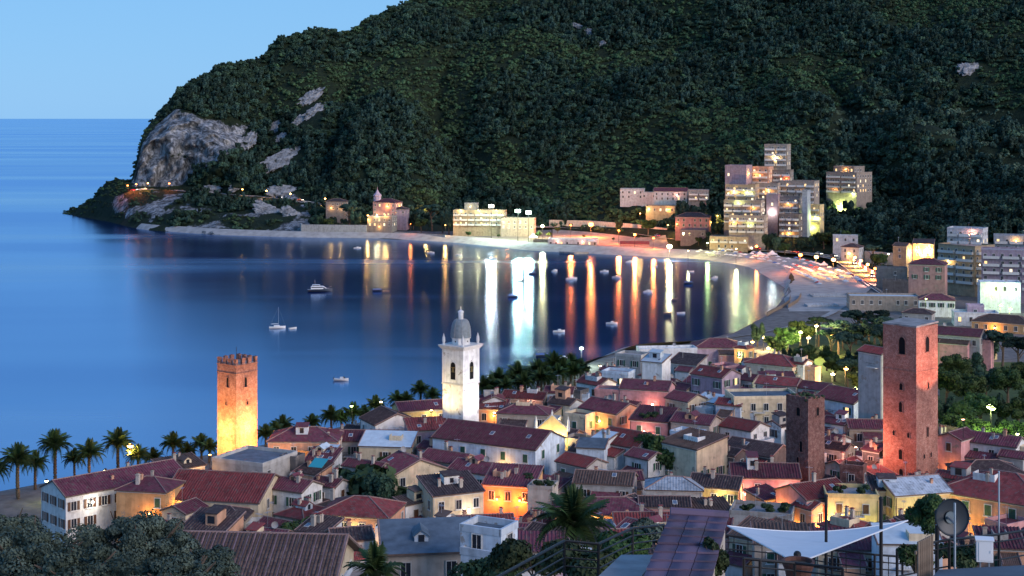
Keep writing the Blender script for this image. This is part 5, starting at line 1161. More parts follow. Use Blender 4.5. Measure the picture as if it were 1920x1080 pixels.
mb = MB(); mb.box((0, 0, .3), (.6, 1.9, .08)); mb.box((0, .75, .5), (.6, .5, .06)); [mb.box((sx*.25, sy*.7, .13), (.05, .05, .26)) for sx in (-1, 1) for sy in (-1, 1)]; LOUNGE = mb.mesh('sun_lounger', M['umb'])
ub = random.Random(11)
def beach_frame(s):
    """point, inland normal and width at position s along the beach list"""
    i = min(int(s), len(bp_)-2); t = s-i; p = bp_[i].lerp(bp_[i+1], t); tg = (bp_[i+1]-bp_[i]).normalized()
    return p, Vector((tg.y, -tg.x, 0)), lerp(BE[i][2], BE[i+1][2], t)
nu = 0
for k in range(46):
    s = lerp(9.2, 15.0, k/45); p, n, wd = beach_frame(s)
    for r_ in range(4):
        if ub.random() < .3: continue
        f = .40+.16*r_; q = p+n*wd*f+Vector((ub.uniform(-.4, .4), ub.uniform(-.4, .4), 0)); z = float(np.interp(f, [.25, .6, 1], [.75, 2.1, 3.15]))-.08
        kind = 0 if ub.random() < .82 else ub.choice((1, 2))
        u = empty('beach_umbrella', (q.x, q.y, z), ub.uniform(0, 1), UL[kind], 'umbrella', 'umbrellas in rows on the beach')
        for nm, me in (('pole', UP), ('canopy', UC[kind])): link(bpy.data.objects.new(nm, me), u)
        if ub.random() < .6:
            o = bpy.data.objects.new('sun_lounger', LOUNGE); link(o); o.location = q+Vector((1.5, -.3, z-q.z)); o.rotation_euler = (0, 0, 1.2); tag(o, 'white sun lounger under the beach umbrellas', 'sun lounger', 'sun loungers on the beach')
        nu += 1
print('umbrellas', nu)
# white party tents at the back of the beach
def tent(px, d, w, label):
    t = empty('beach_tent', (PX(px, d), d, ground(px, d)), ub.uniform(-.5, .2), label, 'tent', 'white tents behind the beach'); mb = MB(); h = w/2
    for a in range(4):
        c, s = math.cos(a*math.pi/2), math.sin(a*math.pi/2); r_ = lambda x, y, z: (x*c-y*s, x*s+y*c, z)
        prev = [r_(-h, -h, 2.6), r_(h, -h, 2.6)]
        for k in range(1, 5):
            f = 1-k/4; z = 2.6+w*.42*(1-f)**1.6; cur = [r_(-h*f, -h*f, z), r_(h*f, -h*f, z)]
            mb.face(prev+cur[::-1]); prev = cur
        mb.face([r_(-h, -h, 2.2), r_(h, -h, 2.2), r_(h, -h, 2.6), r_(-h, -h, 2.6)])
    mb.build('canopy', M['umb'], t); p = MB()
    for sx in (-1, 1):
        for sy in (-1, 1): p.tube([(sx*h, sy*h, -.3), (sx*h, sy*h, 2.5)], .06, 4)
    p.build('poles', M['alu'], t); return t
tents = [tent(*a, '') for a in ((1425, 780, 4), (1448, 778, 4.5), (1545, 724, 3.6), (1110, 862, 5), (1000, 884, 5))]
order_labels(tents, 'white pointed tent behind the beach')
# ------------------------------------------------------------------ boats
def hull(L, B, D, mat, parent, name='hull'):
    mb = MB(); n = 9; rows = []
    for i in range(n):
        t = i/(n-1); x = -L/2+L*t; b = B/2*(1-max(0, (t-.35)/.65)**2.2)*(.86+.14*min(1, t/.2)); sh_ = D*(.75+.35*t*t)
        if i == n-1: b = .03
        rows.append([(x, -b, sh_), (x, -b*.85, sh_*.3), (x, -b*.35, -.25), (x, b*.35, -.25), (x, b*.85, sh_*.3), (x, b, sh_)])
    mb.grid(rows); mb.face([rows[0][k] for k in range(6)]); 
    for i in range(n-1): mb.face([rows[i][0], rows[i][5], rows[i+1][5], rows[i+1][0]][::-1] if False else [(rows[i][0][0], rows[i][0][1], rows[i][0][2]-.12), (rows[i][5][0], rows[i][5][1], rows[i][5][2]-.12), (rows[i+1][5][0], rows[i+1][5][1], rows[i+1][5][2]-.12), (rows[i+1][0][0], rows[i+1][0][1], rows[i+1][0][2]-.12)], 1)
    return mb.build(name, [mat, M['trim']], parent)
def boat(px, py, kind, rz, label=None):
    d = H*F/(py-HY); b = empty({'y': 'motor_yacht', 's': 'sailing_boat', 'r': 'rowing_boat', 'm': 'motor_boat', 'c': 'covered_boat'}[kind], (PX(px, d), d, .12), R(rz), label, 'boat', 'boats moored in the bay'); b.scale = (.68,)*3 if kind != 'y' else (.82,)*3
    if kind == 'y':
        hull(13, 3.8, 1.6, M['darkhull'], b); c = MB(); c.box((-1.5, 0, 2.1), (6.5, 2.8, 1.4)); c.box((-2, 0, 3.2), (4, 2.4, .9)); c.slab([(1.7, -1.4, 2.8), (3.4, -1.1, 1.7), (3.4, 1.1, 1.7), (1.7, 1.4, 2.8)], .2); c.build('cabin', M['white'], b)
        g = MB(); g.box((-1.5, 0, 2.35), (6.0, 2.86, .5)); g.box((-2, 0, 3.3), (3.6, 2.46, .4)); g.build('windows', M['glass'], b)
        m_ = MB(); m_.tube([(-2.5, 0, 3.6), (-2.7, 0, 6.2)], .07, 5); m_.tube([(3, 0, 1.7), (6.2, 0, 2.7)], .03, 4); m_.build('mast', M['alu'], b)
    elif kind == 's':
        hull(8.5, 2.4, 1.1, M['white'], b); c = MB(); c.box((-.3, 0, 1.25), (3, 1.5, .6)); c.build('cabin', M['white'], b)
        m_ = MB(); m_.tube([(.6, 0, .8), (.6, 0, 11)], .08, 5); m_.tube([(.6, 0, 2.1), (-3.2, 0, 2.2)], .06, 5); m_.tube([(.6, 0, 11), (4.1, 0, 1.2)], .015, 3); m_.tube([(.6, 0, 11), (-4.1, 0, .9)], .015, 3); m_.build('mast', M['alu'], b)
        f = MB(); f.tube([(.5, 0, 2.25), (-1.2, 0, 2.4), (-3.1, 0, 2.3)], .16, 6); f.build('furled_sail', M['cloth'], b)
    elif kind == 'r':
        hull(4.6, 1.6, .7, M['white'] if rz % 2 == 0 else M['wood'], b)
        t = MB(); [t.box((x, 0, .5), (.3, 1.3, .06)) for x in (-1.2, .1, 1.1)]; t.build('thwarts', M['wood'], b)
    elif kind == 'm':
        hull(6.2, 2.1, .95, M['white'], b); c = MB(); c.box((.3, 0, 1.1), (1.5, 1.5, .7)); c.slab([(.9, -.8, 1.75), (1.5, -.7, 1.0), (1.5, .7, 1.0), (.9, .8, 1.75)], .05, 1); c.build('console', [M['white'], M['glass']], b)
        e = MB(); e.box((-3.25, 0, .8), (.4, .4, .9)); e.build('outboard_motor', M['iron'], b)
    else:
        hull(6.5, 2.3, 1.0, M['darkhull'], b); c = MB(); rows = []
        for i in range(7):
            t = i/6; x = -3+5.6*t; w = 1.1*(1-max(0, t-.5)**2*2.4); rows.append([(x, -w, .95), (x, -w*.5, 1.35+.15*math.sin(t*3)), (x, w*.5, 1.35+.15*math.sin(t*3)), (x, w, .95)])
        c.grid(rows); c.build('tarpaulin', M['umb3'], b)
    return b
boat(600, 547, 'y', 8, 'dark motor yacht with white upperworks anchored alone in the dark reflection'); boat(520, 616, 's', 12, 'white sailing boat with a bare mast left of the motor yacht')
boat(640, 714, 'm', -6, 'white motor boat close to shore between the orange tower and the bell tower'); boat(549, 617, 'r', 40, 'tiny white dinghy just right of the white sailing boat')
boat(1072, 524, 's', 30, 'white sailing boat in the middle of the lamp reflections'); boat(1017, 669, 'c', 6, 'dark covered boat near the palm row'); boat(1056, 674, 'm', 10, 'pale motor boat right of the dark covered boat')
small = [boat(*a) for a in ((670, 466, 'm', 12), (808, 475, 'm', -20), (708, 546, 'c', 2), (724, 547, 'r', 31), (1040, 509, 'm', 50), (1133, 510, 'm', 5), (1156, 521, 'm', -12), (962, 557, 'c', 15), (1048, 623, 'm', 8), (1147, 608, 'm', -8), (1277, 588, 'r', 10), (1296, 510, 'r', 22), (1291, 532, 'c', 10), (1264, 562, 'r', 33),
    (975, 527, 'r', 21), (998, 514, 'c', 30), (1252, 588, 'r', 15), (1340, 522, 'm', 40), (1215, 548, 'm', 20), (1105, 490, 'r', 44), (860, 478, 'r', 10), (925, 486, 'm', -14), (1180, 492, 'm', 30), (1230, 500, 'r', 56))]
kinds_ = {}
for o in small: kinds_.setdefault(o.name.split('.')[0], []).append(o)
for k, v in kinds_.items(): order_labels(v, {'motor_boat': 'small white motor boat moored on the bay', 'rowing_boat': 'small rowing boat moored on the bay', 'covered_boat': 'small dark boat under a tarpaulin on the bay'}[k])
# ------------------------------------------------------------------ trees
def crown_mesh(name, mat, seed, lobes, R0, H0, n, size, zc, flat=1.0, core=True, spread=1.0, lr=(.34, .56)):
    """leaf clumps on an uneven set of lobes, open between them"""
    r = np.random.default_rng(seed); V = []; Fc = []
    ctr = []
    for k in range(lobes):
        a = r.uniform(0, 2*np.pi); rr = R0*spread*np.sqrt(r.uniform(0, .7)); z = zc+H0*r.uniform(-.62, .62)*(1-.4*rr/R0)
        ctr.append((rr*np.cos(a), rr*np.sin(a), z, R0*r.uniform(*lr)))
    ctr = np.array(ctr)
    idx = r.integers(0, lobes, n); c = ctr[idx]
    dv = r.normal(size=(n, 3)); dv[:, 2] = dv[:, 2]*.8+.25; dv /= np.linalg.norm(dv, axis=1)[:, None]
    rad = c[:, 3]*r.uniform(.72, 1.08, n)
    P0 = c[:, :3]+dv*rad[:, None]*np.array([1, 1, flat*H0/R0*.9])
    nrm = dv+r.normal(size=(n, 3))*.45; nrm /= np.linalg.norm(nrm, axis=1)[:, None]
    t = np.cross(nrm, r.normal(size=(n, 3))); t /= np.linalg.norm(t, axis=1)[:, None]; b = np.cross(nrm, t)
    s = size*r.uniform(.6, 1.5, n)[:, None]; s2 = s*r.uniform(.5, .9, n)[:, None]
    q = np.stack([P0-t*s, P0-b*s2, P0+t*s, P0+b*s2+nrm*s*.25], 1).reshape(-1, 3)
    V = q.tolist(); Fc = np.arange(4*n).reshape(n, 4).tolist()
    if core:
        for cx, cy, cz, cr in ctr:
            bse = len(V); vs_, fs = ICO[1]
            for p in vs_: V.append([cx+p[0]*cr*.72, cy+p[1]*cr*.72, cz+p[2]*cr*.72*flat*H0/R0*.9])
            Fc += [[bse+i for i in f] for f in fs]
    me = bpy.data.meshes.new(name); me.from_pydata(V, [], Fc); me.materials.append(mat); me.update(); return me
def trunk_mesh(h, r0, seed, limbs=4, spread=1.5, lean=.15):
    r = random.Random(seed); mb = MB(); lx, ly = r.uniform(-lean, lean)*h, r.uniform(-lean, lean)*h
    pts = [(lx*t*t, ly*t*t, -.5+(h+.5)*t) for t in (0, .3, .6, 1)]; mb.tube(pts, [r0*1.3, r0, r0*.8, r0*.5], 6)
    for k in range(limbs):
        a = 2*math.pi*k/limbs+r.uniform(-.4, .4); z0 = h*r.uniform(.45, .85); t = (z0/h)
        b = (lx*t*t, ly*t*t, z0); e = (b[0]+math.cos(a)*spread, b[1]+math.sin(a)*spread, z0+spread*r.uniform(.6, 1.2)); m_ = tuple((b[i]+e[i])/2+(0, 0, .15*spread)[i] for i in range(3))
        mb.tube([b, m_, e], [r0*.5, r0*.35, r0*.15], 5)
    return mb.mesh('trunk', M['bark'])
TREES = {
    'broad_tree': [(crown_mesh('crown', LEAF['g'], 10+k, 16, 3.2, 3.0, 4200, .20, 5.6, lr=(.24, .46)), trunk_mesh(5.2, .28, k, 5, 1.9)) for k in range(3)],
    'umbrella_pine': [(crown_mesh('crown', LEAF['b'], 20+k, 16, 3.8, 1.7, 4200, .20, 8.0, spread=1.1, lr=(.22, .42)), trunk_mesh(7.6, .30, 30+k, 6, 2.4, .1)) for k in range(2)],
    'evergreen_tree': [(crown_mesh('crown', LEAF['a'], 40+k, 15, 2.4, 4.2, 4000, .19, 5.4, lr=(.26, .48)), trunk_mesh(5, .25, 50+k, 4, 1.2)) for k in range(2)],
    'shrub': [(crown_mesh('crown', LEAF['h'], 60+k, 7, 1.3, .9, 900, .16, .9), trunk_mesh(.6, .06, 70+k, 4, .5)) for k in range(2)]}
def tree(kind, x, y, z, sc=1.0, group=None, label=None, var=None, sz=1.0, rnd=random.Random(5)):
    v = TREES[kind][(var if var is not None else rnd.randrange(9)) % len(TREES[kind])]
    t = empty(kind, (x, y, z), rnd.uniform(0, 6.28), label, {'shrub': 'shrub'}.get(kind, 'tree'), group); t.scale = (sc, sc, sc*sz)
    for nm, me in (('crown', v[0]), ('trunk', v[1])): link(bpy.data.objects.new(nm, me), t)
    return t
def tree_px(kind, px, pytop, d, hgt=None, group=None, label=None, sz=1.0):
    """a tree whose top shows at the given photo point"""
    g = ground(px, d); nat = {'broad_tree': 9.0, 'umbrella_pine': 10.2, 'evergreen_tree': 10.2, 'shrub': 2.0}[kind]
    sc = max(.3, (zy(pytop, d)-g)/nat/sz); return tree(kind, PX(px, d), d, g, sc, group, label, None, sz)
# ------------------------------------------------------------------ bare rocks on the slope
OUTR = []
def outcrop(px, py, w, h, ang, seed, label):
    d = hill_hit(px, py); s = d/F; mb = MB(); r = random.Random(seed)
    vs_, fs = ICO[3]; pts = np.array([tuple(v) for v in vs_]); nn = fbm(pts*1.7+seed*3.1, 3)-.5; n2 = fbm(pts*5+seed, 3)-.5; ca, sa = math.cos(R(ang)), math.sin(R(ang))
    for v, a, b in zip(vs_, nn, n2):
        k = 1.05+abs(a)*1.6-.25+b*1.1; x, z = v.x*k*w*s/2, v.z*k*h*s/2; mb.v.append((x*ca-z*sa, v.y*k*2.6+(x*sa+z*ca)*1.3, x*sa+z*ca))
    for f in fs: mb.f.append(f); mb.m.append(0); mb.uv.append([(0, 0)]*3)
    o = mb.build('rock_outcrop', M['lime'], None); o.location = P(px, py, d-2.2); OUTR.append((o.location.x, o.location.y, w*s*.55, h*s*.6)); return tag(o, label, 'rock', 'limestone outcrops on the slope')
def lime():
    m, n, l, out = nodes('pale_limestone'); b = n.new('ShaderNodeBsdfPrincipled'); b.inputs['Roughness'].default_value = .9; b.inputs['Specular IOR Level'].default_value = .1
    t = noise(n, l, .3, 8, rough=.75); r = ramp(n, [(.34, (.03, .035, .026)), (.44, (.18, .18, .18)), (.68, (.46, .46, .455))]); l.new(t.outputs[0], r.inputs[0]); bp = n.new('ShaderNodeBump'); bp.inputs['Distance'].default_value = 1.5; bp.inputs['Strength'].default_value = .8
    l.new(t.outputs[0], bp.inputs['Height']); l.new(bp.outputs[0], b.inputs['Normal']); l.new(r.outputs[0], b.inputs['Base Color']); l.new(b.outputs[0], out.inputs[0]); return m
M['lime'] = lime()
for a in ((533, 296, 86, 34, 24, 1, 'long pale rock slab right of the cliff'), (582, 182, 46, 24, 32, 2, 'upper pale rock of the pair high on the ridge slope'), (590, 208, 40, 18, 32, 3, 'lower pale rock of the pair high on the ridge slope'), (562, 226, 24, 18, 30, 4, 'small pale rock below the ridge pair'), (518, 240, 26, 26, 70, 5, 'upright pale rock between cliff and ridge pair'), (528, 258, 26, 16, 20, 6, 'small rock under the upright pale rock'),
        (466, 264, 34, 26, 60, 7, 'pale rock at the right end of the cliff'), (398, 354, 34, 14, 0, 8, 'grey rock just above the headland road'), (440, 352, 22, 12, 0, 9, 'small grey rock right of the one above the headland road'), (532, 360, 66, 22, -5, 10, 'broken rock bank above the right end of the headland road'), (505, 398, 70, 24, -20, 11, 'broad pale rocks below the headland road'), (545, 402, 44, 20, -30, 17, 'pale rocks near the left end of the sea wall'),
        (1082, 48, 26, 10, -20, 12, 'left rock high on the middle of the hill'), (1105, 60, 20, 14, -40, 13, 'middle rock high on the middle of the hill'), (1128, 82, 16, 14, 0, 14, 'right rock high on the middle of the hill'), (1306, 138, 20, 14, 30, 15, 'lone rock on the hill above the stepped flats'), (1815, 128, 44, 22, 20, 16, 'wide faint rock at the upper right of the hill')):
    outcrop(*a)
# hillside forest: thousands of crowns no one could count
proto = {}
def hcrown(name, mat, seed, lobes, R0, H0, n, size, zc, **k): return crown_mesh(name, mat, seed, lobes, R0, H0, n, size, zc, **k)
HV = [hcrown('crown', LEAF['a'], 1, 7, 3.2, 2.4, 230, .62, 2.0), hcrown('crown', LEAF['c'], 2, 6, 2.7, 1.9, 200, .58, 1.5), hcrown('crown', LEAF['a'], 3, 8, 3.6, 2.6, 260, .64, 2.2),
      hcrown('crown', LEAF['b'], 4, 6, 2.0, 3.8, 220, .55, 3.6, spread=.8), hcrown('crown', LEAF['c'], 5, 5, 1.9, 1.5, 160, .5, 1.2), hcrown('crown', LEAF['t'], 6, 5, 1.7, 1.5, 160, .48, 1.6)]
fpos = [[] for _ in HV]; fsc = [[] for _ in HV]
cellA = []; cells = []
A_ = np.stack([GX, GD, GZ], 2)
e1 = A_[1:, :-1]-A_[:-1, :-1]; e2 = A_[:-1, 1:]-A_[:-1, :-1]; area = np.linalg.norm(np.cross(e1, e2), axis=2)
tmid = GT[:-1, :-1]; pmid = GP[:-1, :-1]; rmid = np.maximum.reduce([ROCK[:-1, :-1], ROCK[1:, :-1], ROCK[:-1, 1:], ROCK[1:, 1:]])
ok = (tmid < 7.6)&(tmid >= 1.0)
dens = np.where(tmid < 3, .9, 1.0)*np.where((tmid >= 2.98)&(tmid < 4.02)&(pmid < 640)&(pmid > 225), 0, 1)*np.clip(1-rmid*1.9, 0, 1)**1.5
dens = np.where((pmid > 640)&(tmid < 2.4), .0, dens); dens = np.where((pmid > 2150), 0, dens); dens = np.where((tmid > 7), dens*.6, dens)
dens = np.where((pmid < 215)&(tmid < 2), .25*dens, dens)
dens = np.where((pmid > 1476)&(tmid < 2.0), 0, dens)
Wt = area*dens*ok; Wt = Wt/Wt.sum()
NT = 44000
pick = rng.choice(Wt.size, NT, p=Wt.ravel()); ci, cj = np.unravel_index(pick, Wt.shape)
u = rng.random(NT); v = rng.random(NT)
Pp = (A_[ci, cj]*((1-u)*(1-v))[:, None]+A_[ci+1, cj]*(u*(1-v))[:, None]+A_[ci, cj+1]*((1-u)*v)[:, None]+A_[ci+1, cj+1]*(u*v)[:, None])
FA = np.array([(f[0], f[1], max(f[3], f[4])*.5+2) for f in FOOT if f[1] > 480])
near_b = np.zeros(NT, bool)
for fx_, fy_, r_ in FA: near_b |= (np.hypot(Pp[:, 0]-fx_, Pp[:, 1]-fy_) < r_*.95+1)
# keep sight lines to the buildings on the slope open
for fx_, fy_, r_ in FA:
    dd = Pp[:, 1]-fy_; near_b |= (dd < 0)&(dd > -14)&(np.abs(Pp[:, 0]-fx_*Pp[:, 1]/fy_) < r_*.8)
for ox_, oy_, ow_, oh_ in OUTR:
    dd = Pp[:, 1]-oy_; near_b |= (np.abs(Pp[:, 0]-ox_*Pp[:, 1]/oy_) < ow_*.78)&(dd > -14-oh_*1.6)&(dd < oh_*.9)
for q in coast_pts+head_pts: near_b |= (np.hypot(Pp[:, 0]-q.x, Pp[:, 1]-q.y) < 6.5)
patch = fbm(Pp*[.012, .012, .02]+40, 3); px_ = 960+Pp[:, 0]/Pp[:, 1]*F; py2 = HY+(H-Pp[:, 2])/Pp[:, 1]*F
rp = rng.random(NT)
for i in range(NT):
    if near_b[i]: continue
    p = Pp[i]; s = .82*rng.uniform(.5, 1.25)*(1.25 if patch[i] < .5 else 1.0)*(1.35 if rng.random() < .12 else 1)
    if px_[i] > 1560 and 205 < py2[i] < 330 and patch[i] > .36:          # terraced olive grove on the right
        if (p[2] % 7) > 3.2: continue
        k = 5; s *= .8
    elif patch[i] > .56: k = 1 if rp[i] < .6 else 4
    elif patch[i] < .45: k = 3 if rp[i] < .55 else 0
    else: k = (0, 2, 1, 3, 3, 0)[int(rp[i]*6)]
    if px_[i] < 330: s *= .62
    if tmid[ci[i], cj[i]] < 4.0: s *= .7
    if abs(tmid[ci[i], cj[i]]-7) < .3 and k == 3: s *= .7
    fpos[k].append((p[0], p[1], p[2]-.3)); fsc[k].append(s)
def scatter(name, me_proto, pos, sc):
    me = bpy.data.meshes.new(name); me.from_pydata(pos, [], [])
    at = me.attributes.new('sc', 'FLOAT', 'POINT'); at.data.foreach_set('value', np.array(sc, float))
    at = me.attributes.new('rz', 'FLOAT', 'POINT'); at.data.foreach_set('value', rng.uniform(0, 6.28, len(pos)))
    o = link(bpy.data.objects.new(name, me)); ng = bpy.data.node_groups.new(name, 'GeometryNodeTree')
    ng.interface.new_socket('Geometry', in_out='INPUT', socket_type='NodeSocketGeometry'); ng.interface.new_socket('Geometry', in_out='OUTPUT', socket_type='NodeSocketGeometry')
    n, l = ng.nodes, ng.links; gi = n.new('NodeGroupInput'); go = n.new('NodeGroupOutput'); io = n.new('GeometryNodeInstanceOnPoints'); oi = n.new('GeometryNodeObjectInfo'); oi.inputs['Object'].default_value = me_proto
    oi.transform_space = 'ORIGINAL'
    a1 = n.new('GeometryNodeInputNamedAttribute'); a1.data_type = 'FLOAT'; a1.inputs[0].default_value = 'sc'; a2 = n.new('GeometryNodeInputNamedAttribute'); a2.data_type = 'FLOAT'; a2.inputs[0].default_value = 'rz'
    cb = n.new('ShaderNodeCombineXYZ'); l.new(a2.outputs[0], cb.inputs[2])
    l.new(gi.outputs[0], io.inputs['Points']); l.new(oi.outputs['Geometry'], io.inputs['Instance']); l.new(a1.outputs[0], io.inputs['Scale']); l.new(cb.outputs[0], io.inputs['Rotation'])
    l.new(io.outputs[0], go.inputs[0]); md = o.modifiers.new('scatter', 'NODES'); md.node_group = ng
    return tag(o, kind='stuff')
NMS = ['oak_wood', 'scrub_wood', 'oak_wood', 'pine_wood', 'scrub_wood', 'olive_grove']
hill_trees = []
for k in range(len(HV)):
    p = fpos[k][0]; t = empty('tree', p, 0, None, 'tree', 'single trees on the hillside'); cr = link(bpy.data.objects.new('crown', HV[k]), t); link(bpy.data.objects.new('trunk', TREES['shrub'][0][1]), t); t.scale = (fsc[k][0],)*3
    hill_trees.append(t); scatter(NMS[k], cr, fpos[k][1:], fsc[k][1:])
# single trees that stand out around the bay
LT = []
for kind, px, py, d in (('evergreen_tree', 668, 385, 958), ('umbrella_pine', 655, 378, 962), ('evergreen_tree', 598, 398, 956), ('broad_tree', 615, 405, 954), ('evergreen_tree', 775, 392, 962), ('umbrella_pine', 810, 378, 960), ('evergreen_tree', 830, 385, 945), ('evergreen_tree', 842, 388, 932), ('broad_tree', 790, 405, 945),
        ('broad_tree', 878, 432, 912), ('broad_tree', 935, 438, 902), ('broad_tree', 1010, 430, 890), ('broad_tree', 1030, 432, 895), ('broad_tree', 1045, 424, 930), ('evergreen_tree', 1160, 405, 920), ('broad_tree', 1215, 405, 895), ('broad_tree', 1270, 418, 875), ('evergreen_tree', 1345, 408, 838), ('broad_tree', 1310, 442, 840),
        ('evergreen_tree', 1440, 430, 795), ('evergreen_tree', 1455, 438, 790), ('broad_tree', 1472, 452, 785), ('evergreen_tree', 1560, 415, 800), ('broad_tree', 1545, 430, 795), ('umbrella_pine', 1635, 455, 735), ('broad_tree', 1650, 470, 715), ('evergreen_tree', 1640, 470, 725), ('evergreen_tree', 1655, 490, 690), ('evergreen_tree', 1500, 445, 792), ('evergreen_tree', 1525, 438, 795), ('broad_tree', 1580, 425, 792), ('evergreen_tree', 1610, 430, 785), ('broad_tree', 1062, 420, 966), ('evergreen_tree', 1090, 412, 968), ('broad_tree', 1125, 420, 958), ('broad_tree', 1205, 432, 915), ('evergreen_tree', 1138, 410, 962), ('broad_tree', 1180, 425, 936), ('broad_tree', 1095, 440, 900), ('broad_tree', 1150, 448, 885)):
    LT.append(tree_px(kind, px, py, d, group='trees along the foot of the hill'))
# park behind the beach, right of the town, and the dark grove at the right edge
PT = []
for kind, px, py, d in (('broad_tree', 1475, 605, 452), ('broad_tree', 1500, 592, 462), ('umbrella_pine', 1535, 588, 470), ('broad_tree', 1455, 622, 440), ('umbrella_pine', 1572, 592, 455), ('umbrella_pine', 1605, 576, 475), ('umbrella_pine', 1640, 574, 470), ('evergreen_tree', 1680, 580, 468), ('umbrella_pine', 1620, 600, 435), ('umbrella_pine', 1590, 615, 420), ('broad_tree', 1550, 640, 425), ('evergreen_tree', 1520, 660, 405),
        ('broad_tree', 1490, 660, 408), ('umbrella_pine', 1590, 668, 395), ('umbrella_pine', 1655, 602, 425), ('broad_tree', 1705, 600, 452), ('broad_tree', 1610, 690, 385), ('evergreen_tree', 1530, 690, 392), ('broad_tree', 1640, 630, 405), ('evergreen_tree', 1720, 592, 470), ('umbrella_pine', 1560, 610, 440), ('umbrella_pine', 1670, 588, 450), ('umbrella_pine', 1630, 590, 455), ('broad_tree', 1580, 605, 462), ('broad_tree', 1515, 602, 470), ('evergreen_tree', 1600, 640, 410), ('broad_tree', 1625, 655, 400), ('broad_tree', 1565, 660, 408), ('umbrella_pine', 1690, 610, 430), ('broad_tree', 1510, 640, 420), ('broad_tree', 1648, 670, 385), ('evergreen_tree', 1475, 640, 425)):
    PT.append(tree_px(kind, px, py, d, group='trees in the lamp-lit park'))
GT_ = []
for kind, px, py, d in (('broad_tree', 1790, 655, 395), ('evergreen_tree', 1830, 648, 400), ('umbrella_pine', 1880, 612, 425), ('umbrella_pine', 1910, 622, 412), ('evergreen_tree', 1860, 625, 430), ('broad_tree', 1775, 680, 372), ('broad_tree', 1815, 690, 365), ('evergreen_tree', 1850, 668, 380), ('broad_tree', 1890, 680, 372), ('broad_tree', 1925, 665, 378), ('evergreen_tree', 1770, 720, 342), ('broad_tree', 1800, 740, 335), ('broad_tree', 1838, 728, 342),
        ('evergreen_tree', 1875, 722, 345), ('broad_tree', 1910, 735, 338), ('broad_tree', 1780, 765, 318), ('broad_tree', 1825, 772, 312), ('evergreen_tree', 1880, 770, 318), ('broad_tree', 1915, 778, 310), ('broad_tree', 1940, 720, 345), ('broad_tree', 1855, 790, 305), ('broad_tree', 1900, 800, 300)):
    GT_.append(tree_px(kind, px, py, d, group='dark trees of the grove at the right edge'))
TT2 = []
for kind, px, py, d in (('evergreen_tree', 712, 862, 258), ('broad_tree', 568, 958, 232), ('evergreen_tree', 590, 956, 226), ('shrub', 720, 842, 270), ('broad_tree', 1230, 795, 282), ('evergreen_tree', 1420, 592, 470), ('broad_tree', 1100, 700, 418)):
    TT2.append(tree_px(kind, px, py, d, group='trees in the town gardens'))
def by_kind(lst, text):
    g = {}
    for o in lst: g.setdefault(o.name.split('.')[0], []).append(o)
    for k, v in g.items(): order_labels(v, text.format(k.replace('_', ' ')))
by_kind(LT, 'dark {} at the hill foot by the bay'); by_kind(PT, '{} in the lamp-lit park'); by_kind(GT_, 'dark {} in the right edge grove'); by_kind(TT2, 'green {} between the town roofs')
for t, nm in zip(hill_trees, ('round dark oak', 'low pale scrub bush', 'large dark oak', 'tall dark pine', 'small low bush', 'grey green olive')):
    p = pix(t.location); tag(t, f'single {nm} on the wooded hillside '+('above the cliff' if p[0] < 600 else 'above the bay' if p[0] < 1200 else 'above the right shore'))
# ------------------------------------------------------------------ palms
def frond_mesh(Lf, droop, w, seed, n=9):
    mb = MB(); r = random.Random(seed); pts = []
    for i in range(n+1):
        t = i/n; pts.append(Vector((Lf*(t-.18*t*t*droop), 0, Lf*(.55*t-droop*.85*t*t))))
    mb.tube(pts, [.05*(1-.8*i/n)+.008 for i in range(n+1)], 3, 0, False)
    for i in range(1, n+1):
        for sub in (0, .33, .66):
            if i == n and sub: continue
            j = min(i+1, n); p = pts[i].lerp(pts[j], sub); t = min(1, (i+sub)/n); ll = w*(math.sin(math.pi*min(1, .12+.88*t)**.8)+.12)
            for s in (-1, 1):
                e = p+Vector((ll*.55, s*ll*.85, -ll*.35*r.uniform(.6, 1.4))); o = Vector((Lf/n*.32, 0, 0)); mb.face([p-o*.6, p+o*1.1, e])
    return mb.mesh('frond', LEAF['p'])
FRS = [frond_mesh(3.3, .55, 1.0, 1), frond_mesh(3.4, .85, 1.0, 2), frond_mesh(3.3, 1.25, .95, 3), frond_mesh(2.6, .15, .8, 4)]
def ptrunk(h):
    mb = MB(); pts = []; rad = []
    n = int(h/.5)
    for i in range(n+1):
        for e in (0, .3): pts.append((.15*math.sin(i*.25), 0, i*h/n+e*h/n)); rad.append((.34 if e == 0 else .27)*(1-.15*i/n))
    mb.tube(pts, rad, 7); mb.ico((.15*math.sin(n*.25), 0, h+.1), .55, 0, 1, (1, 1, 1.2)); return mb.mesh('trunk', M['bark'])
PTR = {}
def palm(px, pytop, d, sc=1.0, label=None, group=None, nf=46, rnd=random.Random(8)):
    z = ground(px, d); top = zy(pytop, d); h = max(1.0, (top-z)/sc-1.5); hk = round(h*2)/2
    if hk not in PTR: PTR[hk] = ptrunk(hk)
    t = empty('palm_tree', (PX(px, d), d, top-(hk+1.5)*sc), rnd.uniform(0, 6), label, 'palm', group); t.scale = (sc,)*3
    link(bpy.data.objects.new('trunk', PTR[hk]), t)
    for k in range(nf):
        lay = k/nf; me = FRS[3] if lay < .2 else FRS[0] if lay < .45 else FRS[1] if lay < .75 else FRS[2]
        o = link(bpy.data.objects.new('frond', me), t); o.location = (.1, 0, hk+.3); o.rotation_euler = (rnd.uniform(-.15, .15), -.75+.95*lay+rnd.uniform(-.15, .15) if lay >= .2 else -1.0+rnd.uniform(-.2, .2), k*2.4+rnd.uniform(-.25, .25))
    return t
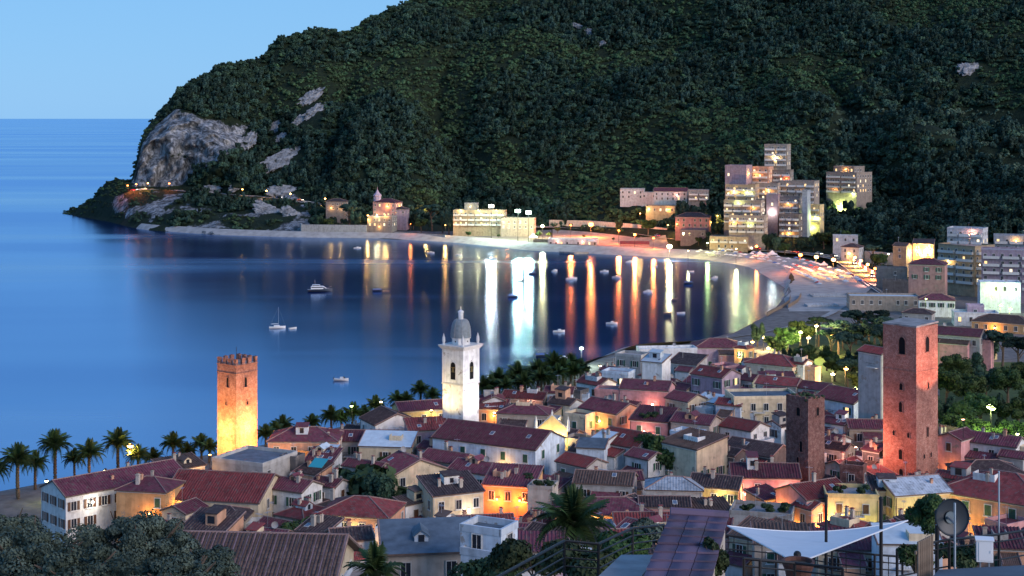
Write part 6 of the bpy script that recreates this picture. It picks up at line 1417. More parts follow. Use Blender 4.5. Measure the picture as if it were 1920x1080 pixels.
pl = [palm(*a) for a in ((-12, 868, 288, 1.2), (34, 848, 282, 1.25), (104, 822, 300, 1.25), (168, 838, 296, 1.15), (222, 818, 305, 1.2), (325, 822, 310, 1.0), (378, 824, 318, .9), (392, 832, 312, .8), (530, 790, 330, 1.0), (498, 806, 322, .9), (622, 772, 342, 1.0), (660, 766, 346, 1.05), (705, 752, 356, 1.0), (745, 742, 362, .9), (788, 724, 372, 1.0), (812, 735, 368, .85),
    (935, 702, 384, 1.2), (972, 690, 390, 1.3), (1008, 685, 396, 1.25), (1040, 672, 406, 1.4), (1070, 675, 408, 1.3), (905, 716, 378, 1.1), (955, 706, 386, 1.1), (1022, 690, 397, 1.2), (1088, 684, 412, 1.1), (990, 698, 392, 1.1), (1056, 682, 404, 1.2), (920, 714, 380, 1.1), (1028, 700, 390, 1.1), (948, 716, 378, 1.0), (982, 708, 384, 1.1), (1014, 700, 388, 1.1), (1046, 692, 396, 1.1), (1078, 690, 402, 1.1), (762, 742, 362, .8), (66, 858, 294, 1.0), (140, 852, 304, .9), (258, 846, 300, .95), (-40, 850, 292, 1.1), (288, 850, 312, .85), (352, 838, 316, .8), (585, 786, 338, .85), (640, 778, 344, .8), (682, 768, 350, .8), (1055, 690, 404, .9), (985, 704, 390, .85), (515, 800, 326, .85))]
for o in pl: o['group'] = 'palms along the seafront'
order_labels(pl, 'palm tree on the seafront promenade')
FP = palm(1072, 952, 64, .62, 'low palm with spreading fronds behind the terrace railing', nf=40)
FP2 = palm(706, 1048, 66, .5, 'small dark palm cut by the bottom edge of the picture', nf=26)
# ------------------------------------------------------------------ olive trees in the lower left corner
OL = []
def olive(px, pytop, d, R0, H0, seed, label, n=30000):
    g = ground(px, d); top = zy(pytop, d); t = empty('olive_tree', (PX(px, d), d, g), 0, label, 'tree', 'olive trees in the lower left corner')
    me = crown_mesh('crown', LEAF['o'], seed, 90, R0, H0, n, .05, top-g-H0*1.0, core=False, lr=(.10, .26)); link(bpy.data.objects.new('crown', me), t)
    tb = MB(); r = random.Random(seed); hh = top-g-H0
    tb.tube([(0, 0, -.6), (.15, .1, hh*.4), (-.1, 0, hh*.8)], [.26, .2, .16], 7)
    for k in range(9):
        a = k*2.4; e = (math.cos(a)*R0*r.uniform(.5, .85), math.sin(a)*R0*r.uniform(.5, .85), hh+H0*r.uniform(.0, .8)); tb.tube([(-.1, 0, hh*.7), (e[0]*.5, e[1]*.5, hh*.75+H0*.2), e], [.12, .08, .02], 5)
    tb.build('trunk', M['bark'], t); OL.append(t); return t
olive(60, 965, 52, 2.6, 1.7, 81, 'leftmost dark olive tree in the lower left corner'); olive(262, 945, 56, 2.3, 1.6, 82, 'tallest olive tree with silvery leaves in the lower left corner', 34000)
olive(385, 1010, 50, 1.3, 1.0, 83, 'small olive tree overlapping the foreground tiled roof', 14000); olive(150, 1010, 46, 1.8, 1.2, 84, 'olive tree between the two larger olives in the lower left', 20000)
olive(-10, 940, 60, 1.8, 1.6, 85, 'olive tree cut by the left edge of the picture', 16000); olive(330, 1035, 44, 1.5, .9, 86, 'lowest olive bush at the bottom edge of the picture', 16000)
# ------------------------------------------------------------------ street lamps
LP = {}
def street_lamp(px, d, z=None, col='o', power=900, h=6.5, down=False, rad=.35, label=None, arms=1, arm=1.0, head=.32, rz=None, name='street_lamp', py=None):
    x = PX(px, d); g = ground(px, d) if z is None else z
    if py is not None: h = max(2.5, zy(py, d)-g)
    o = empty(name, (x, d, g), rz if rz is not None else 0, label, 'street lamp'); mb = MB(); mb.tube([(0, 0, -.4), (0, 0, h*.5), (0, 0, h)], [.11, .08, .06], 6)
    for s in ((0,) if arms == 0 else (-1,) if arms == 1 else (-1, 1)): mb.tube([(0, 0, h-.1), (0, s*arm*.6, h+.25), (0, s*arm, h+.2)], .045, 5)
    mb.build('post', M['iron'], o)
    for s in ((0,) if arms == 0 else (-1,) if arms == 1 else (-1, 1)):
        b = MB(); b.lathe([(.02, .3), (head*.7, .22), (head*1.1, .02), (head*1.1, -.03)], 10, m=0); b.ico((0, 0, -.12), head, 1, 2, (1, 1, .75)); q = b.build('lamp_head', [M['iron'], LGLOW[col]], o); q.location = (0, s*arm, h+.15)
        light((0, s*arm-.05, h-.35-head*1.1-rad*.5), col, power, o, rad, 150 if down else None, (0, s*arm-.05, 0), .4)
    return o
def lamp_at(px, py, col, power, hgt=7, lo=560, hi=1050, **k):
    d = hit_ground(px, py, lo, hi, hgt); return street_lamp(px, d, None, col, power, hgt, **k)
SL = []
for px, py, col, pw, hd in ((1017, 424, 'y', 26000, 1.0), (1108, 421, 'r', 60000, 1.5), (1190, 440, 'r', 20000, .8), (1160, 432, 'r', 16000, .6), (1225, 446, 'r', 9000, .6), (1070, 422, 'r', 16000, .6), (1255, 462, 'y', 50000, 1.4), (798, 388, 'o', 6000, .5), (1252, 422, 'o', 5000, .4), (1326, 455, 'v', 2000, .5),
        (690, 404, 'o', 5000, .5), (1200, 400, 'o', 4000, .4), (1500, 478, 'r', 12000, .95), (1530, 482, 'o', 12000, .95), (1562, 487, 'o', 12000, .95), (1418, 462, 'r', 3000, .7), (1665, 476, 'y', 3000, .4), (1345, 405, 'o', 5000, .4), (1572, 386, 'v', 9000, .5), (835, 422, 'o', 3000, .3), (770, 420, 'r', 1500, .25), (1380, 466, 'y', 3000, .4), (1290, 470, 'y', 800, .35)):
    SL.append((col, lamp_at(px, py, col, pw, 8, head=hd, rad=.6)))
for px, py, col, pw in ((240, 344, 'r', 2600), (256, 350, 'r', 2000), (278, 353, 'o', 1300), (318, 357, 'r', 900), (455, 368, 'o', 800), (500, 371, 'o', 800), (545, 374, 'o', 800), (610, 402, 'o', 1500), (626, 401, 'o', 1500)):
    d = float(np.interp(px, [q.x/q.y*F+960 for q in head_pts], [q.y for q in head_pts]))-4.2; SL.append((col, street_lamp(px, d, None, col, pw*3, 5, head=.6, rad=.5, down=True)))
for px, d, col, pw in ((1585, 742, 'o', 2600), (1596, 722, 'o', 2600), (1607, 703, 'o', 2600), (1620, 682, 'o', 2600), (1634, 662, 'r', 2600), (1648, 640, 'p', 2600)):
    SL.append((col, street_lamp(px+6, d, None, col, pw*12, 6, head=.7, down=True)))  # lamps added so the road glows in place of car light trails
NMC = dict(o='orange', r='red orange', y='yellow', v='yellow green', p='pink', w='white', g='green white')
g = {}
for c, o in SL: g.setdefault(c, []).append(o)
for c, v in g.items():
    for o in v: o['group'] = 'street lamps round the bay'
    order_labels(v, f'{NMC[c]} street lamp round the bay')
TL = []
for px, py, d, col, pw, arms in ((1090, 652, 432, 'g', 6200, 1), (246, 834, 300, 'o', 3600, 1), (1125, 690, 420, 'y', 700, 1), (1410, 640, 452, 'o', 3500, 1), (1432, 632, 462, 'y', 4500, 1), (1440, 652, 440, 'y', 4500, 1), (1500, 622, 440, 'v', 11000, 1), (1530, 610, 448, 'y', 16000, 1), (1515, 632, 430, 'y', 10000, 1), (1560, 628, 450, 'o', 3900, 1), (1585, 690, 372, 'o', 4500, 1), (1602, 728, 352, 'v', 4500, 1), (1560, 700, 378, 'y', 3000, 1),
        (1858, 764, 303, 'v', 2500, 2), (1875, 572, 535, 'v', 6600, 1), (1893, 578, 528, 'v', 5200, 1), (1905, 812, 298, 'v', 900, 1), (715, 752, 352, 'y', 400, 1), (660, 760, 342, 'v', 260, 1), (1735, 560, 520, 'v', 900, 1), (90, 900, 280, 'v', 260, 1), (200, 880, 290, 'y', 260, 1), (1820, 640, 440, 'y', 600, 1), (1045, 700, 400, 'v', 260, 1), (1660, 640, 440, 'y', 500, 1), (1750, 640, 420, 'v', 500, 1)):
    TL.append((col, street_lamp(px, d, None, col, pw, head=.55 if pw > 2400 else .3, arms=arms, py=py, arm=.9)))
g = {}
for c, o in TL: g.setdefault(c, []).append(o)
for c, v in g.items():
    for o in v: o['group'] = 'street lamps in the town and park'
    order_labels(v, f'{NMC[c]} street lamp in the town and park')
# floodlight masts over the far beach
for px, py, col, pw, lab in ((921, 388, 'w', 20000, 'pale yellow floodlight mast above the long cream hotel'), (971, 397, 'g', 34000, 'brightest white floodlight mast above the glazed restaurant'), (991, 400, 'g', 22000, 'white floodlight mast just right of the brightest one')):
    d = 898 if px < 950 else 880; g_ = ground(px, d); h = zy(py, d)-g_; o = empty('floodlight_mast', (PX(px, d), d, g_), 0, lab, 'floodlight', 'floodlight masts on the far shore'); mb = MB(); mb.tube([(0, 0, -.5), (0, 0, h+1)], [.2, .12], 6); mb.box((0, 0, h), (3.4, .2, .15)); mb.box((0, 0, h+1), (3.4, .2, .15)); mb.build('post', M['iron'], o)
    for zz in (-.05, 1.0):
        for k in range(3):
            b = MB(); b.box((0, .15, 0), (.9, .4, .8), 0); b.box((0, -.08, 0), (.8, .08, .7), 1); q = b.build('lamp_head', [M['iron'], LGLOW[col]], o); q.location = ((k-1)*1.15, -.3, h+zz); q.rotation_euler = (R(-15), 0, 0)
    light((0, -1.2, h+.5), col, pw, o, .9)
    light((0, 1.6, h+1.2), 'v' if px > 980 else 'g', 20000, o, .5)  # added fill light behind the mast, brightens the hillside, no lamp head
# ------------------------------------------------------------------ cars on the shore road
CARC = [plain('car_paint_'+n, c, .3, .2) for n, c in (('silver', (.45, .46, .48)), ('dark', (.03, .035, .045)), ('red', (.35, .03, .03)), ('white', (.7, .7, .7)), ('blue', (.05, .10, .25)))]
CARN = ['silver', 'black', 'red', 'white', 'blue']
HLM, TLM = glow('headlight_glass', (1, .92, .75), 12), glow('taillight_glass', (1, .06, .03), 5)
def car_meshes():
    prof = [(-2.1, .35), (-2.15, .8), (-1.95, .98), (-1.3, 1.05), (1.0, .98), (1.95, .85), (2.1, .6), (2.08, .35)]
    mb = MB(); w = .86; mb.grid([[(x, s*w*(.96 if i in (0, len(prof)-1) else 1), z) for s in (-1, 1)] for i, (x, z) in enumerate(prof)])
    for s in (-1, 1): mb.face([(x, s*w, z) for x, z in (prof if s > 0 else prof[::-1])])
    mb.face([(-2.1, -w, .35), (-2.1, w, .35), (2.08, w, .35), (2.08, -w, .35)])
    body = mb
    c = MB(); cab = [(-1.75, 1.0), (-1.15, 1.46), (.15, 1.5), (.95, 1.0)]; c.grid([[(x, s*(.78 if z < 1.2 else .62), z) for s in (-1, 1)] for x, z in cab])
    for s in (-1, 1): c.face([(x, s*(.78 if z < 1.2 else .62), z) for x, z in cab])
    rf = MB(); rf.box((-.5, 0, 1.5), (1.3, 1.22, .06))
    wh = MB(); n = 12; 
    for sx in (1,): wh.lathe([(.0, -.1), (.32, -.1), (.32, .1), (.0, .1)], 12)
    hl = MB(); hl.box((0, 0, 0), (.08, .35, .18)); return body, c.mesh('cabin_glass', M['glass']), rf, wh.mesh('wheel', M['tyre']), hl
_b, CG, _rf, CW, _hl = car_meshes(); CB = [_b.mesh('body', m) for m in CARC]; CRF = [_rf.mesh('roof', m) for m in CARC]; CHL = _hl.mesh('headlight', HLM); CTL = _hl.mesh('taillight', TLM)
cars = []
def car(p, ang, k):
    o = empty('parked_car' if False else 'car', p, ang, None, 'car', 'cars on the shore road')
    for nm, me, l in (('body', CB[k], (0, 0, 0)), ('cabin_glass', CG, (0, 0, 0)), ('roof', CRF[k], (0, 0, 0))):
        q = link(bpy.data.objects.new(nm, me), o); q.location = l
    for sx in (-1.3, 1.3):
        for sy in (-.8, .8): q = link(bpy.data.objects.new('wheel', CW), o); q.location = (sx, sy, .32); q.rotation_euler = (R(90), 0, 0)
    for sy in (-.6, .6):
        q = link(bpy.data.objects.new('headlight', CHL), o); q.location = (2.08, sy, .68); q = link(bpy.data.objects.new('taillight', CTL), o); q.location = (-2.14, sy, .75)
    sd = light((2.6, 0, .7), 'w', 900, o, .2, 90, (12, 0, .2)); sd.rotation_euler = (0, R(-86), 0); cars.append((k, o)); return o
cr = random.Random(4)
for i in range(4, len(coast_pts)-8, 3):
    if cr.random() < .25: continue
    p, q = coast_pts[i], coast_pts[i+1]; t = (q-p).normalized(); n = Vector((t.y, -t.x, 0)); s = 1 if cr.random() < .5 else -1
    car(p+n*2.1*s+Vector((0, 0, .13)), math.atan2(t.y, t.x)+(math.pi if s > 0 else 0), cr.randrange(5))
for i in (3, 9, 16, 60, 66):
    if i+1 >= len(head_pts): continue
    p, q = head_pts[i], head_pts[i+1]; t = (q-p).normalized(); n = Vector((t.y, -t.x, 0)); s = cr.choice((1, -1)); car(p+n*1.8*s+Vector((0, 0, .13)), math.atan2(t.y, t.x)+(math.pi if s > 0 else 0), cr.randrange(5))
g = {}
for k, o in cars: g.setdefault(k, []).append(o)
for k, v in g.items(): order_labels(v, f'{CARN[k]} car with its lights on along the shore road')
# ------------------------------------------------------------------ the terrace in the foreground
SLATE = roof_mat('dark_slate_coping', (.075, .055, .085), .4, .45, (.06, .055, .07))
cw = empty('coping_wall', P(1300, 1040, 26), 0, 'garden wall with a broad dark tiled coping rising at the bottom centre', 'wall')
c4 = [P(1196, 1110, 23.6), P(1330, 1110, 23.6), P(1366, 974, 27.6), P(1257, 967, 27.6)]
inv = cw.matrix_basis.translation; base = [p-inv for p in c4]; ux = (base[1]-base[0]).normalized()
tm = random.Random(2); nrow, ncol = 9, 3
for i in range(nrow):
    for j in range(ncol):
        a = lambda u, v: base[0].lerp(base[1], u).lerp(base[3].lerp(base[2], u), v)
        v0, v1 = i/nrow, min(1, (i+1.12)/nrow); u0, u1 = j/ncol+.006, (j+1)/ncol-.006; z = Vector((0, 0, .015*tm.random())); k = MB()
        k.slab([a(u0, v0)+z+Vector((0, 0, .07)), a(u1, v0)+z+Vector((0, 0, .07)), a(u1, v1)+z+Vector((0, 0, .035)), a(u0, v1)+z+Vector((0, 0, .035))], .035, 0, [(u0+.01, v0+.01), (u1, v0+.01), (u1, v1), (u0+.01, v1)]); k.build('tile', SLATE, cw)
k = MB(); k.tube([base[3]+Vector((0, 0, .07)), base[2]+Vector((0, 0, .07))], .09, 8); k.build('ridge_tile', SLATE, cw)
k = MB(); dn_ = Vector((0, 0, -7)); ins = [b+Vector((0, 0, -.02)) for b in (base[0].lerp(base[1], .06), base[1].lerp(base[0], .06), base[2].lerp(base[3], .06), base[3].lerp(base[2], .06))]
k.face(ins)
for i in range(4): A, B = ins[i], ins[(i+1) % 4]; k.face([A, B, B+dn_, A+dn_][::-1])
k.build('wall_body', WALL['A'], cw)
# terrace floor under the sail and railings
tf = MB(); zt_ = zy(1079, 39.5)+.3
tf.slab([(PX(1372, 26), 26, zt_-.3), (PX(2100, 26), 26, zt_-.3), (PX(2100, 39), 39, zt_-.3), (PX(1345, 39), 39, zt_-.3)], .4); tag(tf.build('terrace_floor', ROOF['p']), kind='structure')
ZF = zt_-.3
# white shade sail
sl_ = empty('shade_sail', P(1490, 1030, 33), 0, 'white triangular shade sail stretched over the terrace', 'shade sail'); o0 = sl_.matrix_basis.translation
A, B, C_ = P(1364, 986, 36)-o0, P(1702, 976, 39)-o0, P(1494, 1056, 29.5)-o0
mb = MB(); n = 22; idx = {}
ctr = (A+B+C_)/3
def sail(u, v, w):
    p = A*u+B*v+C_*w
    pull = u*v*.6+v*w*.30+u*w*.25
    p = p+(ctr-p)*pull*.55; p.z -= .75*u*v+.1*(u*w+v*w); return p
for i in range(n+1):
    for j in range(n+1-i): idx[i, j] = len(mb.v); mb.v.append(tuple(sail(i/n, j/n, 1-(i+j)/n)))
for i in range(n):
    for j in range(n-i):
        mb.f.append((idx[i, j], idx[i+1, j], idx[i, j+1])); mb.m.append(0); mb.uv.append([(0, 0)]*3)
        if i+j < n-1: mb.f.append((idx[i+1, j], idx[i+1, j+1], idx[i, j+1])); mb.m.append(0); mb.uv.append([(0, 0)]*3)
mb.build('canvas', M['cloth'], sl_, True)
k = MB()
for a, b in (((1, 0, 0), (0, 1, 0)), ((0, 1, 0), (0, 0, 1)), ((0, 0, 1), (1, 0, 0))): k.tube([sail(*[lerp(a[q], b[q], t/14) for q in range(3)]) for t in range(15)], .018, 5)
k.build('hem_rope', M['white'], sl_)
def post(px, d, ytop, label, rad=.045, zb=None, name='metal_post', mat='iron', cat='post'):
    zb = ZF if zb is None else zb; t = zy(ytop, d); k = MB(); k.tube([(0, 0, 0), (0, 0, t-zb)], rad, 8); k.ico((0, 0, t-zb), rad*1.3, 0, 1); k.box((0, 0, .02), (rad*5, rad*5, .04))
    o = k.build(name, M[mat]); o.location = (PX(px, d), d, zb); return tag(o, label, cat)
post(1549, 34, 930, 'dark metal post left behind the shade sail', .035); post(1652, 37, 935, 'dark metal post right behind the shade sail', .045); post(1495, 29.3, 1040, 'short dark post holding the lowest corner of the sail', .06); post(1873, 33, 885, 'tall thin grey mast in front of the salmon house', .018, None, 'thin_mast', 'alu', 'mast')
post(1757, 33.5, 960, 'dark metal post left of the satellite dish', .05)
def railing(pts, label, d_rails=(0, .28, .56), posts=True, base=1.0, rad=.028, bars=None, name='terrace_railing'):
    """pts: (column, top row, distance) along the top rail; lower rails hang below it"""
    q = [P(*p) for p in pts]; r = empty(name, q[0]-Vector((0, 0, base)), 0, label, 'railing'); o = r.matrix_basis.translation
    for i, dz in enumerate(d_rails):
        k = MB(); k.tube([p-o-Vector((0, 0, dz)) for p in q], rad if i == 0 else rad*.6, 6); k.build('top_rail' if i == 0 else 'rail', M['iron'], r)
    for p in q: k = MB(); k.tube([p-o-Vector((0, 0, base+.2)), p-o], rad*1.1, 6); k.build('post', M['iron'], r)
    if bars:
        for i in range(len(q)-1):
            n = max(1, int((q[i+1]-q[i]).length/bars))
            for t in range(1, n): p = q[i].lerp(q[i+1], t/n)-o; k = MB(); k.tube([p-Vector((0, 0, d_rails[-1])), p], rad*.4, 4); k.build('baluster', M['iron'], r)
    return r
railing([(925, 1086, 25), (1058, 1014, 28.5), (1122, 1020, 29), (1186, 990, 31), (1245, 984, 33)], 'dark stair railing climbing past the foreground palm', (0, .16, .32, .48), base=1.15)
railing([(1350, 1002, 39), (1455, 1012, 39), (1560, 1030, 38.5), (1640, 1040, 38), (1692, 1044, 38)], 'long dark railing behind the shade sail', (0, .18, .36, .54), base=.9, bars=.35)
railing([(1682, 1030, 30), (1757, 1016, 31), (1780, 1012, 31), (1873, 1002, 32.5), (1965, 988, 34)], 'long dark railing in front of the salmon house', (0, .16, .55), base=.9)
railing([(1395, 1047, 27.5), (1425, 1050, 27.5), (1490, 1056, 28), (1580, 1066, 27.5)], 'low dark railing under the shade sail', (0, .14), base=.5)
# satellite dish on its mast
sd = empty('satellite_dish', P(1782, 1070, 30), 0, 'large dark satellite dish on a pale mast at the right', 'satellite dish'); o0 = sd.matrix_basis.translation; cc = P(1782, 969, 30.2)-o0; rd = 35*30/F
mb = MB(); ny = 7; mb.lathe([(rd*i/ny, .10*(i/ny)**2*rd*2) for i in range(ny+1)]+[(rd*1.0, .22*rd), (rd*.97, .24*rd)], 40); dish = mb.build('dish', plain('dark_mesh_dish', (.035, .042, .05), .45, .3), sd, True); dish.location = cc; dish.rotation_euler = (R(84), 0, R(12))
mb = MB(); mb.lathe([(0, -.02), (rd*.33, -.018), (rd*.33, .0)], 24); q = mb.build('hub_plate', plain('hub_grey', (.10, .14, .16), .5), sd); q.location = cc+Vector((0, -.05, 0)); q.rotation_euler = (R(-96), 0, R(12)); q.rotation_euler = (R(84), 0, R(12))
mb = MB(); z_ = zy(943, 29.7)-o0.z; mb.tube([(0, -.3, -.9), (0, -.3, z_)], .022, 8); mb.tube([(0, -.3, cc.z), (0, cc.y, cc.z)], .03, 6); mb.build('mast', M['alu'], sd)
mb = MB()
for a in (R(90), R(210), R(330)): mb.tube([cc+Vector((math.cos(a)*rd*.9, 0, math.sin(a)*rd*.9)), cc+Vector((0, rd*1.0, 0))], .012, 4)
mb.box(tuple(cc+Vector((0, rd*1.0, 0))), (.12, .16, .12)); mb.build('feed_arm', M['alu'], sd)
# white meter cabinet on legs
wb_ = empty('white_cabinet', P(1846, 1062, 31), R(-12), 'white metal cabinet on thin legs by the right railing', 'cabinet'); mb = MB(); s = 31/F; mb.box((0, 0, 30*s), (30*s, 16*s, 40*s)); mb.slab([(-17*s, -10*s, 52*s), (17*s, -10*s, 52*s), (17*s, 10*s, 54*s), (-17*s, 10*s, 54*s)], 2*s); mb.build('body', M['white'], wb_)
mb = MB(); mb.box((1*s, -8.6*s, 30*s), (24*s, .6*s, 34*s)); mb.box((10*s, -9.2*s, 30*s), (1.5*s, 1*s, 5*s)); mb.build('door', M['white'], wb_); mb = MB(); [mb.tube([(x*s, 0, -.4), (x*s, 0, 11*s)], .02, 5) for x in (-8, 8)]; mb.build('legs', M['alu'], wb_)
# slatted fence, pot, flat canopy roofs at the bottom edge
sf = empty('slatted_fence', P(1735, 1094, 28), R(50), 'weathered wooden slat fence beside the potted plants', 'fence'); sm_ = MB(); sm_.box((0, 0, .35), (.055, .03, 1.0)); sm_ = sm_.mesh('slat', M['wood'])
for k in range(8): o = link(bpy.data.objects.new('slat', sm_), sf); o.location = (-.3+k*.085, 0, 0)
mb = MB(); mb.box((0, .03, .65), (.75, .03, .06)); mb.box((0, .03, .1), (.75, .03, .06)); mb.build('rail', M['wood'], sf)
pt = empty('plant_pot', P(1497, 1098, 28.5), 0, 'dark terracotta pot under the lowest corner of the sail', 'pot'); mb = MB(); mb.lathe([(.2, 0), (.26, .3), (.31, .42), (.31, .48), (.26, .48), (.24, .4), (0, .4)], 16); mb.build('pot', M['pot'], pt); mb = MB(); mb.lathe([(.25, .41), (0, .43)], 12); mb.build('soil', M['bark'], pt)
mb = MB(); mb.slab([P(1740, 1092, 26), P(1990, 1085, 26), P(1985, 1056, 28), P(1760, 1068, 28)], .15); tag(mb.build('low_roof', ROOF['b']), 'pale blue-grey low roof at the bottom right corner', 'roof')
mb = MB(); mb.slab([P(1105, 1096, 25), P(1190, 1096, 25), P(1235, 1040, 28), P(1165, 1040, 28)], .12); tag(mb.build('stair_landing', ROOF['p']), 'pale stair landing between the railing and the dark coping', 'stairs')
RSH = []
# hanging and potted greenery near the camera
def bush(px, py, d, R0, H0, n, size, label, mat='h', seed=0, sq=1):
    o = empty('hanging_plant' if 'hang' in label else 'shrub', P(px, py, d), 0, label, 'plant'); me = crown_mesh('foliage', LEAF[mat], 200+seed, 9, R0, H0, n, size, 0, core=False); link(bpy.data.objects.new('foliage', me), o)
    s = MB(); r = random.Random(seed)
    for k in range(7): a = k*.9; s.tube([(0, 0, -H0*.9), (math.cos(a)*R0*.4, math.sin(a)*R0*.4, 0), (math.cos(a)*R0*.7, math.sin(a)*R0*.7, H0*.6)], [.02, .014, .006], 4)
    s.build('stems', M['bark'], o); return o
bush(1338, 1050, 25.6, .22, .42, 2200, .035, 'leafy plant hanging down the side of the dark coping wall', 'h', 1); bush(1716, 1050, 29, .34, .28, 1800, .035, 'potted shrub beside the slatted fence', 'g', 2); bush(1800, 1040, 31.5, .5, .24, 1800, .04, 'dark shrub under the satellite dish', 'h', 3)
bush(1000, 1048, 40, 1.0, .55, 4200, .06, 'dark shrub left of the stair railing', 'h', 4); bush(1100, 1060, 36, .9, .6, 4200, .06, 'dark shrub under the foreground palm', 'h', 5); bush(1180, 1030, 37, .7, .5, 3600, .05, 'flowering shrub left of the dark coping wall', 'g', 6); bush(1215, 1000, 39, .5, .4, 2600, .05, 'pale shrub at the top of the stair railing', 'o', 7); bush(900, 1078, 42, .9, .5, 3000, .06, 'dark shrub at the bottom edge below the blue stepped building', 'h', 8)
bush(1738, 962, 90, 1.1, 1.3, 5200, .09, 'dark leafy tree left of the satellite dish', 'g', 9)
for i, (px, py, hs, w) in enumerate(((990, 905, 962, 1), (1010, 900, 1018, 1), (1030, 905, 1018, 1), (1225, 793, 1226, 1), (1210, 796, 1226, 1), (1470, 955, 1430, 1), (1440, 952, 1430, 1), (1400, 955, 1430, 1), (1575, 925, 1594, 1), (1618, 925, 1594, 1), (945, 885, 935, 0), (1170, 800, 1145, 0))):
    h_ = min(HOUSES, key=lambda o: abs(pix(o.location)[0]-hs)+abs(pix(Vector((o.location.x, o.location.y, o.location.z+o['_he'])))[1]-py)*.3); d = h_.location.y; zt = h_.location.z+h_['_he']+.4
    o = tree('shrub', PX(px, d-1), d-1, zt-.3, .8, 'plants on the roof terraces'); RSH.append(o)
order_labels(RSH, 'leafy terrace plant growing on a town roof')
# netted balcony beside the peach house
nb = empty('netted_balcony', P(607, 1022, 215), R(-18), 'netted green balcony fence left of the peach house', 'balcony'); s = 215/F; mb = MB(); mb.box((0, 0, 0), (68*s, 3, .3)); mb.build('slab', M['trim'], nb); mb = MB()
for k in range(18): mb.tube([(-33*s+k*66*s/17, -1.45, .1), (-33*s+k*66*s/17, -1.45, 36*s)], .03, 4)
for zz in (12, 24, 36): mb.tube([(-34*s, -1.45, zz*s), (34*s, -1.45, zz*s)], .035, 4)
mb.build('fence_panel', M['shutter'], nb); mb = MB(); mb.box((0, 1.2, -3), (66*s, .3, 6)); mb.build('wall', WALL['A'], nb)
# teal awning on the white house
aw = empty('teal_awning', P(597, 868, 240), R(-20), 'small teal awning shading a roof terrace', 'awning'); s = 240/F; mb = MB(); mb.slab([(-14*s, -1.2, -.4), (14*s, -1.2, -.4), (14*s, 1.2, .5), (-14*s, 1.2, .5)], .06); mb.build('canvas', M['teal'], aw); mb = MB(); [mb.tube([(x*s, -1.1, -.4), (x*s, -1.1, -3)], .04, 4) for x in (-13, 13)]; mb.build('poles', M['iron'], aw)
# big foreground roof: separate clay tiles laid over the boards
L_, W_, he_, rs_ = FR['_L'], FR['_W'], FR['_he'], FR['_rise']
tl = MB(); n = 5
for i in range(n):
    a, b = math.pi*i/n, math.pi*(i+1)/n; c = [(.13*math.cos(t), .13*math.sin(t)*.7) for t in (a, b)]
    tl.face([(c[0][0], -.24, c[0][1]), (c[1][0]*1, -.24, c[1][1]), (c[1][0]*.85, .24, c[1][1]*.85), (c[0][0]*.85, .24, c[0][1]*.85)][::-1])
tl.face([(.13, -.24, 0)]+[(.13*math.cos(math.pi*i/n), -.24, .13*math.sin(math.pi*i/n)*.7) for i in range(1, n)]+[(-.13, -.24, 0)])
TM = tl.mesh('tile', ROOF['t']); rf_ = [c for c in FR.children if c.name.startswith('roof') and 'antenna' not in c.name][0]
slope = math.atan2(rs_, W_/2); run = W_/2+.7; slen = run/math.cos(slope); nr_ = int(slen/.42); ncx = int((L_+1.2)/.30); cand = []
tr = random.Random(1)
for i in range(nr_):
    for j in range(ncx):
        x = -L_/2-.55+(j+.5)*(L_+1.1)/ncx; t = (i+.5)/nr_*slen; y = -(W_/2+.7)+t*math.cos(slope); z = he_-.7*math.tan(slope)+.2+t*math.sin(slope)+.03
        w = FR.matrix_basis @ Vector((x, y, z)); pp = pix(w); cand.append((w.length, x, y, z, pp))
vis = sorted([c for c in cand if 330 < c[4][0] < 670 and c[4][1] < 1085]); near_ = set(id(c) for c in vis[:300]); rest = MB()
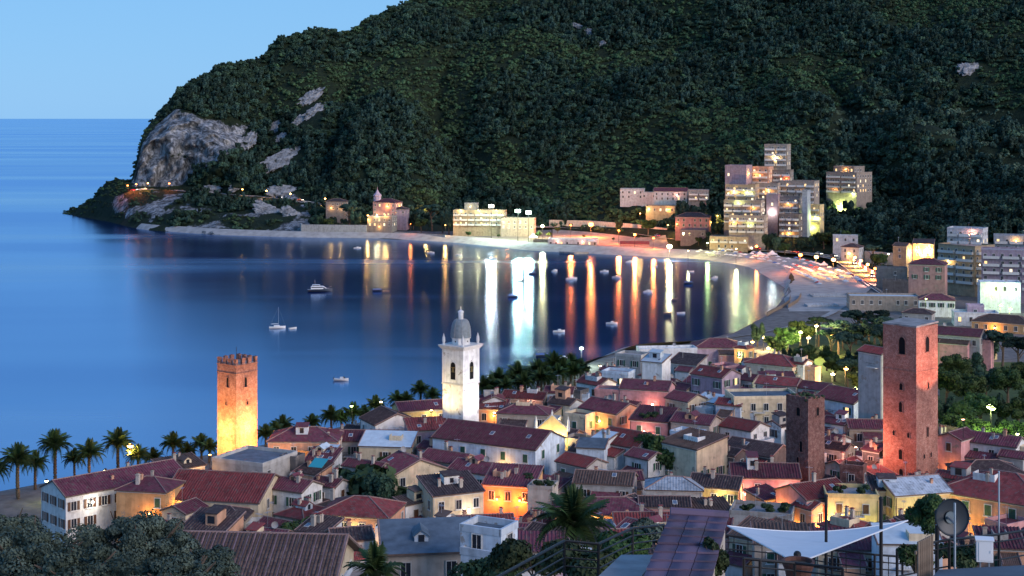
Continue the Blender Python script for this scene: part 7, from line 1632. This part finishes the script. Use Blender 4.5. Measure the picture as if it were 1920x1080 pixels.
for c in cand:
    if id(c) in near_:
        o = link(bpy.data.objects.new('tile', TM), rf_); o.location = (c[1], c[2], c[3]+tr.uniform(0, .015)); o.rotation_euler = (slope, 0, tr.uniform(-.04, .04))
    else:
        b0 = len(rest.v); mt = Matrix.Translation((c[1], c[2], c[3])) @ Matrix.Rotation(slope, 4, 'X') @ Matrix.Rotation(tr.uniform(-.04, .04), 4, 'Z')
        for v in tl.v: rest.v.append(tuple(mt @ Vector(v)))
        for f in tl.f: rest.f.append(tuple(b0+q for q in f)); rest.m.append(0); rest.uv.append([(0, 0)]*len(f))
tag(rest.build('tiles', ROOF['t'], rf_), kind='stuff')
print('tiles', len(cand))
# ------------------------------------------------------------------ labels for the houses not described one by one
LM = [('orange floodlit tower', 445, 850), ('white bell tower', 864, 790), ('short brick tower', 1510, 850), ('tall brick tower', 1707, 880), ('shade sail', 1530, 1000), ('peach house', 678, 960), ('steep red roof', 1182, 840), ('beach edge', 1250, 650), ('pergola house', 962, 930)]
un = [o for o in HOUSES if not o.get('label')]
grp = {}
bpy.context.view_layer.update()
for o in un:
    he = o['_he']; p = pix(Vector((o.location.x, o.location.y, o.location.z+he)))
    nm, lx, ly = min(LM, key=lambda q: math.hypot(q[1]-p[0], (q[2]-p[1])*1.4)); side = 'left of' if p[0] < lx else 'right of'
    tp = {'g': 'gabled', 'h': 'hipped', 'm': 'lean-to', 'f': 'flat'}[o['_t']]
    grp.setdefault((WNAME.get(o['_w'][0] if o['_w'] in WALL else '', 'brick'), RNAME.get(o['_r'], 'tiled'), tp, nm, side), []).append((p[0], p[1], o))
for (wn_, rn, tp, nm, side), v in grp.items():
    v.sort(key=lambda q: q[0])
    for i, (_, _, o) in enumerate(v):
        t = f'{wn_} house, {rn} {tp} roof, {side} the {nm}'.replace('flat flat', 'flat').replace('tiled flat', 'tiled')
        if len(v) > 1: t += f', {ordn(i)} from left'
        tag(o, t, 'house')
for o in HOUSES:
    if o['category'] == 'house': o['group'] = 'houses of the old town and bay'
    for k in ('_w', '_r', '_t', '_he', '_L', '_W', '_rise'):
        if k in o: del o[k]
